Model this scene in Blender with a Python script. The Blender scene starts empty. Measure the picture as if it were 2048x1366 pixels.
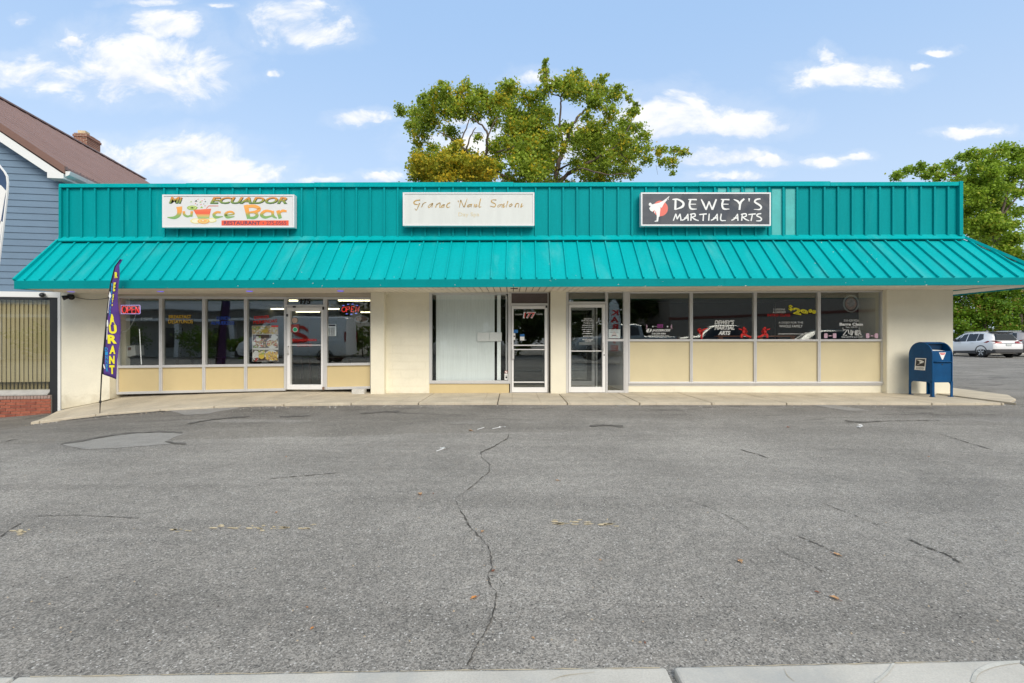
import bpy, math, random
import numpy as np
from mathutils import Vector, Matrix

random.seed(7)
RNG = np.random.default_rng(7)
R = math.radians
scene = bpy.context.scene
COL = scene.collection

# ------------------------------------------------------------------ camera
F = 17.0 / 36.0 * 2048.0            # focal length in photo pixels
CZ = 1.35                           # camera height over the lot
cam_data = bpy.data.cameras.new("camera")
cam_data.lens = 17.0
cam_data.sensor_width = 36.0
cam_data.clip_start = 0.05
cam_data.clip_end = 2000.0
cam = bpy.data.objects.new("camera", cam_data)
cam.location = (0, 0, CZ)
cam.rotation_euler = (R(90), 0, 0)
COL.objects.link(cam)
scene.camera = cam

# ------------------------------------------------------------------ light and exposure
SUN_ELEV, SUN_AZ = 37.0, 22.0       # degrees; azimuth from straight behind the camera towards the right
EXPOSURE = 0.88
SUN_STRENGTH = 1.5
SKY_STRENGTH = 0.115
sv = Vector((math.cos(R(SUN_ELEV)) * math.sin(R(SUN_AZ)), -math.cos(R(SUN_ELEV)) * math.cos(R(SUN_AZ)), math.sin(R(SUN_ELEV))))
sun_data = bpy.data.lights.new("sun", 'SUN')
sun_data.energy = SUN_STRENGTH
sun_data.angle = R(32)
sun_data.color = (1.0, 0.92, 0.80)
sun = bpy.data.objects.new("sun", sun_data)
sun.rotation_euler = (-sv).to_track_quat('-Z', 'Y').to_euler()
sun.location = (20, -30, 30)
COL.objects.link(sun)

scene.view_settings.view_transform = 'Standard'
scene.view_settings.look = 'None'
scene.view_settings.gamma = 1.0
scene.view_settings.exposure = EXPOSURE
scene.cycles.max_bounces = 8
scene.cycles.transparent_max_bounces = 16
scene.cycles.use_denoising = True
scene.cycles.sample_clamp_indirect = 6.0

world = bpy.data.worlds.new("World")
scene.world = world
world.use_nodes = True


class NT:
    """small helper to wire shader nodes"""
    def __init__(self, tree):
        self.t = tree
        self.n = tree.nodes
        self.l = tree.links

    def new(self, typ, **kw):
        nd = self.n.new(typ)
        for k, v in kw.items():
            setattr(nd, k, v)
        return nd

    def put(self, sock, v):
        if isinstance(v, bpy.types.NodeSocket):
            self.l.new(v, sock)
        elif isinstance(v, (tuple, list)) and len(v) == 3 and sock.type == 'RGBA':
            sock.default_value = (*v, 1)
        else:
            sock.default_value = v

    def math(self, op, a, b=0.0, c=None, clamp=False):
        nd = self.new('ShaderNodeMath', operation=op)
        nd.use_clamp = clamp
        self.put(nd.inputs[0], a)
        self.put(nd.inputs[1], b)
        if c is not None:
            self.put(nd.inputs[2], c)
        return nd.outputs[0]

    def mix(self, fac, a, b, blend='MIX'):
        nd = self.new('ShaderNodeMix', data_type='RGBA', blend_type=blend)
        self.put(nd.inputs[0], fac)
        self.put(nd.inputs[6], a)
        self.put(nd.inputs[7], b)
        return nd.outputs[2]

    def noise(self, vec, scale, detail=4.0, rough=0.55, dist=0.0):
        nd = self.new('ShaderNodeTexNoise')
        if vec is not None:
            self.l.new(vec, nd.inputs['Vector'])
        nd.inputs['Scale'].default_value = scale
        nd.inputs['Detail'].default_value = detail
        nd.inputs['Roughness'].default_value = rough
        nd.inputs['Distortion'].default_value = dist
        return nd.outputs[0]

    def smooth(self, v, lo, hi, a=0.0, b=1.0):
        nd = self.new('ShaderNodeMapRange', interpolation_type='SMOOTHSTEP')
        self.put(nd.inputs[0], v)
        for i, q in enumerate((lo, hi, a, b)):
            nd.inputs[i + 1].default_value = q
        return nd.outputs[0]

    def comb(self, x, y, z):
        nd = self.new('ShaderNodeCombineXYZ')
        for i, q in enumerate((x, y, z)):
            self.put(nd.inputs[i], q)
        return nd.outputs[0]


def build_world():
    T = NT(world.node_tree)
    bg = [n for n in T.n if n.type == 'BACKGROUND'][0]
    sky = T.new('ShaderNodeTexSky', sky_type='NISHITA')
    sky.sun_disc = False
    sky.sun_elevation = R(SUN_ELEV)
    sky.sun_rotation = math.atan2(sv.x, sv.y)
    sky.air_density = 1.0
    sky.dust_density = 1.5
    tc = T.new('ShaderNodeTexCoord')
    sep = T.new('ShaderNodeSeparateXYZ')
    T.l.new(tc.outputs['Generated'], sep.inputs[0])
    x, y, z = sep.outputs
    ys = T.math('MAXIMUM', y, 0.05)
    u = T.math('DIVIDE', x, ys)
    w = T.math('DIVIDE', z, ys)
    uw = T.comb(u, T.math('MULTIPLY', w, 1.5), 0.0)
    uw2 = T.comb(u, T.math('MULTIPLY', T.math('ADD', w, 0.022), 1.5), 0.0)
    n1 = T.noise(uw, 7.0, 10, 0.64, 0.5)
    n2 = T.noise(uw2, 7.0, 6, 0.6, 0.5)
    nbig = T.noise(uw, 3.0, 2, 0.5)
    # cloud banks: centre and half size in degrees-like tangent units (from pixels of a 2048 wide frame)
    banks = [(100, 150, 160, 40), (235, 142, 130, 78), (360, 160, 125, 74), (335, 62, 85, 40), (595, 58, 100, 58),
             (735, 234, 68, 20), (350, 322, 180, 52), (480, 345, 110, 38), (630, 359, 70, 14), (768, 352, 45, 14),
             (1050, 172, 55, 28), (930, 292, 110, 75), (1330, 238, 165, 62), (1455, 246, 135, 40), (1700, 156, 118, 34),
             (1668, 115, 30, 24), (1880, 97, 34, 12), (1937, 271, 72, 14), (1430, 320, 105, 24), (1540, 331, 46, 18),
             (1640, 326, 52, 20), (1713, 315, 40, 15), (1440, 355, 90, 14), (300, 12, 75, 18), (40, 42, 30, 13),
             (445, 22, 32, 9), (150, 90, 30, 12), (1836, 130, 22, 8), (540, 148, 16, 9), (1180, 290, 130, 60)]
    # bend the outlines so that no bank keeps a plain shape
    wv = T.new('ShaderNodeTexNoise')
    T.l.new(uw, wv.inputs['Vector'])
    wv.inputs['Scale'].default_value = 5.0
    wv.inputs['Detail'].default_value = 5.0
    wv.inputs['Roughness'].default_value = 0.6
    wsep = T.new('ShaderNodeSeparateColor')
    T.l.new(wv.outputs['Color'], wsep.inputs[0])
    u_ = T.math('MULTIPLY_ADD', T.math('SUBTRACT', wsep.outputs[0], 0.5), 0.15, u)
    w_ = T.math('MULTIPLY_ADD', T.math('SUBTRACT', wsep.outputs[1], 0.5), 0.10, w)
    D, S = None, None
    for (px, py, a, b) in banks:
        du = T.math('MULTIPLY', T.math('SUBTRACT', u_, (px - 1024) / F), F / a)
        dw = T.math('MULTIPLY', T.math('SUBTRACT', w_, (683 - py) / F), F / b)
        low = T.math('MULTIPLY', T.math('MINIMUM', dw, 0.0), 0.55)      # flatter underside
        dw2 = T.math('ADD', dw, low)
        r2 = T.math('MULTIPLY_ADD', du, du, T.math('MULTIPLY', dw2, dw2))
        d = T.math('SUBTRACT', 1.0, r2)
        if D is None:
            D, S = d, dw
        else:
            g = T.math('GREATER_THAN', d, D)
            S = T.math('MULTIPLY_ADD', T.math('SUBTRACT', dw, S), g, S)
            D = T.math('MAXIMUM', D, d)
    D = T.math('MINIMUM', T.math('MAXIMUM', D, -2.5), 0.85)
    dens = T.math('MULTIPLY_ADD', T.math('SUBTRACT', n1, 0.50), 5.2, T.math('MULTIPLY', D, 1.25))
    front = T.smooth(dens, -0.25, 1.35, 0.0, 0.97)
    veil = T.smooth(dens, -2.0, 0.4, 0.0, 0.14)
    front = T.math('MAXIMUM', front, veil)
    nb = T.noise(tc.outputs['Generated'], 2.6, 7, 0.6, 0.3)
    back = T.smooth(nb, 0.36, 0.60)
    front = T.math('MAXIMUM', front, T.math('MULTIPLY', back, T.smooth(w, 0.78, 1.15)))
    isf = T.math('GREATER_THAN', y, 0.06)
    mask = T.math('ADD', T.math('MULTIPLY', front, isf), T.math('MULTIPLY', back, T.math('SUBTRACT', 1.0, isf)))
    emb = T.math('MULTIPLY_ADD', T.math('SUBTRACT', n1, n2), 3.2, 0.55)
    emb = T.math('MULTIPLY_ADD', S, 0.40, emb, clamp=True)
    ccol = T.mix(emb, (3.75, 4.1, 4.7), (5.25, 5.2, 5.15))
    nb2 = T.noise(tc.outputs['Generated'], 7.5, 5, 0.6, 0.6)
    bcol = T.mix(T.smooth(nb2, 0.34, 0.62), (1.7, 1.95, 2.4), (5.4, 5.3, 5.1))
    ccol = T.mix(isf, bcol, ccol)
    pale = T.mix(T.smooth(z, 0.0, 0.62), (3.35, 4.0, 4.85), (2.0, 3.05, 4.65))
    base = T.mix(0.82, sky.outputs[0], pale)
    T.l.new(T.mix(mask, base, ccol), bg.inputs[0])
    bg.inputs[1].default_value = SKY_STRENGTH


build_world()


# ------------------------------------------------------------------ mapping helpers
def P(px, py, Y):
    """point on the upright plane at distance Y that the photo shows at (px, py)"""
    return Vector(((px - 1024.0) / F * Y, Y, CZ + (683.0 - py) / F * Y))


def zoom(scale, ox, oy):
    return lambda zx, zy: (ox + zx / scale, oy + zy / scale)


PROFILE = [(-40, -1.1), (-14, -0.62), (-11.5, -0.44), (-9.9, -0.36), (-8.5, -0.19), (-7.07, -0.08), (-5.4, -0.005), (-2.9, 0.03), (40, 0.03)]


def zg(x, y):
    """height of the ground"""
    p = np.interp(x, [a for a, b in PROFILE], [b for a, b in PROFILE])
    s = min(1.0, max(0.0, (y - 5.2) / 4.4))
    s = s * s * (3 - 2 * s)
    z = p * s
    if y > 11.0:
        z += (y - 11.0) * 0.0125
    if y < 1.5:
        z += min(0.1, (1.5 - y) * 0.1)
    return z


def G(px, py, dz=0.0):
    """point of the ground that the photo shows at (px, py)"""
    z = 0.0
    for _ in range(12):
        Y = (CZ - z) * F / (py - 683.0)
        z = 0.5 * z + 0.5 * zg((px - 1024) / F * Y, Y)
    v = P(px, py, Y)
    v.z = zg(v.x, v.y) + dz
    return v


# ------------------------------------------------------------------ materials
MATS = {}


def material(name, color, rough=0.6, metal=0.0, var=0.0, vscale=3.0, var2=0.0, v2scale=40.0, bump=0.0, bscale=60.0,
             spec=0.5, emit=None, estr=0.0, dirt=None, dscale=1.0, dlo=0.55, dhi=0.8, stretch=None):
    if name in MATS:
        return MATS[name]
    m = bpy.data.materials.new(name)
    m.use_nodes = True
    T = NT(m.node_tree)
    b = [n for n in T.n if n.type == 'BSDF_PRINCIPLED'][0]
    tc = T.new('ShaderNodeTexCoord')
    vec = tc.outputs['Object']
    if stretch:
        mp = T.new('ShaderNodeMapping')
        mp.inputs['Scale'].default_value = stretch
        T.l.new(vec, mp.inputs[0])
        vec = mp.outputs[0]
    col = None
    c = tuple(color)
    if var or var2 or dirt:
        n = T.noise(vec, vscale, 6, 0.6)
        f = T.smooth(n, 0.3, 0.7, 1.0 - var, 1.0 + var)
        if var2:
            n2 = T.noise(tc.outputs['Object'], v2scale, 3, 0.7)
            f = T.math('MULTIPLY', f, T.smooth(n2, 0.25, 0.75, 1.0 - var2, 1.0 + var2))
        vm = T.new('ShaderNodeVectorMath', operation='SCALE')
        vm.inputs[0].default_value = c
        T.l.new(f, vm.inputs['Scale'])
        col = vm.outputs[0]
        if dirt:
            dn = T.noise(vec, dscale, 8, 0.65, 0.4)
            col = T.mix(T.smooth(dn, dlo, dhi), col, dirt)
    if col is not None:
        T.l.new(col, b.inputs['Base Color'])
    else:
        b.inputs['Base Color'].default_value = (*c, 1)
    b.inputs['Roughness'].default_value = rough
    b.inputs['Metallic'].default_value = metal
    b.inputs['Specular IOR Level'].default_value = spec
    if emit:
        b.inputs['Emission Color'].default_value = (*emit, 1)
        b.inputs['Emission Strength'].default_value = estr
    if bump:
        bn = T.noise(tc.outputs['Object'], bscale, 4, 0.6)
        bp = T.new('ShaderNodeBump')
        bp.inputs['Strength'].default_value = bump
        bp.inputs['Distance'].default_value = 0.01
        T.l.new(bn, bp.inputs['Height'])
        T.l.new(bp.outputs[0], b.inputs['Normal'])
    MATS[name] = m
    return m


def glass_material(name, tint=(0.62, 0.68, 0.66), base=0.05, k=1.0, wave=0.0):
    m = bpy.data.materials.new(name)
    m.use_nodes = True
    T = NT(m.node_tree)
    for n in list(T.n):
        if n.type == 'BSDF_PRINCIPLED':
            T.n.remove(n)
    out = [n for n in T.n if n.type == 'OUTPUT_MATERIAL'][0]
    tr = T.new('ShaderNodeBsdfTransparent')
    tr.inputs[0].default_value = (*tint, 1)
    gl = T.new('ShaderNodeBsdfGlossy')
    gl.inputs['Color'].default_value = (0.95, 1.0, 0.98, 1)
    gl.inputs['Roughness'].default_value = 0.0
    if wave:
        tc = T.new('ShaderNodeTexCoord')
        bp = T.new('ShaderNodeBump')
        bp.inputs['Strength'].default_value = wave
        bp.inputs['Distance'].default_value = 0.02
        T.l.new(T.noise(tc.outputs['Object'], 0.8, 1), bp.inputs['Height'])
        T.l.new(bp.outputs[0], gl.inputs['Normal'])
    fr = T.new('ShaderNodeLayerWeight')
    fr.inputs['Blend'].default_value = 0.5
    sch = T.math('MULTIPLY_ADD', T.math('POWER', fr.outputs['Facing'], 5.0), 0.92, 0.04)
    fac = T.math('MULTIPLY_ADD', sch, k, base, clamp=True)
    mx = T.new('ShaderNodeMixShader')
    T.l.new(fac, mx.inputs[0])
    T.l.new(tr.outputs[0], mx.inputs[1])
    T.l.new(gl.outputs[0], mx.inputs[2])
    T.l.new(mx.outputs[0], out.inputs[0])
    MATS[name] = m
    return m


def gradient_material(name, stops, z0, z1, rough=0.5):
    """printed ink that changes with height between z0 and z1"""
    m = bpy.data.materials.new(name)
    m.use_nodes = True
    T = NT(m.node_tree)
    b = [n for n in T.n if n.type == 'BSDF_PRINCIPLED'][0]
    tc = T.new('ShaderNodeTexCoord')
    sp = T.new('ShaderNodeSeparateXYZ')
    T.l.new(tc.outputs['Object'], sp.inputs[0])
    mr = T.new('ShaderNodeMapRange')
    T.l.new(sp.outputs[2], mr.inputs[0])
    mr.inputs[1].default_value, mr.inputs[2].default_value = z0, z1
    rp = T.new('ShaderNodeValToRGB')
    T.l.new(mr.outputs[0], rp.inputs[0])
    el = rp.color_ramp.elements
    while len(el) < len(stops):
        el.new(0.5)
    for e, (p, c) in zip(el, stops):
        e.position = p
        e.color = (*c, 1)
    T.l.new(rp.outputs[0], b.inputs['Base Color'])
    b.inputs['Roughness'].default_value = rough
    return m


# ------------------------------------------------------------------ mesh helpers
class MB:
    """collects faces of one mesh"""
    def __init__(self):
        self.v, self.f, self.m = [], [], []

    def face(self, pts, m=0):
        i = len(self.v)
        self.v += [tuple(p) for p in pts]
        self.f.append(list(range(i, i + len(pts))))
        self.m.append(m)
        return self

    def hull8(self, a, b, m=0):
        """prism between two rings of equal length"""
        n = len(a)
        i = len(self.v)
        self.v += [tuple(p) for p in a] + [tuple(p) for p in b]
        fs = [list(range(i, i + n)), list(range(i + 2 * n - 1, i + n - 1, -1))]
        for k in range(n):
            j = (k + 1) % n
            fs.append([i + k, i + n + k, i + n + j, i + j])
        self.f += fs
        self.m += [m] * len(fs)
        return self

    def box(self, x0, x1, y0, y1, z0, z1, m=0):
        a = [(x0, y0, z0), (x1, y0, z0), (x1, y0, z1), (x0, y0, z1)]
        b = [(x, y1, z) for x, y, z in a]
        return self.hull8(a, b, m)

    def px(self, pts, Yf, Yb, m=0):
        """polygon given in photo pixels on the plane Yf, straight back to Yb"""
        a = [P(x, y, Yf) for x, y in pts]
        b = [Vector((p.x, Yb, p.z)) for p in a]
        return self.hull8(a, b, m)

    def pxr(self, x0, y0, x1, y1, Yf, Yb, m=0):
        return self.px([(x0, y1), (x1, y1), (x1, y0), (x0, y0)], Yf, Yb, m)

    def sheet(self, pts, Y, m=0):
        return self.face([P(x, y, Y) for x, y in pts], m)

    def beam(self, p0, p1, w, h, up=(0, 0, 1), m=0):
        p0, p1, up = Vector(p0), Vector(p1), Vector(up)
        d = (p1 - p0).normalized()
        s = d.cross(up).normalized()
        u = s.cross(d).normalized()
        def ring(p):
            return [p - s * w / 2, p + s * w / 2, p + s * w / 2 + u * h, p - s * w / 2 + u * h]
        return self.hull8(ring(p0), ring(p1), m)

    def tube(self, pts, r, n=8, m=0, closed=False):
        pts = [Vector(p) for p in pts]
        rs = r if isinstance(r, (list, tuple)) else [r] * len(pts)
        i0 = len(self.v)
        prev = None
        N = len(pts)
        for k, p in enumerate(pts):
            if closed:
                d = (pts[(k + 1) % N] - pts[k - 1]).normalized()
            else:
                d = (pts[min(k + 1, N - 1)] - pts[max(k - 1, 0)]).normalized()
            if prev is None:
                up = Vector((0, 0, 1)) if abs(d.z) < 0.9 else Vector((0, 1, 0))
                s = d.cross(up).normalized()
            else:
                s = (prev - d * prev.dot(d)).normalized()
            prev = s
            t = d.cross(s)
            for q in range(n):
                a = 2 * math.pi * q / n
                self.v.append(tuple(p + s * (math.cos(a) * rs[k]) + t * (math.sin(a) * rs[k])))
        segs = N if closed else N - 1
        for k in range(segs):
            k2 = (k + 1) % N
            for q in range(n):
                q2 = (q + 1) % n
                self.f.append([i0 + k * n + q, i0 + k * n + q2, i0 + k2 * n + q2, i0 + k2 * n + q])
                self.m.append(m)
        if not closed:
            self.f.append([i0 + q for q in range(n)][::-1])
            self.f.append([i0 + (N - 1) * n + q for q in range(n)])
            self.m += [m, m]
        return self

    def disc(self, c, ax, ay, rx, ry, n=24, m=0, depth=None):
        c, ax, ay = Vector(c), Vector(ax), Vector(ay)
        ring = [c + ax * (rx * math.cos(2 * math.pi * k / n)) + ay * (ry * math.sin(2 * math.pi * k / n)) for k in range(n)]
        if depth is None:
            return self.face(ring, m)
        dv = Vector(depth)
        return self.hull8(ring, [p + dv for p in ring], m)

    def ribbon(self, pts, widths, fmap, m=0, smooth=4):
        """brush stroke in a flat 2-D space, placed by fmap(x, y)"""
        pts = [np.array(p, float) for p in pts]
        ws = list(widths) if isinstance(widths, (list, tuple)) else [widths] * len(pts)
        if len(ws) < len(pts):
            ws = list(np.interp(np.linspace(0, 1, len(pts)), np.linspace(0, 1, len(ws)), ws))
        P2, W2 = [], []
        if len(pts) > 2 and smooth > 1:
            ext = [2 * pts[0] - pts[1]] + pts + [2 * pts[-1] - pts[-2]]
            for k in range(len(pts) - 1):
                a, b, c, d = ext[k:k + 4]
                for q in range(smooth):
                    t = q / smooth
                    P2.append(0.5 * ((2 * b) + (c - a) * t + (2 * a - 5 * b + 4 * c - d) * t * t + (3 * b - a - 3 * c + d) * t ** 3))
                    W2.append(ws[k] * (1 - t) + ws[k + 1] * t)
            P2.append(pts[-1])
            W2.append(ws[-1])
        else:
            P2, W2 = pts, ws
        i0 = len(self.v)
        n = len(P2)
        for k in range(n):
            d = P2[min(k + 1, n - 1)] - P2[max(k - 1, 0)]
            d = d / (np.hypot(*d) + 1e-9)
            nv = np.array([-d[1], d[0]]) * W2[k] / 2
            for q in (P2[k] + nv, P2[k] - nv):
                self.v.append(tuple(fmap(q[0], q[1])))
        for k in range(n - 1):
            a = i0 + 2 * k
            self.f.append([a, a + 1, a + 3, a + 2])
            self.m.append(m)
        return self

    def text(self, s, fmap, rect, bold=0.0, shear=0.0, m=0, spacing=1.0):
        """glyph outlines fitted to rect = (x0, ytop, x1, ybottom) of the 2-D space placed by fmap"""
        vs, fs = glyphs(s, bold, shear, spacing)
        x0, y0, x1, y1 = rect
        i0 = len(self.v)
        for a, b in vs:
            self.v.append(tuple(fmap(x0 + a * (x1 - x0), y1 + b * (y0 - y1))))
        for f in fs:
            self.f.append([i0 + k for k in f])
            self.m.append(m)
        return self

    def build(self, name, mats, parent=None, smooth=False, bevel=0.0, label=None, local=False, fix=True):
        me = bpy.data.meshes.new(name)
        me.from_pydata(self.v, [], self.f)
        for mt in (mats if isinstance(mats, (list, tuple)) else [mats]):
            me.materials.append(mt)
        me.polygons.foreach_set('material_index', self.m)
        if smooth:
            me.polygons.foreach_set('use_smooth', [True] * len(self.f))
        if fix:
            import bmesh
            bm = bmesh.new()
            bm.from_mesh(me)
            bmesh.ops.recalc_face_normals(bm, faces=bm.faces)
            bm.to_mesh(me)
            bm.free()
        me.update()
        o = bpy.data.objects.new(name, me)
        COL.objects.link(o)
        if bevel:
            md = o.modifiers.new("bevel", 'BEVEL')
            md.width = bevel
            md.segments = 2
            md.limit_method = 'ANGLE'
            md.angle_limit = R(40)
        if parent is not None:
            o.parent = parent
            if not local and parent.parent is None and parent.type == 'EMPTY':
                o.location = -parent.location
        if label:
            o['label'] = label
        return o


_GL = {}


def glyphs(s, bold, shear, spacing):
    key = (s, bold, shear, spacing)
    if key in _GL:
        return _GL[key]
    cu = bpy.data.curves.new("glyph", 'FONT')
    cu.body = s
    cu.size = 1.0
    cu.offset = bold
    cu.shear = shear
    cu.space_character = spacing
    cu.resolution_u = 3
    ob = bpy.data.objects.new("glyph", cu)
    COL.objects.link(ob)
    dg = bpy.context.evaluated_depsgraph_get()
    ev = ob.evaluated_get(dg)
    me = ev.to_mesh()
    v = np.array([(q.co.x, q.co.y) for q in me.vertices])
    f = [list(p.vertices) for p in me.polygons]
    ev.to_mesh_clear()
    bpy.data.objects.remove(ob)
    bpy.data.curves.remove(cu)
    lo, hi = v.min(0), v.max(0)
    v = (v - lo) / np.maximum(hi - lo, 1e-6)
    _GL[key] = (v.tolist(), f)
    return _GL[key]


def on(Y):
    """2-D space of photo pixels on the upright plane at distance Y"""
    return lambda x, y: P(x, y, Y)


def onz(zm, Y):
    """the same, in the pixels of an enlarged crop of the photo"""
    return lambda x, y: P(*zm(x, y), Y)


def thing(name, label, cat, loc=(0, 0, 0), rotz=0.0, group=None):
    o = bpy.data.objects.new(name, None)
    o.empty_display_size = 0.2
    o.location = loc
    o.rotation_euler = (0, 0, rotz)
    COL.objects.link(o)
    return tag(o, label, cat, group)


def tag(o, label, cat, group=None, kind=None):
    if label:
        o['label'] = label
    if cat:
        o['category'] = cat
    if group:
        o['group'] = group
    if kind:
        o['kind'] = kind
    return o


def structure(o):
    o['kind'] = 'structure'
    return o


def lin(a, b, t):
    return a + (b - a) * t


def line(x0, y0, x1, y1):
    return lambda x: y0 + (y1 - y0) * (x - x0) / (x1 - x0)


def copy_tree(o, parent=None):
    c = o.copy()
    COL.objects.link(c)
    if parent is not None:
        c.parent = parent
    for ch in list(o.children):
        copy_tree(ch, c)
    return c

# ------------------------------------------------------------------ palette
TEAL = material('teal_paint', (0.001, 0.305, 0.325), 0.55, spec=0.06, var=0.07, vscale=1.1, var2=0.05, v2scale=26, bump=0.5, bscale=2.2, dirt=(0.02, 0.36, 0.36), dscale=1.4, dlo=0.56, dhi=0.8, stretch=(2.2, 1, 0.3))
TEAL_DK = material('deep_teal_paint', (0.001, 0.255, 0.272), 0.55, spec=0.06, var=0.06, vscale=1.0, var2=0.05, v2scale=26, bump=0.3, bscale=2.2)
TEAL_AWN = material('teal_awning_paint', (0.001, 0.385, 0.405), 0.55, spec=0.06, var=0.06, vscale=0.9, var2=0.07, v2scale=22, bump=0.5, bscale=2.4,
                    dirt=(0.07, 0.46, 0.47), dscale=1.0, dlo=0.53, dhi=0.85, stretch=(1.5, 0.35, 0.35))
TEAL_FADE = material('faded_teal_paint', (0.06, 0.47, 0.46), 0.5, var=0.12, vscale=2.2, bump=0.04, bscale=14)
CREAM = material('cream_paint', (0.83, 0.79, 0.645), 0.7, var=0.035, vscale=1.6, var2=0.03, v2scale=50, bump=0.25, bscale=45,
                 dirt=(0.55, 0.50, 0.36), dscale=1.3, dlo=0.62, dhi=0.95)
def splash(m, hi, dark, z0=0.0):
    # dried mud splashes low on a wall
    T = NT(m.node_tree)
    b = [n for n in T.n if n.type == 'BSDF_PRINCIPLED'][0]
    src = b.inputs['Base Color'].links[0].from_socket
    tc = T.new('ShaderNodeTexCoord')
    sp = T.new('ShaderNodeSeparateXYZ')
    T.l.new(tc.outputs['Object'], sp.inputs[0])
    n = T.noise(tc.outputs['Object'], 3.5, 8, 0.7, 0.6)
    v = T.math('MULTIPLY_ADD', T.math('SUBTRACT', n, 0.5), 0.9, T.math('SUBTRACT', hi, sp.outputs[2]))
    T.l.new(T.mix(T.smooth(v, 0.0, 0.4, 0.0, 0.55), src, dark), b.inputs['Base Color'])


splash(CREAM, 0.16, (0.46, 0.40, 0.28))
TAN = material('tan_panel_paint', (0.64, 0.52, 0.285), 0.6, var=0.03, vscale=1.5, var2=0.02, v2scale=60)
TAN2 = material('pale_tan_panel_paint', (0.66, 0.58, 0.375), 0.6, var=0.03, vscale=1.5, var2=0.02, v2scale=60)
ALU = material('white_aluminium', (0.66, 0.66, 0.66), 0.38, 0.25, var=0.03, vscale=4)
WHITE = material('white_paint', (0.82, 0.82, 0.82), 0.4, var=0.02, vscale=3)
DARK = material('dark_bronze', (0.025, 0.028, 0.032), 0.4)
BLACK = material('black_plastic', (0.012, 0.012, 0.014), 0.45)
HEADER = material('grey_brown_timber', (0.52, 0.47, 0.39), 0.7, var=0.12, vscale=3, stretch=(0.4, 3, 3))
SOFFIT = material('soffit_board', (0.80, 0.75, 0.64), 0.6, var=0.08, vscale=0.7, var2=0.05, v2scale=9, dirt=(0.30, 0.25, 0.2), dscale=0.8, dlo=0.62, dhi=0.85)
GAP = material('shadow_gap', (0.05, 0.045, 0.04), 0.8)
GLASS = glass_material('shop_glass', (0.99, 1.0, 0.995), 0.06, 1.0, 0.12)
GLASS_CLEAR = glass_material('clear_salon_glass', (0.99, 1.0, 1.0), 0.012, 1.0, 0.08)
VINYL_W = material('white_vinyl', (0.86, 0.87, 0.86), 0.5)
VINYL_R = material('red_vinyl', (0.80, 0.025, 0.02), 0.5)
VINYL_Y = material('yellow_vinyl', (0.85, 0.78, 0.03), 0.5)
VINYL_O = material('amber_vinyl', (0.90, 0.55, 0.03), 0.5)
VINYL_B = material('blue_vinyl', (0.02, 0.10, 0.62), 0.5)
VINYL_K = material('black_vinyl', (0.008, 0.008, 0.009), 0.5)
VINYL_P = material('pink_vinyl', (0.72, 0.48, 0.60), 0.5)
VINYL_M = material('magenta_vinyl', (0.55, 0.10, 0.45), 0.5)
RUBBER = material('tyre_rubber', (0.012, 0.012, 0.012), 0.8)
PAPER = material('white_paper', (0.80, 0.81, 0.80), 0.7, var=0.02)


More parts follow.
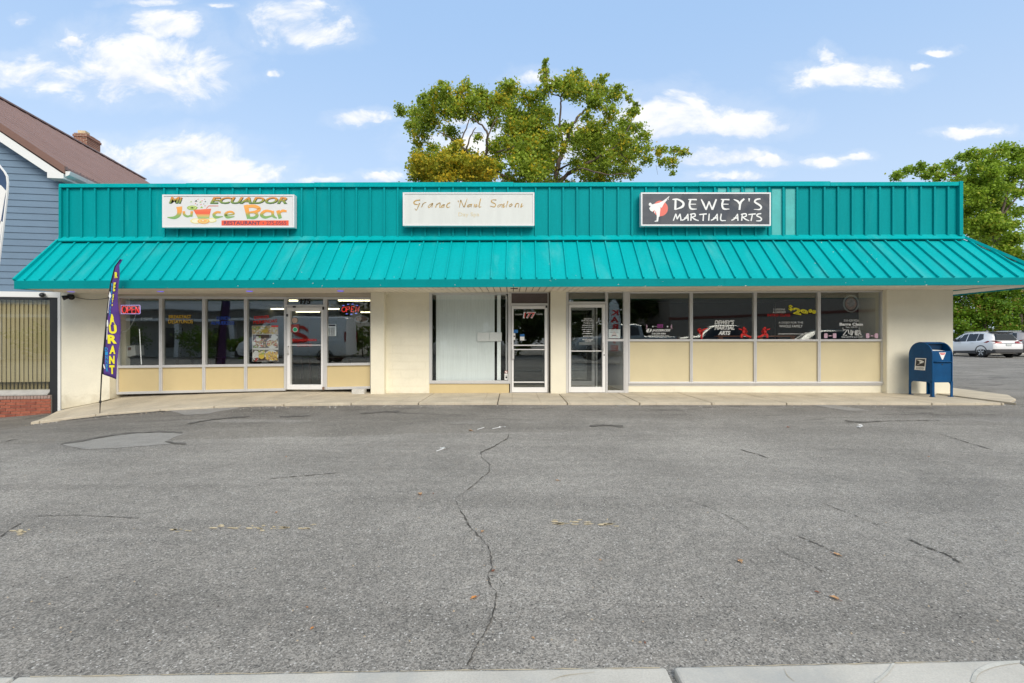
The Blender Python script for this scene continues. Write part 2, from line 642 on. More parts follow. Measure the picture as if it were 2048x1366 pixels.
def asphalt_material():
    m = bpy.data.materials.new('worn_asphalt')
    m.use_nodes = True
    T = NT(m.node_tree)
    b = [n for n in T.n if n.type == 'BSDF_PRINCIPLED'][0]
    tc = T.new('ShaderNodeTexCoord')
    vec = tc.outputs['Object']
    sp = T.new('ShaderNodeSeparateXYZ')
    T.l.new(vec, sp.inputs[0])
    x, y, _ = sp.outputs
    vor = T.new('ShaderNodeTexVoronoi')
    vor.inputs['Scale'].default_value = 130.0
    vor.inputs['Randomness'].default_value = 1.0
    T.l.new(vec, vor.inputs['Vector'])
    vs = T.new('ShaderNodeSeparateColor')
    T.l.new(vor.outputs['Color'], vs.inputs[0])
    stone = vs.outputs[0]
    stone2 = vs.outputs[1]
    fine = T.noise(vec, 150, 3, 0.8)
    mid = T.noise(vec, 9, 5, 0.65)
    big = T.noise(vec, 0.55, 5, 0.6, 0.4)
    huge = T.noise(vec, 0.16, 3, 0.5)
    # speckle of binder and stone
    k = T.math('MULTIPLY', T.smooth(stone, 0.0, 1.0, 0.66, 1.32), T.smooth(fine, 0.32, 0.68, 0.74, 1.30))
    k = T.math('MULTIPLY', k, T.smooth(mid, 0.3, 0.7, 0.93, 1.07))
    k = T.math('MULTIPLY', k, T.smooth(big, 0.3, 0.7, 0.83, 1.11))
    k = T.math('MULTIPLY', k, T.smooth(huge, 0.35, 0.65, 0.92, 1.06))
    trk = T.noise(T.comb(T.math('MULTIPLY_ADD', y, 0.25, T.math('MULTIPLY', x, 0.10)), T.math('MULTIPLY', y, 1.1), 9.0), 1.7, 5, 0.6, 0.6)
    k = T.math('MULTIPLY', k, T.smooth(trk, 0.34, 0.62, 0.90, 1.06))
    oil = T.noise(vec, 0.9, 3, 0.5, 0.8)
    k = T.math('MULTIPLY', k, T.smooth(oil, 0.70, 0.78, 1.0, 0.80))
    base = T.mix(T.smooth(mid, 0.4, 0.7), (0.292, 0.276, 0.248), (0.312, 0.292, 0.260))
    # older strip along the walk, on the left brownish and darker
    seam = T.math('MULTIPLY_ADD', x, 0.10, 7.05)
    seam = T.math('MULTIPLY_ADD', T.math('SUBTRACT', big, 0.5), 0.8, seam)
    strip = T.smooth(T.math('SUBTRACT', y, seam), -0.03, 0.10)
    strip = T.math('MULTIPLY', strip, T.smooth(x, -1.5, 2.5, 1.0, 0.0))
    base = T.mix(T.math('MULTIPLY', strip, 0.7), base, (0.225, 0.208, 0.18))
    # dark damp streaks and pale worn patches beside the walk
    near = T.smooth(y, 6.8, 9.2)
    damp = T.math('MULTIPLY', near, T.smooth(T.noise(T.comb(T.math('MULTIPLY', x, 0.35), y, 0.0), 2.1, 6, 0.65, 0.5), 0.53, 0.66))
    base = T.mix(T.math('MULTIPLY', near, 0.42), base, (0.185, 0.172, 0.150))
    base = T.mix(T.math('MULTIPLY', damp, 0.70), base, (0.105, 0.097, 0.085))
    pale = T.math('MULTIPLY', T.smooth(y, 5.8, 7.6), T.smooth(T.noise(T.comb(T.math('MULTIPLY', x, 0.3), y, 3.7), 1.3, 6, 0.6, 0.3), 0.60, 0.68))
    base = T.mix(T.math('MULTIPLY', pale, 0.45), base, (0.34, 0.325, 0.30))
    vm = T.new('ShaderNodeVectorMath', operation='SCALE')
    T.l.new(base, vm.inputs[0])
    T.l.new(k, vm.inputs['Scale'])
    col = vm.outputs[0]
    col = T.mix(T.smooth(stone2, 0.975, 0.985, 0.0, 0.8), col, (0.62, 0.60, 0.56))
    col = T.mix(T.smooth(stone2, 0.05, 0.07, 0.6, 0.0), col, (0.04, 0.04, 0.04))
    T.l.new(col, b.inputs['Base Color'])
    b.inputs['Roughness'].default_value = 0.85
    b.inputs['Specular IOR Level'].default_value = 0.3
    bp = T.new('ShaderNodeBump')
    bp.inputs['Strength'].default_value = 0.55
    bp.inputs['Distance'].default_value = 0.008
    T.l.new(T.math('ADD', T.math('MULTIPLY', stone, 0.5), fine), bp.inputs['Height'])
    T.l.new(bp.outputs[0], b.inputs['Normal'])
    return m


ASPHALT = asphalt_material()
CRACK = material('crack_dirt', (0.085, 0.077, 0.065), 0.9, var=0.4, vscale=8)
PATCH = material('pale_asphalt_patch', (0.30, 0.287, 0.262), 0.9, var=0.08, vscale=5, var2=0.3, v2scale=110, bump=0.5, bscale=90)
DARKPATCH = material('dark_asphalt_edge', (0.13, 0.122, 0.108), 0.9, var=0.2, vscale=6, var2=0.3, v2scale=110, bump=0.5, bscale=90)
WORN_YELLOW = material('worn_yellow_paint', (0.56, 0.46, 0.29), 0.9, var=0.2, vscale=9, var2=0.3, v2scale=110)
CONCRETE = material('walk_concrete', (0.56, 0.495, 0.38), 0.85, var=0.12, vscale=1.8, var2=0.16, v2scale=75, bump=0.35, bscale=70,
                    dirt=(0.34, 0.285, 0.20), dscale=1.1, dlo=0.58, dhi=0.8)
KERB = material('kerb_stone', (0.52, 0.50, 0.445), 0.8, var=0.10, vscale=2.2, var2=0.08, v2scale=120, bump=0.2, bscale=120,
                dirt=(0.40, 0.405, 0.385), dscale=1.6, dlo=0.5, dhi=0.7)
RUST = material('rust_stain', (0.46, 0.39, 0.27), 0.85, var=0.2, vscale=9)

# ------------------------------------------------------------------ ground
def build_ground():
    xs = sorted(set([-160, -100, -70, -50, -35, -25] + list(np.arange(-18, 16.01, 0.5)) + [18, 22, 28, 36, 46, 60, 90, 160]))
    ys = sorted(set([-160, -90, -60, -40, -25, -12, -6, -2] + list(np.arange(0, 16.01, 0.5)) + [18, 22, 28, 36, 46, 60, 90, 200]))
    mb = MB()
    mb.v = [(x, y, zg(x, y)) for y in ys for x in xs]
    n = len(xs)
    for j in range(len(ys) - 1):
        for i in range(n - 1):
            mb.f.append([j * n + i, j * n + i + 1, (j + 1) * n + i + 1, (j + 1) * n + i])
            mb.m.append(0)
    g = structure(mb.build('asphalt_lot', ASPHALT, smooth=True, fix=False))

    def gm(dz):
        return lambda x, y: G(x, y, dz)

    def jag(pts, amp, step):
        out = []
        for a, b in zip(pts[:-1], pts[1:]):
            n = max(1, int(math.hypot(b[0] - a[0], b[1] - a[1]) / step))
            for k in range(n):
                t = k / n
                out.append((lin(a[0], b[0], t) + random.uniform(-amp, amp), lin(a[1], b[1], t) + random.uniform(-amp * 0.5, amp * 0.5)))
        out.append(pts[-1])
        return out
    cracks = [
        ([(1018, 868), (1015, 878), (985, 895), (962, 905), (963, 915), (980, 930), (978, 945), (965, 955), (930, 985)], 1.0, 3.2),
        ([(930, 985), (918, 992), (910, 1000)], 0.8, 1.6),
        ([(980, 1150), (1000, 1160), (1012, 1180)], 0.8, 1.6), ([(945, 1060), (930, 1072), (926, 1090)], 0.8, 1.5), ([(985, 1235), (1002, 1250), (1006, 1268)], 0.8, 1.8),
        ([(910, 1000), (920, 1020), (935, 1045), (945, 1060), (965, 1080), (980, 1100), (985, 1135), (976, 1150), (980, 1168), (993, 1185), (992, 1205), (985, 1235), (965, 1275), (950, 1300), (935, 1334)], 1.6, 6.0),
        ([(0, 1075), (20, 1060), (45, 1046)], 1.0, 3.5), ([(60, 1033), (150, 1031), (280, 1037)], 1.0, 1.6),
        ([(540, 958), (620, 951), (680, 946)], 0.7, 1.8), ([(1479, 899), (1510, 908), (1536, 916)], 0.7, 1.8),
        ([(1590, 1070), (1625, 1085), (1675, 1107)], 1.0, 3.0), ([(1812, 1077), (1850, 1094), (1893, 1110), (1922, 1127)], 1.2, 4.6),
        ([(1640, 1005), (1700, 1028), (1760, 1052)], 1.0, 1.6), ([(1880, 868), (1930, 884), (1985, 900)], 0.8, 1.6),
        ([(1540, 1090), (1580, 1112), (1660, 1150)], 1.0, 1.8), ([(1195, 852), (1225, 850), (1250, 855)], 0.8, 3.0),
        ([(0, 887), (20, 881), (42, 879)], 0.6, 2.5), ([(1690, 846), (1780, 842), (1880, 841)], 0.6, 1.6),
        ([(1375, 1000), (1420, 1016), (1470, 1040), (1500, 1060)], 1.0, 1.5),
    ]
    mb = MB()
    for pts, amp, w in cracks:
        q = jag(pts, amp * 1.1, 4.5)
        ws = [max(0.3, w * random.choice((0.15, 0.5, 0.8, 1.1)) * random.uniform(0.6, 1.1)) for _ in q]
        ws[0] = ws[-1] = 0.3
        mb.ribbon(q, [v * 0.62 for v in ws], gm(0.005), smooth=1)
    mb.build('crack', CRACK, g, fix=False)
    # broken older layer on the left
    mb = MB()
    mb.face([G(x, y, 0.004) for x, y in jag([(118, 887), (165, 884), (205, 876), (250, 869), (300, 866), (345, 864), (372, 867), (352, 874), (330, 884), (345, 888), (290, 892), (235, 896), (172, 900), (140, 893), (118, 887)], 1.6, 14)])
    mb.face([G(x, y, 0.004) for x, y in jag([(340, 822), (400, 814), (455, 811), (480, 816), (445, 822), (420, 827), (370, 830), (340, 822)], 1.0, 9)])
    mb.face([G(x, y, 0.004) for x, y in jag([(1610, 806), (1660, 809), (1700, 815), (1745, 822), (1700, 822), (1660, 816), (1625, 811), (1610, 806)], 1.0, 9)])
    mb.face([G(x, y, 0.004) for x, y in jag([(1452, 806), (1478, 807), (1484, 810), (1460, 810), (1452, 806)], 0.5, 9)])
    mb.face([G(x, y, 0.004) for x, y in jag([(1230, 810), (1250, 809), (1262, 813), (1240, 814), (1230, 810)], 0.5, 9)])
    mb.build('pale_patch', PATCH, g, fix=False)
    mb = MB()
    for pts, w in (([(120, 889), (170, 881), (215, 872), (260, 867), (318, 864), (365, 866)], 3.2), ([(330, 884), (350, 887), (372, 888)], 3.0),
                   ([(375, 848), (420, 840), (470, 835), (500, 833)], 2.4), ([(90, 842), (160, 837), (230, 830), (330, 822)], 2.6),
                   ([(720, 828), (760, 824), (800, 823)], 4.0), ([(1180, 852), (1215, 851), (1246, 853)], 4.0), ([(1690, 842), (1720, 845), (1760, 843)], 2.0),
                   ([(560, 834), (620, 832)], 1.8), ([(1395, 806), (1440, 807)], 2.0)):
        q = jag(pts, 1.0, 8)
        mb.ribbon(q, [max(0.4, w * random.uniform(0.3, 1.2)) for _ in q], gm(0.008), smooth=1)
    mb.build('broken_edge', DARKPATCH, g, fix=False)
    mb = MB()
    for (xa, xb, yy, n) in ((425, 640, 1055, 30), (340, 385, 1063, 6), (1085, 1245, 1046, 26), (25, 62, 1066, 8)):
        for _ in range(n):
            x, y = random.uniform(xa, xb), yy + random.gauss(0, 3)
            L, h = random.uniform(2, 11), random.uniform(0.5, 1.9)
            k = 7
            mb.face([G(x + L * math.cos(2 * math.pi * q / k) * random.uniform(0.6, 1.1), y + h * math.sin(2 * math.pi * q / k) * random.uniform(0.6, 1.1), 0.004) for q in range(k)])
    mb.build('paint_mark', WORN_YELLOW, g, fix=False)

    # concrete walk in front of the shops: slabs with joints
    mb = MB()
    front = [(-11.35, 9.75), (-9.9, 9.9), (-8.5, 10.0), (-7.07, 10.02), (-5.4, 10.05), (-2.9, 10.05), (0.0, 10.06), (5.0, 10.03), (9.0, 10.02), (10.6, 10.02)]
    joints = [-9.7, -8.6, -7.3, -6.2, -4.75, -3.35, -1.95, -0.3, 1.15, 2.65, 4.15, 5.7, 7.2, 8.7, 10.15]
    xs = sorted(x for x in set([-9.85] + joints + list(np.arange(-9.6, 10.6, 0.6))) if x >= -9.85)
    jset = set(round(j, 3) for j in joints)

    def fy(x):
        return np.interp(x, [a for a, b in front], [b for a, b in front]) + 0.012 * math.sin(x * 9.0) + 0.008 * math.sin(x * 23.0)

    def zs(x):
        return np.interp(x, [-11.5, -9.9, -8.5, -7.07, -5.4, -2.9, 11], [-0.36, -0.305, -0.14, -0.035, 0.045, 0.078, 0.078])
    zback = lambda x: np.interp(x, [-11.3, -10.4, -10.0, -9.8, -7.8, -5.67, -4.2, -3.3, 0, 11], [-0.33, -0.14, -0.06, 0.0, 0.06, 0.115, 0.095, 0.06, 0.068, 0.075])
    for a, b in zip(xs[:-1], xs[1:]):
        a2 = a + (0.011 if round(a, 3) in jset else 0)
        b2 = b - (0.011 if round(b, 3) in jset else 0)
        sk = lambda x: x * 0.0
        ta = [(a2, fy(a2), zs(a2)), (b2, fy(b2), zs(b2)), (b2, 12.5, zback(b2)), (a2, 12.5, zback(a2))]
        mb.hull8(ta, [(x, y, z - 0.35) for x, y, z in ta])
    t = [(-9.85, fy(-9.85), zs(-9.85)), (-9.85, 12.5, zback(-9.85)), (-11.15, 12.5, -0.30), (-11.0, 11.7, -0.33), (-10.4, 10.8, -0.33), (-9.98, 10.12, -0.315)][::-1]
    mb.hull8(t, [(x, y, z - 0.35) for x, y, z in t])
    # the tapering end slab by the right corner
    t = [(10.15 + 0.012, fy(10.15), 0.078), (10.62, 10.30, 0.078), (11.2, 10.75, 0.078), (11.85, 11.55, 0.078), (12.15, 13.4, 0.078), (10.451, 13.4, 0.078)]
    t[0] = (10.451, fy(10.45), 0.078)
    mb.hull8(t, [(x, y, z - 0.35) for x, y, z in t])
    structure(mb.build('sidewalk', CONCRETE, bevel=0.012))
    # kerb stones in the foreground
    mb = MB()
    def GK(px, py):
        z = zg(0, 2.0) + 0.035
        return P(px, py, (CZ - z) * F / (py - 683.0))
    edge = lambda px: np.interp(px, [-400, 0, 700, 1330, 1345, 2048, 2500], [1356, 1352, 1342, 1333, 1333, 1318, 1312])
    def kb(pa, pb):
        out = []
        for k in range(13):
            p = lin(pa, pb, k / 12)
            out.append(GK(p, edge(p) + random.uniform(-0.8, 0.8)))
        top = [(v.x, v.y, zg(v.x, v.y) + 0.035) for v in out]
        back = [(v.x, v.y - 0.30, zg(v.x, v.y) + 0.035) for v in reversed(out)]
        ring = top + back
        kmb = MB().hull8(ring, [(x, y, z - 0.25) for x, y, z in ring])
        return structure(kmb.build('kerb', KERB, bevel=0.012))
    kb(-500, 32); kbo = kb(38, 1332); kbr = kb(1347, 2030); kb(2036, 2600)
    mb = MB()
    def km(x, y):
        v = GK(x, y)
        return Vector((v.x, v.y, zg(v.x, v.y) + 0.0375))
    for (x0, x1) in ((60, 420), (430, 760), (800, 1320), (1400, 1900)):
        q = [(lin(x0, x1, k / 24), edge(lin(x0, x1, k / 24)) + random.uniform(2.0, 3.6)) for k in range(25)]
        mb.ribbon(q, [random.uniform(0.3, 2.2) for _ in q], km, smooth=1)
    for pts in ([(1100, 1362), (1130, 1352), (1190, 1345)], [(1568, 1338), (1575, 1352), (1590, 1364)]):
        mb.ribbon(pts, [0.4, 1.2, 0.4], km)
    mb.build('rust_stain', RUST, kbo, fix=False)
    mb = MB()
    mb.ribbon([(1788, 1326), (1775, 1345), (1750, 1366)], [5, 6, 6], km)
    mb.ribbon([(2040, 1324), (1990, 1330), (1955, 1345), (1945, 1366)], [5, 9, 9, 9], km)
    mb.build('mortar_streak', material('pale_mortar', (0.54, 0.53, 0.475), 0.85, var=0.12, vscale=9, var2=0.1, v2scale=90), kbr, fix=False)
    # loose stones along the walk and over the lot
    mb = MB()
    cols = 4
    for k in range(1500):
        if k < 700:
            x = random.uniform(-9.8, 10.4)
            if random.random() < 0.6:
                x = random.uniform(-9.8, -1.0)
            y = fy(x) - abs(random.gauss(0, 0.22)) - 0.01
            r = random.uniform(0.004, 0.014)
        else:
            y = 2.15 + 7.6 * random.random() ** 1.6
            x = random.uniform(-1.1, 1.1) * y
            r = random.uniform(0.0025, 0.0065)
        z = zg(x, y)
        p = [(x + r * random.uniform(.6, 1.3) * math.cos(a), y + r * random.uniform(.6, 1.3) * math.sin(a), z) for a in (0, 1.3, 2.6, 3.9, 5.2)]
        t = (x, y, z + r * random.uniform(.7, 1.3))
        m_ = random.randrange(cols)
        for q in range(5):
            mb.face([p[q], p[(q + 1) % 5], t], m_)
    gv = mb.build('loose_gravel', [material('stone_pale', (0.55, 0.53, 0.48), 0.8), material('stone_grey', (0.30, 0.29, 0.27), 0.8), material('stone_tan', (0.42, 0.34, 0.24), 0.8), material('stone_dark', (0.08, 0.075, 0.07), 0.8)], fix=False)
    tag(gv, 'loose grey and tan gravel scattered along the walk and over the lot', 'gravel', kind='stuff')
    # far strip with kerb and grass behind the parked cars
    mb = MB()
    z = zg(30, 37.5)
    mb.box(8, 70, 37.6, 37.75, z - 0.3, z + 0.13)
    structure(mb.build('back_kerb', KERB))
    mb = MB()
    for _ in range(9000):
        x, y = random.uniform(14, 52), random.uniform(37.8, 40.5)
        h = random.uniform(0.08, 0.3)
        a = random.uniform(0, 6.28)
        w = 0.05
        zz = zg(x, y)
        mb.face([(x - w * math.cos(a), y - w * math.sin(a), zz), (x + w * math.cos(a), y + w * math.sin(a), zz), (x + random.uniform(-.1, .1), y + random.uniform(-.1, .1), zz + h)])
    gr = mb.build('grass_verge', material('verge_grass', (0.14, 0.20, 0.03), 0.8, var=0.4, vscale=1.5), fix=False)
    tag(gr, 'yellowish green grass verge beyond the parked cars', 'grass', kind='stuff')


build_ground()

# ------------------------------------------------------------------ the shop building
YW = 12.1       # plane of the shop fronts
YP = 11.7       # plane of the parapet
YA = 10.49      # front edge of the awning
cop_t = line(118, 367.5, 1925, 363.6)
cop_b = line(118, 374.5, 1925, 371.0)
fl_t = line(118, 475.0, 1925, 470.0)
fl_b = line(118, 482.5, 1925, 478.0)
fas_t = line(28, 562.0, 2048, 555.3)
fas_b = line(28, 577.8, 2048, 569.8)
XR = (1925 - 1024) / F * YP
XL = (118 - 1024) / F * YP

shop = thing('shop_building', 'long low shop building with teal metal parapet and awning over cream block walls', 'building', (0, 12.1, 0.09))


def shop_shell():
    # parapet: boards, battens, coping
    mb = MB()
    mb.px([(118, fl_t(118)), (1925, fl_t(1925)), (1925, cop_t(1925) + 1.5), (118, cop_t(118) + 1.5)], YP, YP + 0.25)
    bt = np.linspace(134.4, 1897.5, 65)
    for k, x in enumerate(bt):
        x += random.uniform(-0.6, 0.6)
        mb.px([(x - 1.7, fl_t(x) + 1), (x + 1.7, fl_t(x) + 1), (x + 1.7, cop_b(x)), (x - 1.7, cop_b(x))], YP - 0.045, YP - 0.001)
    for x0, x1, y0 in ((1544, 1568, 378), (1571.5, 1595, 378), (1436, 1459, 376), (1463, 1487, 376), (1490, 1514, 376)):
        mb.px([(x0, fl_t(x0) - 1), (x1, fl_t(x1) - 1), (x1, y0), (x0, y0)] if x0 > 1540 else [(x0, 384), (x1, 384), (x1, y0), (x0, y0)], YP - 0.004, YP - 0.001, 1)
    par = mb.build('parapet', [TEAL, TEAL_FADE], shop)
    mb = MB()
    segs = [118, 372, 628, 1027, 1139, 1398, 1661, 1925]
    for k, (a, b) in enumerate(zip(segs[:-1], segs[1:])):
        d = 0.003 * (k % 2)
        up = 0.8 * (k % 3)
        mb.px([(a + .2, cop_b(a)), (b - .2, cop_b(b)), (b - .2, cop_t(b) - up), (a + .2, cop_t(a) - up)], YP - 0.07 - d, YP + 0.33, 0)
    mb.build('coping', TEAL_AWN, shop)
    mb = MB()
    mb.px([(1919.5, fl_t(1920) + 1), (1926.5, fl_t(1920) + 1), (1926.5, 362), (1919.5, 362)], YP - 0.085, YP + 0.3)
    mb.build('corner_trim', TEAL, shop)
    mb = MB()
    mb.px([(117, fl_t(118) + 1), (122, fl_t(118) + 1), (122, 369), (117, 369)], YP - 0.06, YP + 0.3)
    mb.build('corner_trim', TEAL, shop)
    # awning: sheet with standing seams
    awn_x = [(118, 33), (128, 50), (400, 345), (700, 667), (1049.3, 1050), (1408, 1445), (1705, 1777), (1930, 2036), (1960, 2068)]
    tb = lambda x: np.interp(x, [a for a, b in awn_x], [b for a, b in awn_x])
    mb = MB()
    ztop = P(1925, 478, YP).z
    zbot = P(2048, fas_t(2048), YA).z
    XE = XR + 0.85
    a = [P(118, fl_b(118), YP), P(1925, fl_b(1925), YP), Vector((XE, YA, zbot)), P(31, fas_t(31), YA)]
    mb.hull8(a, [p + Vector((0, 0.03, -0.05)) for p in a])
    b = [P(1925, fl_b(1925), YP), Vector((XR, 26, ztop)), Vector((XE, 26.5, zbot)), Vector((XE, YA, zbot))]
    mb.hull8(b, [p + Vector((-0.03, 0, -0.05)) for p in b])
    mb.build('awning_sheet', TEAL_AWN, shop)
    mb = MB()
    tops = np.linspace(128, 1930, 66)
    nrm = (a[3] - a[0]).cross(a[1] - a[0]).normalized()
    if nrm.z < 0:
        nrm = -nrm
    for x in tops:
        p0 = P(x, fl_b(x), YP)
        p1 = P(tb(x), fas_t(tb(x)), YA)
        if x > 1925:
            p0 = p0.lerp(p1, 0.06)
        mb.beam(p0, p1 + (p1 - p0).normalized() * -0.01, 0.028, 0.042, nrm)
    for (x, bx) in ((1957.5, 2067), (1985, 2097)):       # short seams that end on the hip
        p1 = P(bx, fas_t(bx), YA)
        full = P(1925, fl_b(1925), YP).lerp(Vector((XE, YA, zbot)), {1957.5: 0.33, 1985: 0.62}[x])
        mb.beam(full, p1, 0.028, 0.042, nrm)
    for y in np.arange(11.8, 26, 0.34):
        mb.beam((XR, y, ztop), (XE, y, zbot), 0.028, 0.042, (0.8, 0, 0.6))
    mb.build('seam', TEAL_AWN, shop)
    mb = MB()
    mb.beam(P(1925, fl_b(1925) - 2, YP), Vector((XE, YA, zbot + 0.01)), 0.10, 0.06, (0.5, -0.5, 0.7))
    mb.build('hip_cap', TEAL_AWN, shop)
    mb = MB()
    mb.beam(P(118, fl_b(118), YP), P(30, fas_t(30), YA), 0.05, 0.06, nrm)
    mb.build('hip_cap', TEAL_AWN, shop)
    mb = MB()
    segs = [116, 420, 820, 1210, 1640, 1930]
    for k, (p, q) in enumerate(zip(segs[:-1], segs[1:])):
        r0 = [P(p, fl_b(p) - 1.5, YP - 0.13), P(q, fl_b(q) - 1.5, YP - 0.13), P(q, fl_t(q) - 1.5, YP - 0.002), P(p, fl_t(p) - 1.5, YP - 0.002)]
        mb.hull8(r0, [v + Vector((0, 0.01, -0.02 - 0.003 * (k % 2))) for v in r0])
    mb.build('flashing', TEAL_AWN, shop)
    # fascia
    mb = MB()
    segs = [28, 460, 985, 1450, 2125]
    for k, (p, q) in enumerate(zip(segs[:-1], segs[1:])):
        d = 0.004 * (k % 2)
        mb.px([(p, fas_b(p)), (q, fas_b(q)), (q, fas_t(q) - 0.5), (p, fas_t(p) - 0.5)], YA - 0.03 - d, YA + 0.01)
    XF = P(2125, 570, YA - 0.03).x
    mb.box(XF - 0.04, XF, YA + 0.012, 26.5, P(2048, fas_b(2048), YA).z, zbot)
    mb.hull8([P(28, fas_b(28), YA + 0.012), P(28, fas_t(28), YA + 0.012), P(34, fas_t(28), YA + 0.012), P(34, fas_b(28), YA + 0.012)],
             [Vector((XL - 0.02, 11.7, z)) if i < 2 else Vector((XL + 0.04, 11.7, z)) for i, z in enumerate((2.55, 2.72, 2.72, 2.55))])
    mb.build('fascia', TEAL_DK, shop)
    # small chips where the paint has gone
    mb = MB()
    for _ in range(34):
        x, t = random.uniform(140, 1900), random.random()
        c = P(x, fl_b(x), YP).lerp(P(tb(x), fas_t(tb(x)), YA), t) + nrm * 0.002
        r = random.uniform(0.006, 0.016)
        mb.face([c + Vector((r * math.cos(q) * random.uniform(.5, 1.3), 0, 0)) + (a[3] - a[0]).normalized() * (r * math.sin(q) * random.uniform(.4, 1.2)) for q in np.linspace(0, 6.28, 7)[:-1]])
    for _ in range(26):
        x = random.uniform(60, 2030)
        c = P(x, random.choice((lin(fas_t(x), fas_b(x), random.random()), fas_b(x) - 0.6)), YA - 0.036)
        r = random.uniform(0.005, 0.02)
        mb.face([c + Vector((r * math.cos(q) * random.uniform(.5, 1.3), 0, 0.5 * r * math.sin(q) * random.uniform(.4, 1.2))) for q in np.linspace(0, 6.28, 7)[:-1]])
    mb.build('chipped_paint', material('bare_metal_chip', (0.62, 0.66, 0.64), 0.6), shop, fix=False)['kind'] = 'stuff'
    # soffit boards
    mb = MB()
    x0s, x1s = P(32, 577, YA).x, XF - 0.05
    n = int((x1s - x0s) / 0.15)
    zf = lambda x: CZ + (683 - fas_b(1024 + x / YA * F)) / F * YA + 0.012
    zwf = lambda x: float(np.interp(x, [-9.6, 0, 9], [2.532, 2.583, 2.632]))
    zw = 2.578
    for k in range(n):
        x = x0s + k * 0.15
        xe = x + 0.133
        skew = 0.0
        ya, yb = YA + 0.013, 12.35
        xl = x
        z0, z1 = zf(x), zwf(x)
        dz = random.uniform(0, 0.003)
        r0 = [(x, ya, z0 + dz), (xe, ya, z0 + dz), (xe, yb, z1 + dz), (x, yb, z1 + dz)]
        if x > 10.86:
            r0 = [(x, ya, z0 + dz), (xe, ya, z0 + dz), (xe, 26, z1 - 0.03 + dz), (x, 26, z1 - 0.03 + dz)]
        mb.hull8(r0, [(p[0], p[1], p[2] + 0.012) for p in r0])
    for k in range(24):
        xa, xb = lin(x0s, 10.86, k / 24), lin(x0s, 10.86, (k + 1) / 24)
        mb.hull8([(xa, YA + 0.013, zf(xa) + 0.03), (xb, YA + 0.013, zf(xb) + 0.03), (xb, 12.35, zwf(xb) + 0.03), (xa, 12.35, zwf(xa) + 0.03)],
                 [(xa, YA + 0.013, zf(xa) + 0.04), (xb, YA + 0.013, zf(xb) + 0.04), (xb, 12.35, zwf(xb) + 0.04), (xa, 12.35, zwf(xa) + 0.04)], 1)
    mb.build('soffit', [SOFFIT, GAP], shop)
    mb = MB()
    mb.pxr(1021, 574.6, 1036, 577.4, 10.9, 10.95)
    mb.build('vent_cover', GAP, shop)

    # piers and walls
    def blocks(o_px, Yf, Yb, name, joints=()):
        mb = MB()
        mb.px(o_px, Yf, Yb)
        return mb.build(name, CREAM, shop, bevel=0.012)
    blocks([(122, 819), (190, 806), (219, 798.5), (219, 580), (122, 580)], 11.85, 12.5, 'pillar')
    blocks([(741, 791), (768.3, 791), (768.3, 580), (741, 580)], 11.85, 12.5, 'pillar')
    blocks([(1101.5, 789.5), (1132, 789.5), (1132, 580), (1101.5, 580)], 11.9, 12.5, 'pillar')
    # block walls with shallow joints
    def blockwall(x0, x1, yb, yt, Yf, Yb, name, bw=0.405, bh=0.203, back=None):
        a, b = P(x0, yb, Yf), P(x1, yt, Yf)
        mb = MB()
        mb.box(a.x, b.x, Yf + 0.004, Yb, a.z, b.z)
        r = 0
        z = a.z
        while z < b.z - 0.01:
            zt = min(z + bh, b.z)
            x = a.x - (bw / 2 if r % 2 else 0)
            while x < b.x:
                xa, xb = max(x, a.x), min(x + bw, b.x)
                if xb - xa > 0.02:
                    d = random.uniform(0, 0.0015)
                    mb.box(xa + 0.003, xb - 0.003, Yf - d, Yf + 0.0035, z + 0.003, zt - 0.003)
                x += bw
            z = zt
            r += 1
        return mb.build(name, CREAM, shop)
    blockwall(769.5, 858.6, 788.5, 578, 12.05, 12.4, 'wall')
    mb = MB()
    a, b = P(1774, 788.5, 11.9), P(1907.5, 575, 11.9)
    mb.box(a.x, b.x, 11.9, 12.9, a.z - 0.02, b.z)
    mb.build('wall', CREAM, shop, bevel=0.035)
    mb = MB()
    mb.px([(1257, 785), (1766, 786), (1766, 771), (1257, 771.4)], 12.06, 12.4)
    mb.build('base_wall', CREAM, shop, bevel=0.008)
    mb = MB()
    mb.pxr(858, 767.6, 1018.2, 787.5, 12.07, 12.4)
    mb.build('base_panel', TAN, shop, bevel=0.004)
    # gaps and posts beside the pillars
    mb = MB()
    WT = material('weathered_timber', (0.17, 0.145, 0.12), 0.8, var=0.3, vscale=5)
    for q, yq in (([(1769.2, 786), (1774, 786), (1774, 580), (1769.2, 580)], 12.12), ([(219, 797), (232.3, 793), (232.3, 590), (219, 590)], 12.13), ([(1096.5, 786), (1102, 786), (1102, 582), (1096.5, 582)], 12.14)):
        MB().px(q, yq, 12.4).build('weathered_post', WT, shop)
    mb = MB()
    mb.px([(219, 591.8), (741, 594), (741, 580), (219, 577)], 12.03, 12.4)
    mb.build('header', HEADER, shop)
    mb = MB()
    mb.px([(769, 580.2), (769, 578), (1102, 578), (1102, 584.8), (858, 584.8), (858, 580.2)], 12.06, 12.4)
    mb.build('header', HEADER, shop)
    mb = MB()
    mb.px([(1132, 584.0), (1774, 581.4), (1774, 574), (1132, 574)], 12.06, 12.4)
    mb.build('header', HEADER, shop)
    # shell behind: side walls, back, partitions, floor, ceiling, roof
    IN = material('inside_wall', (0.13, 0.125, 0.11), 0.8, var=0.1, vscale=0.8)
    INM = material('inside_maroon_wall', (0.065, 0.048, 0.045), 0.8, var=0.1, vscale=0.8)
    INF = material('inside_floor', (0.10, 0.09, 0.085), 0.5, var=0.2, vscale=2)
    INC = material('inside_ceiling', (0.55, 0.52, 0.46), 0.8)
    mb = MB()
    mb.box(-10.95, -10.75, 12.5, 26, -0.5, 4.6, 0)
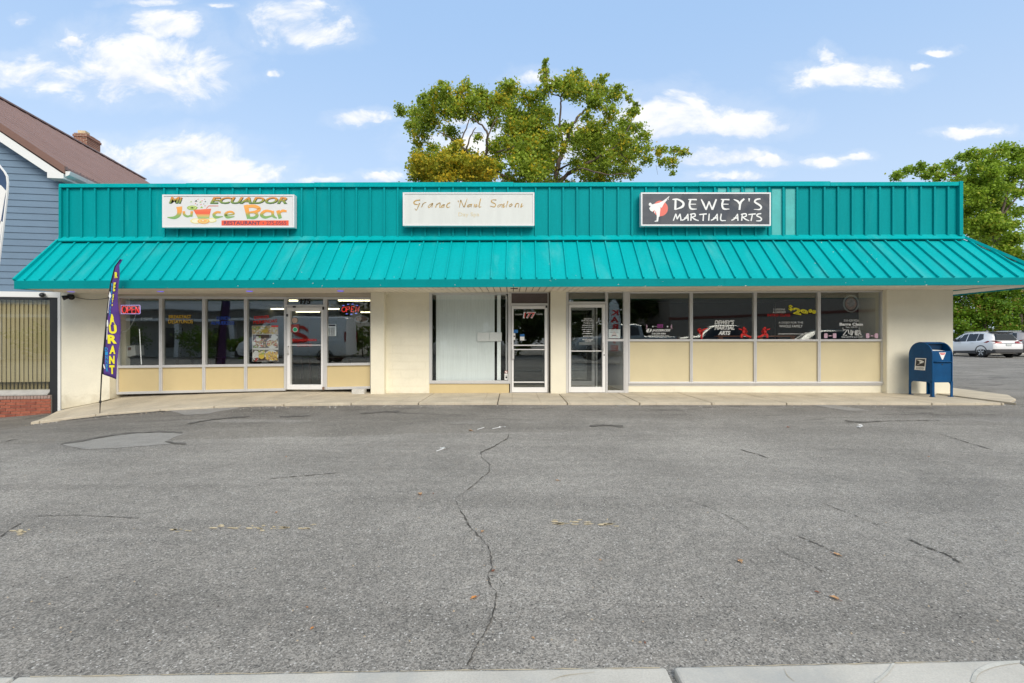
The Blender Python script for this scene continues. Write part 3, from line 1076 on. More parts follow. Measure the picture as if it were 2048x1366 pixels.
    mb.build('wall', CREAM, shop)
    mb = MB()
    mb.box(10.67, 10.867, 12.9, 26, -0.1, 4.6, 0)
    mb.build('wall', CREAM, shop)
    mb = MB()
    mb.box(-10.75, 10.67, 25.8, 26, -0.1, 4.6, 0)
    mb.build('wall', CREAM, shop)
    xp1, xp2 = P(752, 700, YW).x, P(1117, 700, YW).x
    mb = MB()
    mb.box(xp1 - 0.1, xp1 + 0.1, 12.5, 25.8, 0.1, 2.93, 0)
    mb.box(xp2 - 0.1, xp2 + 0.1, 12.5, 25.8, 0.1, 2.93, 1)
    mb.box(-10.749, xp1 - 0.101, 25.6, 25.79, 0.1, 2.93, 0)
    mb.box(xp1 + 0.101, xp2 - 0.101, 17.0, 17.2, 0.1, 2.93, 1)
    mb.box(xp2 + 0.101, 10.66, 19.6, 19.8, 0.1, 2.93, 1)
    mb.box(-10.74, -10.70, 12.6, 25.5, 0.1, 2.93, 0)
    mb.box(10.62, 10.66, 12.95, 19.5, 0.1, 2.93, 1)
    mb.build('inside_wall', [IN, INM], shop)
    mb = MB()
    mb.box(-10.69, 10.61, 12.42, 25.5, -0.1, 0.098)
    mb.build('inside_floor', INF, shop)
    mb = MB()
    mb.box(-10.74, 10.66, 12.41, 25.78, 2.94, 3.0)
    mb.build('inside_ceiling', INC, shop)
    mb = MB()
    mb.box(-10.9, 10.8, 11.96, 26, 4.3, 4.4)
    mb.build('roof', material('roof_membrane', (0.12, 0.12, 0.12), 0.9, var=0.1), shop)
    mb = MB()
    mb.box(-10.7, 10.8, 12.02, 12.39, 2.60, 4.29)
    mb.build('upper_wall', HEADER, shop)


shop_shell()


# ------------------------------------------------------------------ shop windows and doors
YF, YB = 12.04, 12.14        # front and back of the metal frames
YG = 12.10                   # glass


def bay(x0, x1, top, bot, sill=None, panel=TAN, jl=3.0, jr=3.0, th=4.5, bh=5.0, sh=5.0, name='shop_window', part_label=None, glass=None):
    """one bay: metal frame, pane, and a painted panel below the sill rail; pixel lines top(x), sill(x), bot(x)"""
    mb = MB()
    a, b = x0 + jl, x1 - jr
    mb.px([(x0 + .1, bot(x0)), (a, bot(a)), (a, top(a)), (x0 + .1, top(x0))], YF, YB)
    mb.px([(b, bot(b)), (x1 - .1, bot(x1)), (x1 - .1, top(x1)), (b, top(b))], YF, YB)
    mb.px([(a, top(a) + th), (b, top(b) + th), (b, top(b)), (a, top(a))], YF + 0.002, YB)
    mb.px([(a, bot(a)), (b, bot(b)), (b, bot(b) - bh), (a, bot(a) - bh)], YF + 0.002, YB)
    if sill:
        mb.px([(a, sill(a) + sh / 2), (b, sill(b) + sh / 2), (b, sill(b) - sh / 2), (a, sill(a) - sh / 2)], YF - 0.004, YB)
    w = mb.build(name, ALU, shop, bevel=0.004, label=part_label)
    low = (lambda x: sill(x) - sh / 2) if sill else (lambda x: bot(x) - bh)
    mb = MB()
    mb.px([(a, low(a)), (b, low(b)), (b, top(b) + th), (a, top(a) + th)], YG, YG + 0.006)
    mb.build('pane', glass or GLASS, w, local=True)
    if sill:
        mb = MB()
        mb.px([(a, bot(a) - bh), (b, bot(b) - bh), (b, sill(b) + sh / 2), (a, sill(a) + sh / 2)], YG - 0.015, YG + 0.02)
        mb.build('lower_panel', panel, w, local=True)
    return w


def lettering(parent, mat, items, Y=YG - 0.012, zm=None, name='lettering', bold=0.0, shear=0.0):
    """items: (text, rect) in photo pixels or in the crop of zm"""
    mb = MB()
    fm = on(Y) if zm is None else onz(zm, Y)
    for s, rect in items:
        mb.text(s, fm, rect, bold, shear)
    return mb.build(name, mat, parent, local=True, fix=False)


L_top = line(232, 592.0, 741, 594.5)
L_sill = line(232, 733.8, 741, 728.0)
L_bot = line(232, 789.0, 741, 777.5)
zA = zoom(5.94, 220, 570)
zB = zoom(5.94, 480, 570)
wins = []
for x0, x1 in ((232.4, 320.6), (320.6, 407.0), (407.0, 490.7), (490.7, 570.8)):
    wins.append(bay(x0, x1, L_top, L_bot, L_sill, TAN))
wins.append(bay(650.5, 741, L_top, L_bot, L_sill, TAN, jr=0.8))
# painted words on the restaurant panes
lettering(wins[0], material('dim_white_neon', (0.5, 0.52, 0.52), 0.4), [("pepsi", (370, 378, 500, 420))], zm=zA, Y=12.3)
lettering(wins[1], VINYL_K, [("BREAKFAST", (702, 362, 968, 402)), ("DESAYUNOS", (700, 419, 988, 460))], zm=zA, Y=YG - 0.010, bold=0.0, name='lettering_shadow')
lettering(wins[1], VINYL_O, [("BREAKFAST", (698, 357, 964, 397)), ("DESAYUNOS", (695, 414, 984, 456))], zm=zA, bold=0.0)
lettering(wins[2], VINYL_B, [("LUNCH", (1270, 372, 1425, 412)), ("ALMUERZOS", (1200, 430, 1475, 470))], zm=zA, bold=0.0)
mb = MB()
tilt = lambda x, y: P(*zB(x, y - (x - 160) * 0.075), YG - 0.012)
mb.text("DINNER", tilt, (170, 372, 350, 408), 0.0)
mb.text("MERIENDAS", tilt, (160, 424, 437, 464), 0.0)
mb.build('lettering', VINYL_R, wins[3], local=True, fix=False)


def door(x0, x1, yt, yb, lx0, lx1, lt, lb, gx0, gx1, gt, gb, tr_t, tr_b, bars=(), name='shop_door'):
    """frame with transom, leaf and glass"""
    mb = MB()
    mb.pxr(x0, yt, lx0 - 0.6, yb, YF, YB + 0.02)
    mb.pxr(lx1 + 0.6, yt, x1, yb, YF, YB + 0.02)
    mb.pxr(lx0 - 0.6, yt, lx1 + 0.6, tr_t, YF + 0.002, YB)
    mb.pxr(lx0 - 0.6, tr_b, lx1 + 0.6, lt - 0.5, YF + 0.002, YB)
    d = mb.build(name, ALU, shop, bevel=0.004)
    mb = MB()
    mb.pxr(lx0, lt, gx0, lb, YF - 0.012, YB)
    mb.pxr(gx1, lt, lx1, lb, YF - 0.012, YB)
    mb.pxr(gx0, lt, gx1, gt, YF - 0.010, YB)
    mb.pxr(gx0, gb, gx1, lb, YF - 0.010, YB)
    for (ya, yb2) in bars:
        mb.pxr(gx0, ya, gx1, yb2, YF + 0.02, YB - 0.02)
    mb.build('door_leaf', WHITE, d, local=True, bevel=0.004)
    mb = MB()
    mb.pxr(gx0, gt, gx1, gb, YG, YG + 0.006)
    mb.build('pane', GLASS, d, local=True)
    return d


def pull(d, x, y0, y1, out=0.07, side=1):
    mb = MB()
    a, b = P(x, y0, YF - 0.012), P(x, y1, YF - 0.012)
    o = Vector((0, -out, 0))
    mb.tube([a, a + o * 0.8 + Vector((0, 0, -0.01)), a + o + Vector((0, 0, -0.05)), b + o + Vector((0, 0, 0.05)), b + o * 0.8 + Vector((0, 0, 0.01)), b], 0.014, 8)
    mb.build('handle', ALU, d, smooth=True, local=True)


# restaurant door, number 175
d175 = door(570.8, 650.5, 594, 779, 574.0, 645.5, 614.5, 779, 580.0, 642.0, 622, 769.5, 597, 609.5)
mb = MB(); mb.pxr(575, 597, 646, 609.5, YG, YG + 0.006); mb.build('transom_pane', GLASS, d175, local=True)
mb = MB(); mb.pxr(580.2, 689.2, 641.8, 691.2, YG - 0.03, YG - 0.008); mb.build('push_bar', ALU, d175, local=True)
pull(d175, 577.5, 692.5, 708)
lettering(d175, VINYL_K, [("175", (600.5, 596.6, 620.6, 608.4))], Y=YG - 0.014, bold=0.05, name='house_number')
for x in (598, 623.5):
    MB().disc(P(x, 602.3, YG - 0.014), (1, 0, 0), (0, 0, 1), 0.011, 0.011, 10).build('number_dot', VINYL_K, d175, local=True)
lettering(d175, VINYL_R, [("ECUADORIAN", (625, 638, 905, 668)), ("CUISINE", (675, 700, 855, 728))], zm=zB, bold=0.0)
mb = MB()
for (x, y, r) in ((650, 420, 34),):
    mb.disc(P(*zB(x, y), YG - 0.016), (1, 0, 0), (0, 0, 1), r / 5.94 * 12.1 / F, r / 5.94 * 12.1 / F, 20)
mb.build('round_sticker', material('peach_sticker', (0.60, 0.42, 0.33), 0.5), d175, local=True)
mb = MB()
mb.sheet([zB(607, 470), zB(702, 466), zB(702, 560), zB(600, 560)], YG - 0.013)
mb.build('red_sticker', material('dull_red_sticker', (0.33, 0.05, 0.05), 0.5), d175, local=True)
mb = MB()
r = 30 / 5.94 * 12.1 / F
mb.disc(P(*zB(655, 530), YG - 0.018), (1, 0, 0), (0, 0, 1), r, r, 24)
mb.disc(P(*zB(655, 530), YG - 0.021), (1, 0, 0), (0, 0, 1), r * .82, r * .82, 24, 1)
mb.build('green_sticker', [VINYL_W, material('green_sticker', (0.02, 0.50, 0.25), 0.5)], d175, local=True)
for q in ((585.5, 612.0, 591, 615.2), (572.3, 628, 575.4, 633), (644.6, 613.5, 647.6, 619.5)):
    MB().pxr(*q, YF - 0.03, YF - 0.013).build('door_contact', BLACK, d175, local=True)
mb = MB()
mb.pxr(644.4, 774, 648.2, 779.4, YF - 0.035, YF - 0.013)
mb.build('hinge', material('rusty_steel', (0.20, 0.12, 0.08), 0.7, var=0.3, vscale=20), d175, local=True)

# empty salon: big window, door 177
R_top = line(858, 585.0, 1774, 581.0)
win177 = bay(858.4, 1020.2, line(858, 584.6, 1020, 584.6), line(858, 767.4, 1020, 767.4), None, jl=5.2, jr=3.8, th=2.6, bh=6.0, glass=GLASS_CLEAR)
zC = zoom(5.3895, 740, 570)
d177 = door(1020.4, 1097, 584.6, 786, 1023.5, 1095, 612, 785, 1027.2, 1089.5, 617.4, 775, 586.2, 606.5,
            bars=((689.4, 691.6), (698.2, 700.0), (763.4, 765.4)))
mb = MB(); mb.pxr(1023, 586.2, 1095.5, 606.5, YG - 0.01, YG + 0.02); mb.build('transom_panel', material('brown_panel', (0.11, 0.085, 0.08), 0.6, var=0.08, vscale=5, var2=0.1), d177, local=True)
mb = MB(); mb.pxr(1023.4, 698.5, 1028.4, 718.2, YF - 0.06, YF - 0.013); mb.build('handle', ALU, d177, local=True, bevel=0.006)
mb = MB()
mb.disc(P(1023.0, 686.8, YF - 0.016), (1, 0, 0), (0, 0, 1), 0.009, 0.009, 10, depth=(0, 0.004, 0))
mb.pxr(1091.5, 611, 1094.5, 615.5, YF - 0.03, YF - 0.013)
mb.build('lock', DARK, d177, local=True)
lettering(d177, VINYL_W, [("177", (1648, 290, 1790, 361))], zm=zC, Y=YG - 0.010, bold=0.06, shear=0.12, name='number_outline')
lettering(d177, VINYL_R, [("177", (1661, 299, 1778, 352))], zm=zC, Y=YG - 0.014, bold=0.01, shear=0.12, name='house_number')
lettering(d177, VINYL_W, [("COLUMBIA", (1562, 310, 1645, 324)), ("TURNPIKE", (1790, 309, 1866, 322))], zm=zC)
mb = MB()
mb.sheet([zC(1545, 482), zC(1594, 482), zC(1594, 516), zC(1545, 516)], YG - 0.010)
mb.sheet([zC(1617, 530), zC(1664, 530), zC(1664, 556), zC(1617, 556)], YG - 0.010)
mb.build('blue_sticker', material('blue_sticker', (0.02, 0.16, 0.45), 0.5, var=0.3, vscale=30), d177, local=True)
mb = MB()
mb.sheet([zC(1545, 520), zC(1566, 520), zC(1566, 592), zC(1545, 592)], YG - 0.010)
mb.sheet([zC(1617, 556.5), zC(1664, 556.5), zC(1664, 598), zC(1617, 598)], YG - 0.010)
mb.sheet([zC(1450, 955), zC(1487, 955), zC(1487, 1022), zC(1450, 1022)], YG - 0.010)
mb.build('white_sticker', PAPER, d177, local=True)
mb = MB()
mb.sheet([zC(1547, 545), zC(1562, 545), zC(1562, 560), zC(1547, 560)], YG - 0.013)
mb.sheet([zC(1460, 970), zC(1478, 970), zC(1478, 975), zC(1460, 975)], YG - 0.013)
mb.sheet([zC(1460, 985), zC(1478, 985), zC(1478, 1005), zC(1460, 1005)], YG - 0.013)
mb.build('sticker_print', VINYL_K, d177, local=True)
mb = MB()
c = P(*zC(1468, 938), YG - 0.013)
mb.disc(c, (1, 0, 0), (0, 0, 1), 0.038, 0.038, 20)
mb.disc(c + Vector((0, -.002, 0)), (1, 0, 0), (0, 0, 1), 0.030, 0.030, 20, 1)
mb.ribbon([(1458, 950), (1478, 926)], 5, onz(zC, YG - 0.018), 0)
mb.build('no_smoking_mark', [material('faded_red', (0.4, 0.12, 0.1), 0.5), VINYL_W], win177, local=True, fix=False)

# martial arts entry: door, narrow sidelight
zD = zoom(5.463, 1100, 570)
dM = door(1132.2, 1213.0, 582.5, 786, 1137.8, 1210.6, 608.6, 785, 1141.8, 1205.0, 614.6, 774.2, 584.6, 603.2, bars=((701.2, 703.0),))
mb = MB(); mb.pxr(1138, 584.6, 1210.5, 603.2, YG, YG + 0.006); mb.build('transom_pane', GLASS, dM, local=True)
pull(dM, 1205.5, 686.5, 702.5)
mb = MB(); mb.disc(P(1208.3, 710, YF - 0.016), (1, 0, 0), (0, 0, 1), 0.016, 0.016, 12, depth=(0, 0.006, 0)); mb.build('lock', DARK, dM, local=True)
mb = MB()
fm = onz(zD, YG - 0.012)
mb.text("DEWEY'S", fm, (372, 361, 455, 378), 0.02)
mb.text("MARTIAL ARTS", fm, (345, 381, 478, 398), 0.02)
for (a, b, y) in ((365, 465, 415), (355, 475, 440), (350, 478, 462), (348, 470, 486), (362, 450, 508), (350, 460, 530)):
    x = a
    while x < b:
        w = random.uniform(5, 9)
        mb.ribbon([(x, y + random.uniform(-6, 6)), (x + w * .5, y + random.uniform(-6, 6)), (x + w, y + random.uniform(-6, 6))], 4.5, fm)
        x += w + 2
mb.text("KICKBOXING", fm, (362, 552, 466, 566), 0.02)
mb.text("PRIVATE LESSONS", fm, (354, 590, 470, 603), 0.02)
mb.text("AVAILABLE", fm, (378, 606, 456, 618), 0.02)
mb.build('lettering', VINYL_W, dM, local=True, fix=False)
side = bay(1213.0, 1250.0, line(1213, 582.6, 1250, 582.4), line(1213, 785.5, 1250, 785.5), None, jl=2.4, jr=2.8, th=2.4, bh=4.0, part_label='narrow glass sidelight beside the entry door')
mb = MB(); mb.pxr(1215.4, 678, 1247.2, 682.6, YF, YB - 0.02); mb.build('rail', ALU, side, local=True)
mb = MB(); mb.pxr(1250.1, 582, 1257.2, 786, YF - 0.01, YB + 0.05); mb.build('mullion', ALU, shop, bevel=0.004)

M_top = line(1257, 583.6, 1769, 580.8)
M_sill = line(1257, 680.6, 1769, 680.6)
M_bot = line(1257, 771.5, 1769, 771.0)
mwins = []
for x0, x1 in ((1257.4, 1383.2), (1383.2, 1511), (1511, 1639), (1639, 1769)):
    mwins.append(bay(x0, x1, M_top, M_bot, M_sill, TAN2, bh=8.0, sh=4.4, jr=2.7 if x1 < 1700 else 5.5, jl=2.7, th=3.0))
mb = MB(); mb.px([(1257.5, 767.5), (1769, 767.2), (1769, 765.2), (1257.5, 765.6)], YF - 0.03, YF - 0.001); mb.build('sill_lip', ALU, shop, bevel=0.003)
zE = zoom(5.94, 1380, 570)
zG = zoom(12.8, 1240, 630)
zH = zoom(7.314, 1500, 600)
zI = zoom(5.253, 1620, 560)
YL = YG - 0.012
# first martial arts pane: dance class words and round mark
mb = MB(); fm = onz(zG, YL)
mb.text("JAZZERCISE", fm, (820, 362, 1296, 436), 0.045, 0.25)
mb.text("518-209-4984", fm, (815, 452, 1168, 500), 0.02)
mb.text("www.jazzercise.com", fm, (712, 512, 1256, 560), 0.015)
mb.disc(fm(742, 395), Vector((0.93, 0, 0.37)), Vector((-0.37, 0, 0.93)), 74 / 12.8 * YL / F, 50 / 12.8 * YL / F, 24)
mb.build('lettering', VINYL_W, mwins[0], local=True, fix=False)
mb = MB(); mb.ribbon([(775, 340), (752, 395), (745, 425), (715, 440)], [26, 22, 18, 8], onz(zG, YL - 0.003)); mb.build('round_mark_stroke', VINYL_K, mwins[0], local=True, fix=False)
mb = MB(); fm = onz(zG, YL)
for (cx, fl, sc) in ((682, 1, 1.0), (1322, -1, 1.05)):
    g = lambda x, y, cx=cx, fl=fl, sc=sc: fm(cx + fl * x * sc, 300 + y * sc)
    mb.disc(g(0, -45), (1, 0, 0), (0, 0, 1), 0.011, 0.011, 10)
    mb.ribbon([(0, -34), (4, 0), (-2, 20)], [22, 20, 18], g)
    mb.ribbon([(0, -25), (22, -15), (18, 5)], 8, g)
    mb.ribbon([(-4, 15), (-18, 58)], [12, 7], g)
    mb.ribbon([(2, 15), (14, 30), (10, 56)], [12, 9, 7], g)
mb.build('dancer_decal', VINYL_P, mwins[0], local=True, fix=False)
mb = MB()
for cx in (975, 1022, 1078):
    g = lambda x, y, cx=cx: fm(cx + x, 285 + y)
    mb.disc(g(0, -42), (1, 0, 0), (0, 0, 1), 0.010, 0.010, 10)
    mb.ribbon([(0, -34), (0, 15)], [26, 18], g)
    mb.ribbon([(-8, -25), (-24, -40)], 8, g)
    mb.ribbon([(8, -25), (24, -38)], 8, g)
    mb.ribbon([(-3, 10), (-20, 42)], 10, g)
    mb.ribbon([(3, 10), (20, 42)], 10, g)
mb.build('dancer_decal', VINYL_M, mwins[0], local=True, fix=False)
mb = MB()
for x in (842, 1218):
    mb.disc(fm(x, 296), (1, 0, 0), (0, 0, 1), 0.019, 0.019, 14)
mb.ribbon([(856, 294), (950, 290)], 6, fm)
mb.build('white_dot', VINYL_W, mwins[0], local=True, fix=False)


def kicker(fm):
    mb = MB()
    mb.disc(fm(118, 523), (1, 0, 0), (0, 0, 1), 0.026, 0.026, 12)
    mb.ribbon([(105, 530), (125, 555), (145, 560)], [40, 50, 44], fm)
    mb.ribbon([(140, 545), (175, 525), (212, 515)], [24, 16, 7], fm)
    mb.ribbon([(140, 560), (138, 600), (136, 635)], [30, 20, 14], fm)
    mb.ribbon([(128, 634), (150, 634)], 9, fm)
    mb.ribbon([(98, 520), (95, 545), (112, 565)], 12, fm)
    return mb


def stance(fm, cx, fl):
    g = lambda x, y: fm(cx + fl * x, y)
    mb = MB()
    mb.disc(g(0, 512), (1, 0, 0), (0, 0, 1), 0.029, 0.033, 14)
    mb.ribbon([(0, 520), (6, 550), (4, 585)], [50, 50, 40], g)
    mb.ribbon([(-8, 535), (-32, 528), (-62, 521)], [20, 14, 9], g)
    mb.ribbon([(14, 535), (34, 555), (10, 565)], [18, 16, 12], g)
    mb.ribbon([(0, 580), (-28, 595), (-26, 625)], [30, 26, 16], g)
    mb.ribbon([(10, 580), (42, 605), (86, 620)], [32, 22, 12], g)
    mb.ribbon([(-40, 624), (-16, 624)], 10, g)
    return mb


kicker(onz(zE, YL)).build('kicking_decal', VINYL_R, mwins[1], local=True, fix=False)
stance(onz(zE, YL), 642, 1).build('stance_decal', VINYL_R, mwins[1], local=True, fix=False)
lettering(mwins[1], VINYL_W, [("DEWEY\"S", (290, 416, 528, 468)), ("MARTIAL", (290, 482, 530, 532)), ("ARTS", (334, 545, 482, 594))], zm=zE, bold=0.05, shear=0.3)
stance(onz(zE, YL), 890, -1).build('stance_decal', VINYL_R, mwins[2], local=True, fix=False)
lettering(mwins[2], VINYL_W, [("3 LESSONS", (342, 125, 512, 152)), ("& UNIFORM", (340, 163, 518, 192)), ("A DOJO FOR THE", (418, 316, 778, 352)),
                              ("WHOLE FAMILY", (428, 363, 770, 402)), ("deweysmartialartsrens.com", (415, 481, 775, 510))], zm=zH, bold=0.0)
lettering(mwins[2], VINYL_R, [("INTRO CLASS", (255, 203, 588, 240))], zm=zH, bold=0.0)
mb = MB()
rot = lambda x, y: P(*zH(x, y + (x - 570) * 0.20), YL)
mb.text("$", rot, (565, 68, 628, 158), 0.02)
mb.text("29", rot, (632, 92, 852, 192), 0.06)
for x in (883, 938):
    mb.disc(rot(x, 100 if x > 900 else 98), (1, 0, 0), (0, 0, 1), 28 / 7.314 * YL / F, 28 / 7.314 * YL / F, 20)
mb.build('price_lettering', VINYL_Y, mwins[2], local=True, fix=False)
mb = MB()
rot2 = lambda x, y: P(*zH(x, y + (x - 570) * 0.20), YL - 0.004)
mb.text("2", rot2, (655, 108, 735, 178), -0.03)
mb.text("9", rot2, (765, 108, 838, 180), -0.03)
for x in (883, 938):
    mb.text("0", rot2, (x - 10, 86, x + 10, 112), -0.02)
mb.build('price_outline', material('olive_outline', (0.22, 0.19, 0.02), 0.5), mwins[2], local=True, fix=False)
lettering(mwins[3], VINYL_W, [("518-428-9526", (356, 414, 512, 437)), ("Tues. 5:30 PM", (374, 487, 496, 503)), ("Wed 5:30 PM & Sat 8:15 AM", (330, 590, 552, 606))], zm=zI, bold=0.0)
lettering(mwins[3], VINYL_W, [("Barre Class", (310, 449, 558, 480))], zm=zI, bold=0.05, name='class_lettering')
mb = MB(); fm = onz(zI, YL)
for st in ([(345, 525), (392, 522), (348, 582), (388, 580)], [(402, 522), (408, 560), (430, 578), (432, 524)], [(440, 582), (452, 530), (462, 556), (478, 526), (476, 580)],
           [(492, 524), (490, 582)], [(490, 526), (512, 535), (492, 552), (516, 568), (490, 580)], [(508, 584), (524, 522), (536, 580)], [(516, 562), (534, 560)]):
    mb.ribbon(st, 9, fm, smooth=1)
for x in (346, 516):
    mb.disc(fm(x, 506), (1, 0, 0), (0, 0, 1), 0.012, 0.012, 8)
mb.build('dance_lettering', VINYL_W, mwins[3], local=True, fix=False)
for cx in (213, 652):
    mb = MB()
    for s in (-1, 1):
        x = cx + s * 46
        mb.face([fm(x - 18, 565), fm(x - 13, 560), fm(x + 13, 560), fm(x + 18, 565), fm(x + 18, 605), fm(x + 13, 611), fm(x - 13, 611), fm(x - 18, 605)])
        mb.disc(fm(cx + s * 20, 586), (1, 0, 0), (0, 0, 1), 0.017, 0.017, 8)
    mb.ribbon([(cx - 28, 586), (cx + 28, 586)], 10, fm)
    mb.build('dumbbell_decal', VINYL_P, mwins[3], local=True, fix=False)

# ------------------------------------------------------------------ box signs on the parapet
YS = 11.5


def sign_box(x0, y0, x1, y1, face, rim, label, rimw=3.0, edge_mat=None):
    c = P((x0 + x1) / 2, y1, YP)
    t = thing('shop_sign', label, 'sign', c)
    mb = MB()
    mb.px([(x0, y1), (x1, y1), (x1, y0), (x0, y0)], YS, YP - 0.05)
    mb.build('cabinet', rim, t, bevel=0.01)
    mb = MB()
    for q in ([(x0, y1), (x1, y1), (x1 - rimw, y1 - rimw), (x0 + rimw, y1 - rimw)], [(x0, y0), (x1, y0), (x1 - rimw, y0 + rimw), (x0 + rimw, y0 + rimw)],
              [(x0, y1), (x0, y0), (x0 + rimw, y0 + rimw), (x0 + rimw, y1 - rimw)], [(x1, y1), (x1, y0), (x1 - rimw, y0 + rimw), (x1 - rimw, y1 - rimw)]):
        mb.px(q, YS - 0.028, YS - 0.001)
    mb.build('rim', rim, t, bevel=0.004)
    mb = MB()
    mb.pxr(x0 + rimw + .1, y0 + rimw + .1, x1 - rimw - .1, y1 - rimw - .1, YS - 0.012, YS - 0.001)
    f = mb.build('face', face, t)
    mb = MB()
    for xb in (lin(x0, x1, 0.2), lin(x0, x1, 0.8)):
        b = P(xb, lin(y0, y1, 0.5), YP)
        mb.box(b.x - 0.03, b.x + 0.03, YP - 0.05, YP - 0.003, b.z - 0.05, b.z + 0.05)
    mb.build('bracket', BLACK, t)
    return t, f


SIGN_W = material('sign_acrylic', (0.74, 0.74, 0.74), 0.35, var=0.015, vscale=2)
SIGN_O = material('aged_sign_acrylic', (0.70, 0.715, 0.69), 0.4, var=0.03, vscale=2.5, stretch=(3, 1, 0.4))
SIGN_RIM = material('sign_rim_white', (0.80, 0.79, 0.80), 0.4)

# juice bar
zJ = zoom(6.4, 300, 370)
juice, jf = sign_box(324.2, 389, 588.3, 455, SIGN_W, SIGN_RIM, 'white box sign with orange and green juice bar lettering and a drink glass')
yj = YS - 0.016
fm = onz(zJ, yj)


def zt(zy, zm):
    return P(*zm(0, zy), yj).z


ORG, GRN = (0.88, 0.36, 0.07), (0.21, 0.44, 0.14)
g_top = gradient_material('print_top_gradient', [(0.0, (0.13, 0.30, 0.08)), (0.45, (0.33, 0.32, 0.07)), (0.75, (0.70, 0.27, 0.05)), (1.0, (0.70, 0.27, 0.05))], zt(238, zJ), zt(152, zJ))
g_big = gradient_material('print_big_gradient', [(0.0, GRN), (0.25, (0.30, 0.42, 0.12)), (0.5, ORG), (1.0, (0.92, 0.42, 0.10))], zt(425, zJ), zt(265, zJ))
g_cup = gradient_material('print_cup_gradient', [(0.0, (0.30, 0.55, 0.20)), (0.3, (0.75, 0.45, 0.15)), (0.5, (0.85, 0.12, 0.06)), (1.0, (0.88, 0.22, 0.10))], zt(425, zJ), zt(302, zJ))
SHADOW_INK = material('dark_green_ink', (0.03, 0.05, 0.03), 0.5)
mb = MB()
f2 = lambda x, y: P(*zJ(x + 7, y + 6), yj + 0.001)
mb.text("Mi", f2, (242, 152, 412, 234), 0.035, 0.25)
mb.text("ECUADOR", f2, (766, 154, 1752, 238), 0.035, 0.3)
mb.build('lettering_shadow', SHADOW_INK, jf, local=True, fix=False)
mb = MB()
f3 = lambda x, y: P(*zJ(x, y), yj - 0.002)
mb.text("Mi", f3, (242, 152, 412, 234), 0.03, 0.25)
mb.text("ECUADOR", f3, (766, 154, 1752, 238), 0.03, 0.3)
mb.build('top_lettering', g_top, jf, local=True, fix=False)
mb = MB()
mb.ribbon([(373, 277), (378, 330), (365, 385), (310, 418), (222, 414)], [76, 62, 52, 38, 10], fm)
mb.ribbon([(432, 335), (438, 378), (478, 402), (520, 390)], [34, 32, 26, 20], fm)
mb.ribbon([(536, 335), (528, 405)], [34, 28], f3)
mb.ribbon([(905, 352), (858, 348), (818, 378), (842, 412), (935, 403)], [26, 28, 40, 36, 10], fm)
mb.ribbon([(962, 386), (1070, 374), (1052, 346), (1000, 346), (966, 376), (992, 412), (1082, 404)], [14, 20, 26, 26, 40, 34, 10], fm)
mb.ribbon([(1226, 255), (1264, 430)], [58, 46], fm, smooth=1)
mb.ribbon([(1230, 276), (1330, 270), (1400, 305), (1350, 342), (1262, 352)], [38, 42, 44, 34, 22], f3)
mb.ribbon([(1258, 350), (1338, 350), (1372, 388), (1330, 418), (1266, 418)], [16, 30, 40, 34, 24], lambda x, y: P(*zJ(x, y), yj - 0.004))
mb.ribbon([(1560, 340), (1480, 332), (1425, 380), (1475, 414), (1560, 395)], [26, 34, 44, 34, 18], fm)
mb.ribbon([(1568, 330), (1576, 395), (1622, 424)], [36, 36, 14], f3)
mb.ribbon([(1636, 325), (1668, 428)], [48, 44], fm, smooth=1)
mb.ribbon([(1655, 362), (1695, 330), (1748, 336)], [16, 34, 26], f3)
mb.build('big_lettering', g_big, jf, local=True, fix=False)
mb = MB()
mb.face([fm(555, 318), fm(783, 302), fm(755, 427), fm(615, 427)])
mb.build('drink_print', g_cup, jf, local=True, fix=False)
mb = MB()
ax, az = Vector((1, 0, 0)), Vector((0, 0, 1))
kz = yj / F / 6.4


def ell(mb, x, y, a, b, m=0, dy=0.0, zm=zJ, Y=yj, k=kz, n=22):
    mb.disc(P(*zm(x, y), Y - dy), ax, az, a * k, b * k, n, m)


inks = [material('ink_yellow', (0.85, 0.74, 0.28), 0.5), material('ink_orange', (0.90, 0.45, 0.14), 0.5), material('ink_lime', (0.36, 0.52, 0.08), 0.5),
        material('ink_dark', (0.03, 0.04, 0.05), 0.5), material('ink_red', (0.70, 0.12, 0.07), 0.5), material('ink_cream', (0.88, 0.84, 0.62), 0.5)]
ell(mb, 595, 460, 80, 33, 0); ell(mb, 792, 451, 58, 29, 0, 0.001); ell(mb, 595, 460, 62, 24, 5, 0.0012); ell(mb, 792, 451, 44, 20, 5, 0.0022)
ell(mb, 685, 462, 78, 34, 1, 0.003); ell(mb, 685, 460, 58, 23, 0, 0.004); ell(mb, 685, 460, 46, 17, 1, 0.005); ell(mb, 678, 456, 12, 6, 5, 0.006)
ell(mb, 540, 292, 67, 29, 2, 0.002); ell(mb, 540, 292, 46, 19, 5, 0.003); ell(mb, 540, 292, 40, 16, 2, 0.004); ell(mb, 540, 292, 14, 8, 3, 0.005)
mb.ribbon([(722, 300), (752, 267), (875, 268)], 8, fm, 4, smooth=1)
for (x, y, r, m) in ((525, 215, 12, 2), (588, 205, 18, 3), (645, 218, 14, 2), (708, 213, 12, 3), (615, 182, 8, 4), (697, 182, 8, 4), (665, 203, 10, 4), (582, 238, 10, 4),
                     (652, 250, 10, 4), (688, 243, 9, 3), (603, 254, 8, 3), (735, 232, 5, 2), (703, 267, 10, 4), (658, 288, 20, 2), (612, 287, 6, 3)):
    mb.face([fm(x - r, y + r * .4), fm(x + r, y + r * .3), fm(x + r * .2, y - r * .8)], m)
mb.build('fruit_print', inks, jf, local=True, fix=False)
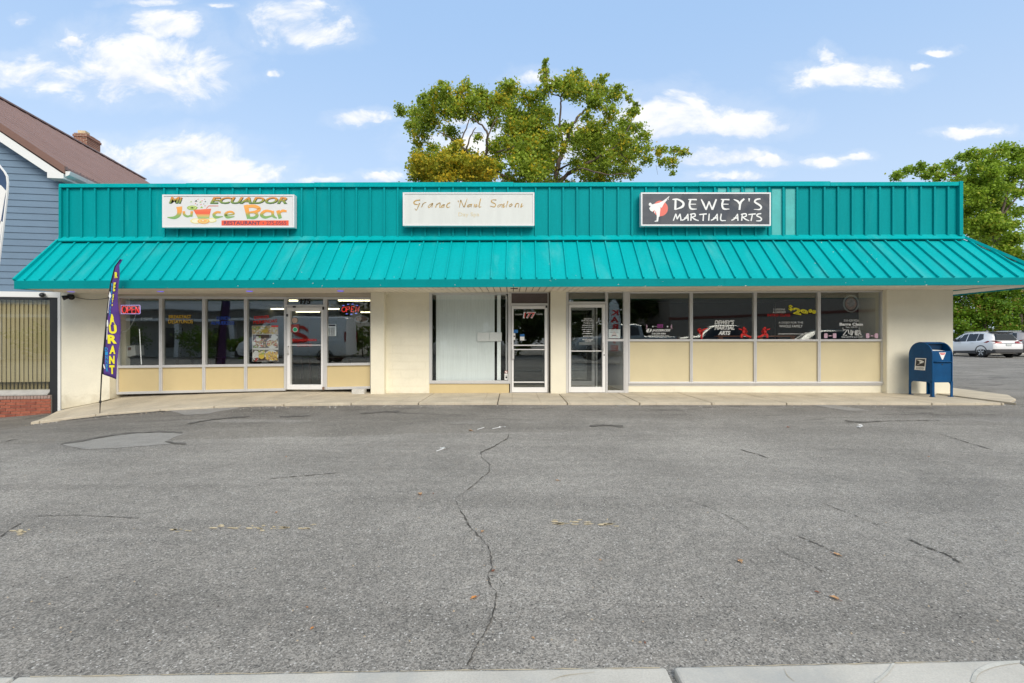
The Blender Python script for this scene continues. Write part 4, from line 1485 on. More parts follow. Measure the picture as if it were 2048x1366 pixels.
mb = MB(); mb.face([fm(915, 518), fm(1775, 518), fm(1775, 453), fm(915, 453)]); mb.build('red_band', material('ink_salmon', (0.86, 0.12, 0.06), 0.5), jf, local=True, fix=False)
mb = MB()
mb.text("RESTAURANT", f3, (945, 463, 1410, 508), 0.012)
mb.text("275-0565", f3, (1490, 463, 1744, 508), -0.004)
mb.disc(f3(1450, 487), ax, az, 8 * kz, 8 * kz, 10)
mb.build('small_lettering', material('navy_ink', (0.05, 0.05, 0.12), 0.5), jf, local=True, fix=False)

# nail salon: worn script
zN = zoom(6.4, 780, 370)
salon, nf = sign_box(805.5, 384.6, 1068.8, 451.6, SIGN_O, SIGN_RIM, 'plain off-white box sign with worn brown script above the empty salon window')
fm = onz(zN, yj)
mb = MB()
script = [
    [(386, 192), (330, 200), (305, 225), (320, 245), (360, 250)], [(380, 232), (350, 300), (335, 322), (316, 300)],
    [(404, 285), (425, 235)], [(415, 250), (440, 228), (466, 220)],
    [(545, 232), (505, 255), (488, 280), (505, 288), (545, 240)], [(548, 232), (535, 288)],
    [(582, 288), (604, 235)], [(596, 255), (640, 228), (636, 288), (655, 280)],
    [(700, 250), (668, 262), (660, 285), (690, 280)], [(694, 248), (690, 288)],
    [(770, 225), (735, 245), (725, 275), (742, 288), (770, 275)], [(870, 200), (880, 222)],
    [(905, 190), (888, 288)], [(905, 190), (945, 285)], [(950, 285), (988, 172)],
    [(1040, 250), (1000, 258), (998, 280), (1035, 270)], [(1048, 240), (1040, 285)], [(1085, 245), (1075, 285)],
    [(1112, 245), (1092, 285), (1130, 262)], [(1160, 175), (1140, 280), (1170, 275)],
    [(1362, 192), (1310, 190), (1300, 215), (1350, 245), (1335, 280), (1280, 268)],
    [(1430, 248), (1385, 258), (1382, 285), (1420, 262)], [(1440, 245), (1430, 288)], [(1462, 235), (1448, 288), (1480, 265)],
    [(1508, 205), (1488, 288)], [(1560, 240), (1530, 255), (1535, 278), (1565, 255), (1555, 238)],
    [(1600, 285), (1618, 240), (1650, 242), (1640, 288)], [(1690, 235), (1675, 285), (1705, 262)],
]
for st in script:
    n = len(st)
    mb.ribbon(st, [random.uniform(10, 17)] + [random.uniform(7, 17) for _ in range(n - 2)] + [random.uniform(4, 9)], fm, smooth=3)
mb.build('script_lettering', material('worn_brown_ink', (0.47, 0.31, 0.11), 0.6, var=0.35, vscale=22), nf, local=True, fix=False)
mb = MB(); mb.text("Day Spa", fm, (876, 352, 1142, 414), -0.006); mb.build('small_lettering', material('pale_gold_ink', (0.72, 0.60, 0.36), 0.6), nf, local=True, fix=False)

# martial arts: glossy dark face
zM = zoom(6.827, 1260, 370)
GLOSSK = bpy.data.materials.new('glossy_dark_acrylic')
GLOSSK.use_nodes = True
_T = NT(GLOSSK.node_tree)
_b = [n for n in _T.n if n.type == 'BSDF_PRINCIPLED'][0]
_b.inputs['Base Color'].default_value = (0.035, 0.037, 0.042, 1)
_b.inputs['Roughness'].default_value = 0.08
_b.inputs['IOR'].default_value = 2.3
_tc = _T.new('ShaderNodeTexCoord')
_bp = _T.new('ShaderNodeBump')
_bp.inputs['Strength'].default_value = 0.3
_bp.inputs['Distance'].default_value = 0.05
_T.l.new(_T.noise(_tc.outputs['Object'], 1.6, 1.5), _bp.inputs['Height'])
_T.l.new(_bp.outputs[0], _b.inputs['Normal'])
dewey, df = sign_box(1282, 384.8, 1542, 451.8, GLOSSK, SIGN_RIM, 'glossy black box sign with white brush lettering and a kicking fighter over a red sun')
fm = onz(zM, yj)
km = yj / F / 6.827
mb = MB()
ell(mb, 415, 320, 103, 106, 0, -0.001, zM, yj, km, 32)
mb.build('red_sun_print', material('ink_coral', (0.80, 0.16, 0.12), 0.4), df, local=True, fix=False)
mb = MB()
f3 = lambda x, y: P(*zM(x, y), yj - 0.002)
f4 = lambda x, y: P(*zM(x, y), yj - 0.004)
ell(mb, 276, 264, 20, 22, 0, 0.003, zM, yj, km)
mb.face([f3(x, y) for x, y in ((288, 268), (330, 258), (400, 243), (428, 226), (432, 242), (418, 300), (404, 430), (392, 436), (384, 498), (338, 501), (334, 493), (362, 484), (366, 430), (350, 345), (343, 388), (332, 384), (338, 340), (305, 366), (278, 350), (262, 318), (278, 296))])
mb.ribbon([(405, 290), (450, 240), (505, 190), (538, 152)], [70, 40, 22, 3], f4)
mb.ribbon([(505, 192), (528, 196)], [16, 6], f4)
mb.build('kicker_print', VINYL_W, df, local=True, fix=False)
mb = MB()
big = [([(580, 198), (650, 196), (725, 240), (715, 295), (615, 337)], [16, 22, 30, 32, 10]), ([(622, 200), (618, 338)], [26, 30]),
       ([(795, 197), (912, 200)], [12, 20]), ([(828, 198), (812, 270), (835, 325), (912, 328)], [26, 26, 26, 8]), ([(812, 262), (902, 262)], [14, 10]),
       ([(972, 194), (1005, 260), (1036, 338)], [14, 28, 16]), ([(1036, 338), (1082, 222)], [24, 18]), ([(1078, 225), (1124, 338)], [20, 18]), ([(1124, 338), (1178, 194)], [26, 22]),
       ([(1240, 197), (1358, 200)], [12, 20]), ([(1275, 198), (1258, 270), (1280, 325), (1358, 328)], [26, 26, 26, 8]), ([(1258, 262), (1345, 262)], [14, 10]),
       ([(1416, 196), (1470, 222), (1500, 265)], [12, 26, 24]), ([(1560, 188), (1510, 240), (1494, 340)], [24, 28, 26]), ([(1626, 182), (1626, 226)], [26, 8]),
       ([(1782, 188), (1722, 200), (1704, 232), (1760, 268), (1792, 300), (1770, 334), (1690, 332)], [16, 22, 24, 26, 24, 18, 6])]
for k, (st, w) in enumerate(big):
    mb.ribbon(st, w, lambda x, y, k=k: P(*zM(x, y), yj - 0.002 - 0.0004 * (k % 3)))
sm = [[(590, 488), (628, 392)], [(626, 394), (646, 468)], [(644, 466), (686, 394)], [(684, 394), (698, 488)],
      [(708, 482), (748, 462), (792, 394)], [(790, 394), (794, 488)], [(738, 452), (800, 450)],
      [(838, 394), (830, 488)], [(818, 402), (880, 392), (888, 424), (838, 440)], [(845, 438), (888, 470), (938, 488)],
      [(945, 404), (1048, 394)], [(1004, 400), (998, 490)], [(1082, 392), (1074, 488)],
      [(1104, 482), (1146, 462), (1192, 394)], [(1190, 394), (1194, 488)], [(1136, 452), (1198, 450)],
      [(1246, 392), (1240, 478), (1308, 486)],
      [(1384, 482), (1424, 462), (1470, 394)], [(1468, 394), (1474, 488)], [(1414, 452), (1478, 450)],
      [(1534, 394), (1524, 488)], [(1514, 402), (1578, 392), (1586, 424), (1534, 440)], [(1540, 438), (1580, 470), (1628, 488)],
      [(1616, 404), (1716, 394)], [(1672, 400), (1652, 490)],
      [(1792, 390), (1746, 398), (1732, 420), (1776, 442), (1796, 466), (1776, 488), (1722, 490)]]
for k, st in enumerate(sm):
    mb.ribbon(st, [15] + [18] * max(1, len(st) - 2) + [11], lambda x, y, k=k: P(*zM(x, y), yj - 0.002 - 0.0004 * (k % 3)))
mb.build('brush_lettering', VINYL_W, df, local=True, fix=False)

# ------------------------------------------------------------------ feather banner in front of the restaurant
zF = zoom(4.1399, 190, 510)
YB2 = 10.15
fl = thing('feather_banner', 'purple feather banner with yellow letters leaning on a thin pole at the walk', 'banner', G(199.5, 829))
pole_px = [(40, 1322), (44, 1210), (55, 985), (74, 760), (99, 480), (127, 240), (164, 95), (210, 32)]
mb = MB()
mb.tube([P(*zF(x, y), YB2 if y < 1300 else 10.05) for x, y in pole_px], [0.007, 0.011, 0.012, 0.010, 0.009, 0.008, 0.006, 0.004], 8)
mb.tube([P(*zF(43, 1225), YB2), P(*zF(44.5, 1205), YB2)], 0.02, 8)
mb.build('pole', BLACK, fl, smooth=True)


def banner_edge(v):
    ys = [36, 95, 240, 480, 760, 985]
    l = np.interp(v, np.linspace(0, 1, 6), [208, 165, 128, 100, 75, 57])
    ly = np.interp(v, np.linspace(0, 1, 6), ys)
    r = np.interp(v, np.linspace(0, 1, 6), [213, 212, 207, 197, 184, 168])
    ry = np.interp(v, np.linspace(0, 1, 6), [33, 110, 280, 520, 800, 1030])
    return l, ly, r, ry


def wav(t, v):
    return 0.05 * math.sin(v * 7.0 + t * 2.5) * t + 0.025 * math.sin(v * 17 + t * 3) * t


mb = MB()
NV, NU = 44, 9
for j in range(NV + 1):
    l, ly, r, ry = banner_edge(j / NV)
    for i in range(NU + 1):
        t = i / NU
        p = P(*zF(lin(l, r, t), lin(ly, ry, t)), YB2)
        mb.v.append((p.x, p.y + wav(t, j / NV), p.z))
for j in range(NV):
    for i in range(NU):
        a = j * (NU + 1) + i
        mb.f.append([a, a + 1, a + NU + 2, a + NU + 1])
        mb.m.append(1 if i == 0 else 0)
ban = mb.build('banner_cloth', [material('purple_cloth', (0.085, 0.035, 0.225), 0.75, var=0.15, vscale=4, var2=0.08, v2scale=60), material('black_cloth_hem', (0.02, 0.018, 0.025), 0.8)], fl, smooth=True, fix=False)
sd = ban.modifiers.new('cloth thickness', 'SOLIDIFY')
sd.thickness = 0.004
sd.offset = 1.0


def bmap(x, y, d=0.012):
    """a point of the cloth, in the crop's pixels"""
    v = min(1, max(0, np.interp(y, [36, 95, 240, 480, 760, 985], np.linspace(0, 1, 6))))
    l, ly, r, ry = banner_edge(v)
    t = min(1, max(0, (x - l) / max(r - l, 1)))
    p = P(*zF(x, y), YB2)
    return Vector((p.x, p.y + wav(t, v) - d, p.z))


mb = MB()
for ch, rect in (("R", (166, 142, 196, 192)), ("E", (158, 228, 184, 302)), ("S", (156, 326, 176, 356)), ("T", (152, 362, 172, 394)), (".", (154, 406, 164, 424)), ("A", (128, 490, 174, 578)), ("U", (121, 578, 170, 652)),
                 ("R", (108, 660, 172, 734)), ("A", (118, 750, 166, 820)), ("N", (117, 834, 160, 902)), ("T", (118, 912, 158, 986))):
    mb.text(ch, bmap, rect, 0.055)
mb.build('yellow_lettering', VINYL_Y, ban, local=True, fix=False)
mb = MB()
sl = lambda x, y: bmap(x, y, 0.009)
for k, ch in enumerate("BREAKFAST"):
    y = 235 + k * 31
    mb.text(ch, sl, (136 - k * 1.2, y, 152 - k * 1.2, y + 26), 0.04)
for k, ch in enumerate("DINNER"):
    y = 765 + k * 34
    mb.text(ch, sl, (84 + k * 1.5, y, 106 + k * 1.0, y + 30), 0.03)
mb.build('blue_lettering', material('cyan_print', (0.02, 0.27, 0.60), 0.6), ban, local=True, fix=False)
mb = MB()
mb.face([sl(125, 300), sl(140, 338), sl(134, 356), sl(126, 360), sl(116, 342)])
mb.ribbon([(122, 360), (112, 470)], 5, sl)
mb.face([sl(112, 445), sl(118, 478), sl(108, 482)])
mb.ribbon([(110, 538), (110, 570), (108, 595)], [10, 17, 8], sl)
mb.ribbon([(107, 600), (101, 700)], 5, sl)
mb.ribbon([(74, 905), (78, 925), (84, 942)], [5, 10, 6], sl)
mb.build('cutlery_print', VINYL_W, ban, local=True, fix=False)

# navy and white feather flag whose edge enters the picture at the left
YE = 4.0
e = thing('feather_flag', 'navy and white feather flag with white hem, cut by the left edge of the view', 'flag', (-4.95, YE, 0))
rim = [(-60, 255), (-30, 292), (0, 332), (9, 343), (14, 352), (15.5, 366), (14.5, 385), (8, 440), (0, 505), (-10, 580), (-24, 690)]
inn = [(-95, 262), (-60, 300), (-22, 345), (-10, 356), (-4, 366), (-3, 378), (-8, 400), (-20, 440), (-40, 505), (-60, 580), (-80, 690)]
mb = MB()
for k in range(len(rim) - 1):
    mb.px([rim[k], rim[k + 1], (rim[k + 1][0] - 2.3, rim[k + 1][1] + 0.6), (rim[k][0] - 2.3, rim[k][1] + 0.6)], YE - 0.006, YE + 0.006)
mb.build('hem', VINYL_W, e)
mb = MB()
for k in range(len(rim) - 1):
    mb.px([(rim[k][0] - 2.3, rim[k][1] + 0.6), (rim[k + 1][0] - 2.3, rim[k + 1][1] + 0.6), inn[k + 1], inn[k]], YE - 0.002, YE + 0.002, 0)
mb.build('flag_cloth', material('navy_cloth', (0.035, 0.075, 0.16), 0.7, var=0.2, vscale=3), e)
mb = MB()
mb.px([(-30, 357), (2, 371), (12, 382), (9, 396), (0, 450), (-1, 436), (-40, 420)], YE - 0.006, YE - 0.003)
mb.px([(-40, 448), (-2, 440), (5, 444), (3, 456), (-14, 580), (-60, 580)], YE - 0.006, YE - 0.003)
mb.build('white_panel', VINYL_W, e)
mb = MB()
mb.tube([(-4.98, YE, 0), (-4.93, YE, 1.0), (-4.8, YE, 2.3), P(-95, 262, YE), P(-60, 255, YE)], 0.014, 8)
mb.build('pole', ALU, e, smooth=True)

# ------------------------------------------------------------------ collection mailbox
MBLUE = material('mailbox_blue', (0.002, 0.066, 0.19), 0.42, spec=0.25, var=0.12, vscale=3, var2=0.05, v2scale=60, bump=0.05, bscale=30)
MBLUE_D = material('mailbox_dark_inside', (0.008, 0.04, 0.10), 0.5)
ma = R(5)
mbx = thing('mailbox', 'blue arch-topped collection mailbox on four legs at the right end of the walk', 'mailbox', (P(1864.8, 700, 11.07).x, 11.07, 0.079), ma)
W_, D_, H_ = 0.515, 0.60, 1.275
zs_, leg = 0.33, 0.055
rz = H_ - D_ / 2 - 0.015


def arch(inset=0.0, n=18):
    return [(D_ / 2 + (D_ / 2 - inset) * math.cos(a), rz + (D_ / 2 - inset) * math.sin(a)) for a in np.linspace(0, math.pi, n)]


for x0 in (0, W_ - 0.028):
    ring = [(D_, zs_)] + arch() + [(0, zs_)]
    MB().hull8([(x0, y, z) for y, z in ring], [(x0 + 0.028, y, z) for y, z in ring]).build('side_panel', MBLUE, mbx, bevel=0.006, local=True)
mb = MB()
top = arch(0.012, 24)
cut = [p for p in top if p[0] > 0.17 or p[1] < rz + 0.02]
shell = [(D_ - 0.012, zs_ + 0.01)] + [p for p in top if p[0] > 0.20]
for p, q in zip(shell[:-1], shell[1:]):
    mb.face([(0.028, p[0], p[1]), (W_ - 0.028, p[0], p[1]), (W_ - 0.028, q[0], q[1]), (0.028, q[0], q[1])])
so = mb.build('shell', MBLUE, mbx, smooth=True, local=True)
sd = so.modifiers.new('thickness', 'SOLIDIFY'); sd.thickness = 0.012; sd.offset = 1
mb = MB()
mb.box(0.0285, W_ - 0.0285, 0.165, 0.20, H_ - 0.055, H_ - 0.028)
mb.build('hood_lip', MBLUE, mbx, local=True, bevel=0.005)
mb = MB()
mb.box(0.029, W_ - 0.029, 0.02, 0.04, 0.785, 1.055)
mb.build('pull_down_door', MBLUE, mbx, local=True, bevel=0.005)
mb = MB()
mb.box(0.029, W_ - 0.029, 0.014, 0.04, zs_, 0.775)
mb.build('collection_door', MBLUE, mbx, local=True, bevel=0.006)
mb = MB()
mb.box(0.029, W_ - 0.029, 0.0405, D_ - 0.03, zs_ + 0.005, zs_ + 0.02)
mb.build('floor_plate', MBLUE, mbx, local=True)
mb = MB()
mb.face([(0.029, 0.042, 1.05), (W_ - 0.029, 0.042, 1.05), (W_ - 0.029, 0.26, 1.00), (0.029, 0.26, 1.00)])
mb.face([(0.029, 0.26, 1.00), (W_ - 0.029, 0.26, 1.00), (W_ - 0.029, 0.22, 1.24), (0.029, 0.22, 1.24)])
mb.build('chute', MBLUE_D, mbx, local=True)
mb = MB()
mb.face([(0.04, 0.046, 1.056), (W_ - 0.15, 0.046, 1.056), (W_ - 0.18, 0.20, 1.075), (0.04, 0.20, 1.085)])
mb.build('notice_plate', PAPER, mbx, local=True, fix=False)
mb = MB()
mb.tube([(0.05, -0.012, 0.805), (W_ - 0.05, -0.012, 0.805)], 0.011, 8)
for x in (0.06, W_ - 0.06):
    mb.tube([(x, 0.02, 0.805), (x, -0.012, 0.805)], 0.009, 6)
mb.build('handle', MBLUE, mbx, smooth=True, local=True)
mb = MB()
mb.tube([(W_ / 2, 0.015, 0.74), (W_ / 2, 0.004, 0.74)], 0.014, 10)
mb.build('lock', DARK, mbx, local=True)
for x0 in (0.0, W_ - leg):
    for y0, s in ((0.0, 1), (D_ - leg, -1)):
        mb = MB()
        mb.box(x0, x0 + leg, y0, y0 + 0.014, 0.012, zs_ + 0.02) if s > 0 else mb.box(x0, x0 + leg, y0 + leg - 0.014, y0 + leg, 0.012, zs_ + 0.02)
        xa = x0 if x0 == 0 else x0 + leg - 0.014
        mb.box(xa, xa + 0.014, y0 + (0.0145 if s > 0 else 0), y0 + (leg if s > 0 else leg - 0.0145), 0.012, zs_ + 0.02)
        # curved web between leg and body
        yb = y0 + leg if s > 0 else y0
        web = [(yb, zs_ + 0.001), (yb, zs_ - 0.075), (yb + s * 0.012, zs_ - 0.03), (yb + s * 0.035, zs_ - 0.010), (yb + s * 0.07, zs_ + 0.001)]
        mb.hull8([(xa + 0.001, y, z) for y, z in web], [(xa + 0.013, y, z) for y, z in web])
        mb.box(x0 - 0.012, x0 + leg + 0.012, y0 - 0.012, y0 + leg + 0.012, 0.0, 0.0115)
        mb.build('leg', MBLUE, mbx, local=True)
# stickers on the left side and the front
mb = MB()
S = lambda u, v, d=0.004: Vector((-d, 0.43 - u * 0.27, 0.60 + v * 0.28 + (0.5 - u) * -0.0))
sk = lambda u, v, d=0.004: S(u + (v - 0.5) * 0.10, v, d)
mb.face([sk(0, 0), sk(1, 0), sk(1, 1), sk(0, 1)])
sq = mb.build('postal_sticker', VINYL_W, mbx, local=True, fix=False)
mb = MB()
mb.face([sk(0.08, 0.32, 0.006), sk(0.92, 0.32, 0.006), sk(0.92, 0.93, 0.006), sk(0.08, 0.93, 0.006)])
for yy in (0.23, 0.15, 0.08):
    x = 0.14
    while x < 0.84:
        w = random.uniform(0.03, 0.07)
        mb.face([sk(x, yy - 0.02, 0.006), sk(x + w, yy - 0.02, 0.006), sk(x + w, yy + 0.02, 0.006), sk(x, yy + 0.02, 0.006)])
        x += w + 0.025
mb.build('sticker_print', material('sticker_black', (0.02, 0.022, 0.03), 0.5), sq, local=True, fix=False)
mb = MB()
mb.face([sk(u, v, 0.008) for u, v in ((0.10, 0.86), (0.5, 0.84), (0.80, 0.76), (0.86, 0.66), (0.55, 0.74), (0.40, 0.76))])
mb.face([sk(u, v, 0.008) for u, v in ((0.36, 0.70), (0.6, 0.72), (0.82, 0.64), (0.62, 0.58), (0.14, 0.38), (0.50, 0.58))])
mb.build('eagle_mark', VINYL_W, sq, local=True, fix=False)
mb = MB()
q = lambda u, v, d: Vector((0.27 + (u - .5) * 0.175, 0.02 - d, 0.855 + v * 0.165))
mb.face([q(0, 1, .003), q(1, 1, .003), q(.58, 0, .003), q(.42, 0, .003)])
mb.face([q(.12, .93, .005), q(.88, .93, .005), q(.74, .68, .005), q(.26, .68, .005)], 1)
mb.text("NOTICE", lambda x, y: q(x, y, .007), (.28, .88, .72, .75), 0.02)
mb.build('warning_sticker', [VINYL_W, VINYL_R], mbx, local=True, fix=False)

# ------------------------------------------------------------------ small things on the front
cb = thing('concrete_block', 'pale concrete block lying under the pane right of the restaurant door', 'block', P(716, 790, 11.85))
mb = MB(); mb.pxr(703, 779.0, 728.5, 790.5, 11.78, 11.98); mb.build('block', material('pale_concrete', (0.60, 0.59, 0.55), 0.9, var=0.1, vscale=6, var2=0.1, bump=0.3), cb, bevel=0.015)
names = ['flush blue soffit lamp nearest the blue house', 'flush blue soffit lamp above the leftmost restaurant pane', 'flush blue soffit lamp above the food poster', 'flush blue soffit lamp above the pane beside the cream pillar']
for k, x in enumerate((142, 321, 499, 681)):
    Yl = 11.35
    p = P(x, 581, Yl)
    zc = 2.548 + (0.012 if x > 400 else 0)
    t = thing('soffit_lamp', names[k], 'lamp', (p.x, Yl, 2.56), group='blue lamps under the awning')
    zz = CZ + (683 - fas_b(1024 + p.x / YA * F)) / F * YA + 0.012
    zz = lin(zz, 2.578, (Yl - YA) / (12.35 - YA)) - 0.002
    mb = MB(); mb.disc((p.x, Yl, zz), (1, 0, 0), (0, 1, 0), 0.085, 0.085, 24, depth=(0, 0, -0.012)); mb.build('trim_ring', WHITE, t)
    mb = MB(); mb.disc((p.x, Yl, zz - 0.013), (1, 0, 0), (0, 1, 0), 0.070, 0.070, 24, depth=(0, 0, -0.008))
    mb.build('lens', material('blue_led', (0.1, 0.08, 0.5), 0.4, emit=(0.16, 0.12, 1.0), estr=0.45), t)
fd = thing('flood_light', 'small black twin floodlight with sagging wire at the top of the left pillar', 'floodlight', P(139, 592, 11.8))
mb = MB(); mb.pxr(134, 588, 141, 593, 11.77, 11.848); mb.build('mount', BLACK, fd, bevel=0.01)
for (x, y, dx) in ((134, 594, -0.05), (143, 593, 0.05)):
    p = P(x, y, 11.74)
    mb = MB(); mb.tube([p + Vector((dx * .2, 0.04, 0.03)), p, p + Vector((dx, -0.06, -0.03))], [0.028, 0.045, 0.062], 12); mb.build('lamp_head', BLACK, fd, smooth=True)
mb = MB(); mb.tube([P(x, y, 11.82) for x, y in ((147, 593), (158, 596), (172, 598.6), (190, 599.2), (205, 598), (218, 595.5), (219, 592))], 0.006, 6); mb.build('wire', BLACK, fd)
sc_ = thing('junction_box', 'cream junction box at the top corner between pillar and block wall', 'box', P(773, 585, 11.9))
mb = MB(); mb.pxr(769.6, 582.5, 776, 588, 11.95, 12.04); mb.build('box_body', CREAM, sc_, bevel=0.01)

# neon signs behind the glass
RED_NEON = material('red_neon', (0.8, 0.05, 0.04), 0.4, emit=(1.0, 0.06, 0.05), estr=0.5)
VIO_NEON = material('violet_neon', (0.7, 0.6, 0.9), 0.4, emit=(0.62, 0.45, 1.0), estr=0.5)
BLUE_NEON = material('blue_neon', (0.2, 0.3, 0.9), 0.4, emit=(0.20, 0.25, 1.0), estr=0.5)
n1 = thing('open_sign', 'red open sign with a violet border behind the pane beside the purple banner', 'neon sign', P(261, 628, 12.2))
fm = onz(zA, 12.19)
mb = MB(); mb.px([zA(128, 346), zA(360, 346), zA(360, 236), zA(128, 236)], 12.21, 12.23); mb.build('back_plate', material('dark_acrylic', (0.03, 0.02, 0.04), 0.3), n1)
mb = MB()
rr = []
for (cx, cy, a0) in ((346, 252, -90), (346, 330, 0), (142, 330, 90), (142, 252, 180)):
    for q in range(5):
        a = R(a0 + q * 22.5)
        rr.append(fm(cx + 12 * math.cos(a), cy + 12 * math.sin(a)))
mb.tube(rr, 0.007, 6, closed=True); mb.build('border_tube', VIO_NEON, n1, smooth=True)
mb = MB()
let = [[(158, 254), (145, 275), (145, 310), (160, 332), (180, 332), (195, 310), (195, 275), (182, 254), (158, 254)], [(208, 334), (208, 254), (236, 256), (246, 275), (236, 296), (208, 298)],
       [(296, 254), (260, 254), (260, 334), (296, 334)], [(260, 294), (290, 294)], [(306, 334), (306, 254), (344, 334), (344, 254)]]
for st in let:
    mb.tube([fm(x, y) for x, y in st], 0.010, 6)
mb.build('letter_tube', RED_NEON, n1, smooth=True)
mb = MB(); mb.tube([fm(x, y) for x, y in ((306, 350), (290, 400), (262, 460), (225, 520), (180, 552), (134, 562))], 0.006, 6); mb.build('cord', WHITE, n1, smooth=True)
zK = zoom(6.83, 560, 590)
n2 = thing('open_sign', 'red dotted open sign in a ring of blue dashes right of the restaurant door', 'neon sign', P(701, 626, 12.2))
fm = onz(zK, 12.19)
mb = MB()
for st in ([(862, 165), (846, 190), (850, 220), (872, 232), (896, 218), (902, 188), (890, 164), (862, 165)], [(908, 232), (916, 158), (944, 158), (952, 178), (940, 196), (914, 198)],
           [(1016, 158), (978, 156), (972, 230), (1012, 230)], [(976, 194), (1004, 194)], [(1032, 230), (1040, 158), (1070, 228), (1082, 160)]):
    mb.tube([fm(x, y) for x, y in st], 0.0075, 6)
mb.build('letter_tube', RED_NEON, n2, smooth=True)
mb = MB()
for (x, y, s) in ((866, 144, .5), (930, 127, .1), (992, 125, .1), (1054, 142, -.4), (912, 257, .1), (975, 262, .1), (1040, 250, -.2)):
    mb.tube([fm(x - 12, y + 6 * s), fm(x, y), fm(x + 12, y - 6 * -s * -1)], 0.011, 6)
mb.build('dash_tube', BLUE_NEON, n2)
mb = MB()
mb.tube([fm(840, 245), fm(1090, 245)], 0.004, 6); mb.tube([fm(845, 150), fm(1085, 150)], 0.004, 6)
for x in (850, 1080):
    mb.tube([fm(x, 246), fm(x, 20)], 0.003, 5)
mb.build('hanger', BLACK, n2)

# food poster
zB2 = zB
po = thing('food_poster', 'colourful poster of plated meals in the pane left of the restaurant door', 'poster', P(530, 724, 12.16))
YQ = 12.118
mb = MB(); mb.px([zB2(148, 908), zB2(458, 905), zB2(452, 480), zB2(140, 484)], YQ, YQ + 0.006)
ps = mb.build('sheet', material('poster_white', (0.62, 0.60, 0.56), 0.6), po)
food = [material('food_green', (0.23, 0.34, 0.06), 0.6), material('food_yellow', (0.60, 0.45, 0.07), 0.6), material('food_brown', (0.24, 0.12, 0.05), 0.6), material('food_tan', (0.50, 0.34, 0.16), 0.6),
        material('food_red', (0.45, 0.05, 0.03), 0.6), material('food_white', (0.66, 0.66, 0.64), 0.6), material('food_dark', (0.08, 0.05, 0.04), 0.6), material('food_cream', (0.62, 0.55, 0.40), 0.6)]
mb = MB()
kq = YQ / F / 5.94
dep = [0.002]


def blob(x, y, a, b, m):
    dep[0] += 0.00004
    n = 9
    mb.face([P(*zB2(x + a * math.cos(2 * math.pi * q / n) * random.uniform(.75, 1.15), y + b * math.sin(2 * math.pi * q / n) * random.uniform(.75, 1.15)), YQ - dep[0]) for q in range(n)], m)


def scatter(x0, y0, x1, y1, n, r, ms):
    for _ in range(n):
        blob(random.uniform(x0, x1), random.uniform(y0, y1), random.uniform(r * .5, r * 1.3), random.uniform(r * .4, r), random.choice(ms))


for (a, b, c, d, m) in ((145, 488, 450, 580, 3), (152, 590, 450, 748, 6), (152, 770, 456, 902, 6)):
    mb.face([P(*zB2(a, d), YQ - 0.001), P(*zB2(c, d), YQ - 0.001), P(*zB2(c, b), YQ - 0.001), P(*zB2(a, b), YQ - 0.001)], m)
scatter(150, 495, 330, 575, 70, 13, [0, 0, 1, 7, 5])
scatter(330, 500, 445, 575, 40, 12, [7, 3, 1, 7])
blob(290, 545, 45, 26, 1)
for (cx, cy, a, b) in ((212, 690, 66, 54), (382, 690, 70, 62), (190, 840, 44, 62), (374, 838, 88, 66)):
    c = max(150, cx - a), min(455, cx + a)
    mb.disc(P(*zB2(cx, cy), YQ - 0.0052), ax, az, min(a, cx - 150, 456 - cx) * kq, b * kq, 26, 5)
dep[0] = 0.006
scatter(170, 640, 300, 735, 60, 13, [2, 3, 4, 3, 0])
blob(215, 640, 36, 30, 5); blob(235, 618, 18, 12, 0); blob(170, 690, 18, 20, 5)
scatter(322, 660, 442, 725, 70, 11, [3, 2, 1, 4, 7])
blob(405, 622, 48, 34, 5)
blob(190, 820, 34, 34, 5); scatter(160, 870, 215, 900, 20, 9, [4, 6, 2]); blob(255, 848, 36, 30, 1); scatter(215, 780, 290, 830, 40, 11, [1, 3, 7, 0])
scatter(308, 795, 440, 890, 130, 11, [1, 3, 3, 1, 2])
mb.build('food_print', food, ps, local=True, fix=False)
mb = MB(); mb.sheet([zB2(372, 500), zB2(455, 497), zB2(455, 480), zB2(372, 482)], YQ - 0.02); mb.build('red_caption', VINYL_R, ps, local=True, fix=False)

ho = thing('hours_card', 'white opening hours card beside the restaurant door', 'notice', P(664, 674, 12.11))
mb = MB(); mb.px([zK(654, 560), zK(766, 558), zK(766, 396), zK(654, 398)], 12.107, 12.112); hs = mb.build('card', PAPER, ho)
mb = MB(); fm = onz(zK, 12.094)
mb.face([fm(664, 426), fm(756, 426), fm(756, 404), fm(664, 404)])
for r_ in range(7):
    y = 446 + r_ * 16
    for (a, b) in ((662, 686), (694, 714), (722, 744)):
        x = a
        while x < b:
            mb.face([fm(x, y + 9), fm(x + 6, y + 9), fm(x + 6, y), fm(x, y)]); x += 9
mb.build('print', material('dark_print', (0.03, 0.03, 0.05), 0.6), hs, local=True, fix=False)
no = thing('paper_notice', 'white paper notice taped inside the narrow sidelight by the entry door', 'notice', P(1229, 677, 12.12))
mb = MB(); mb.px([zD(640, 582), zD(768, 582), zD(768, 484), zD(640, 484)], 12.107, 12.112); ns = mb.build('paper', PAPER, no)
mb = MB(); fm = onz(zD, 12.094)
for y in (500, 518):
    x = 660
    while x < 748:
        mb.face([fm(x, y + 4), fm(x + 7, y + 4), fm(x + 7, y), fm(x, y)]); x += 10
mb.face([fm(678, 556), fm(724, 556), fm(724, 548), fm(678, 548)])
mb.build('print', material('grey_print', (0.15, 0.15, 0.16), 0.6), ns, local=True, fix=False)

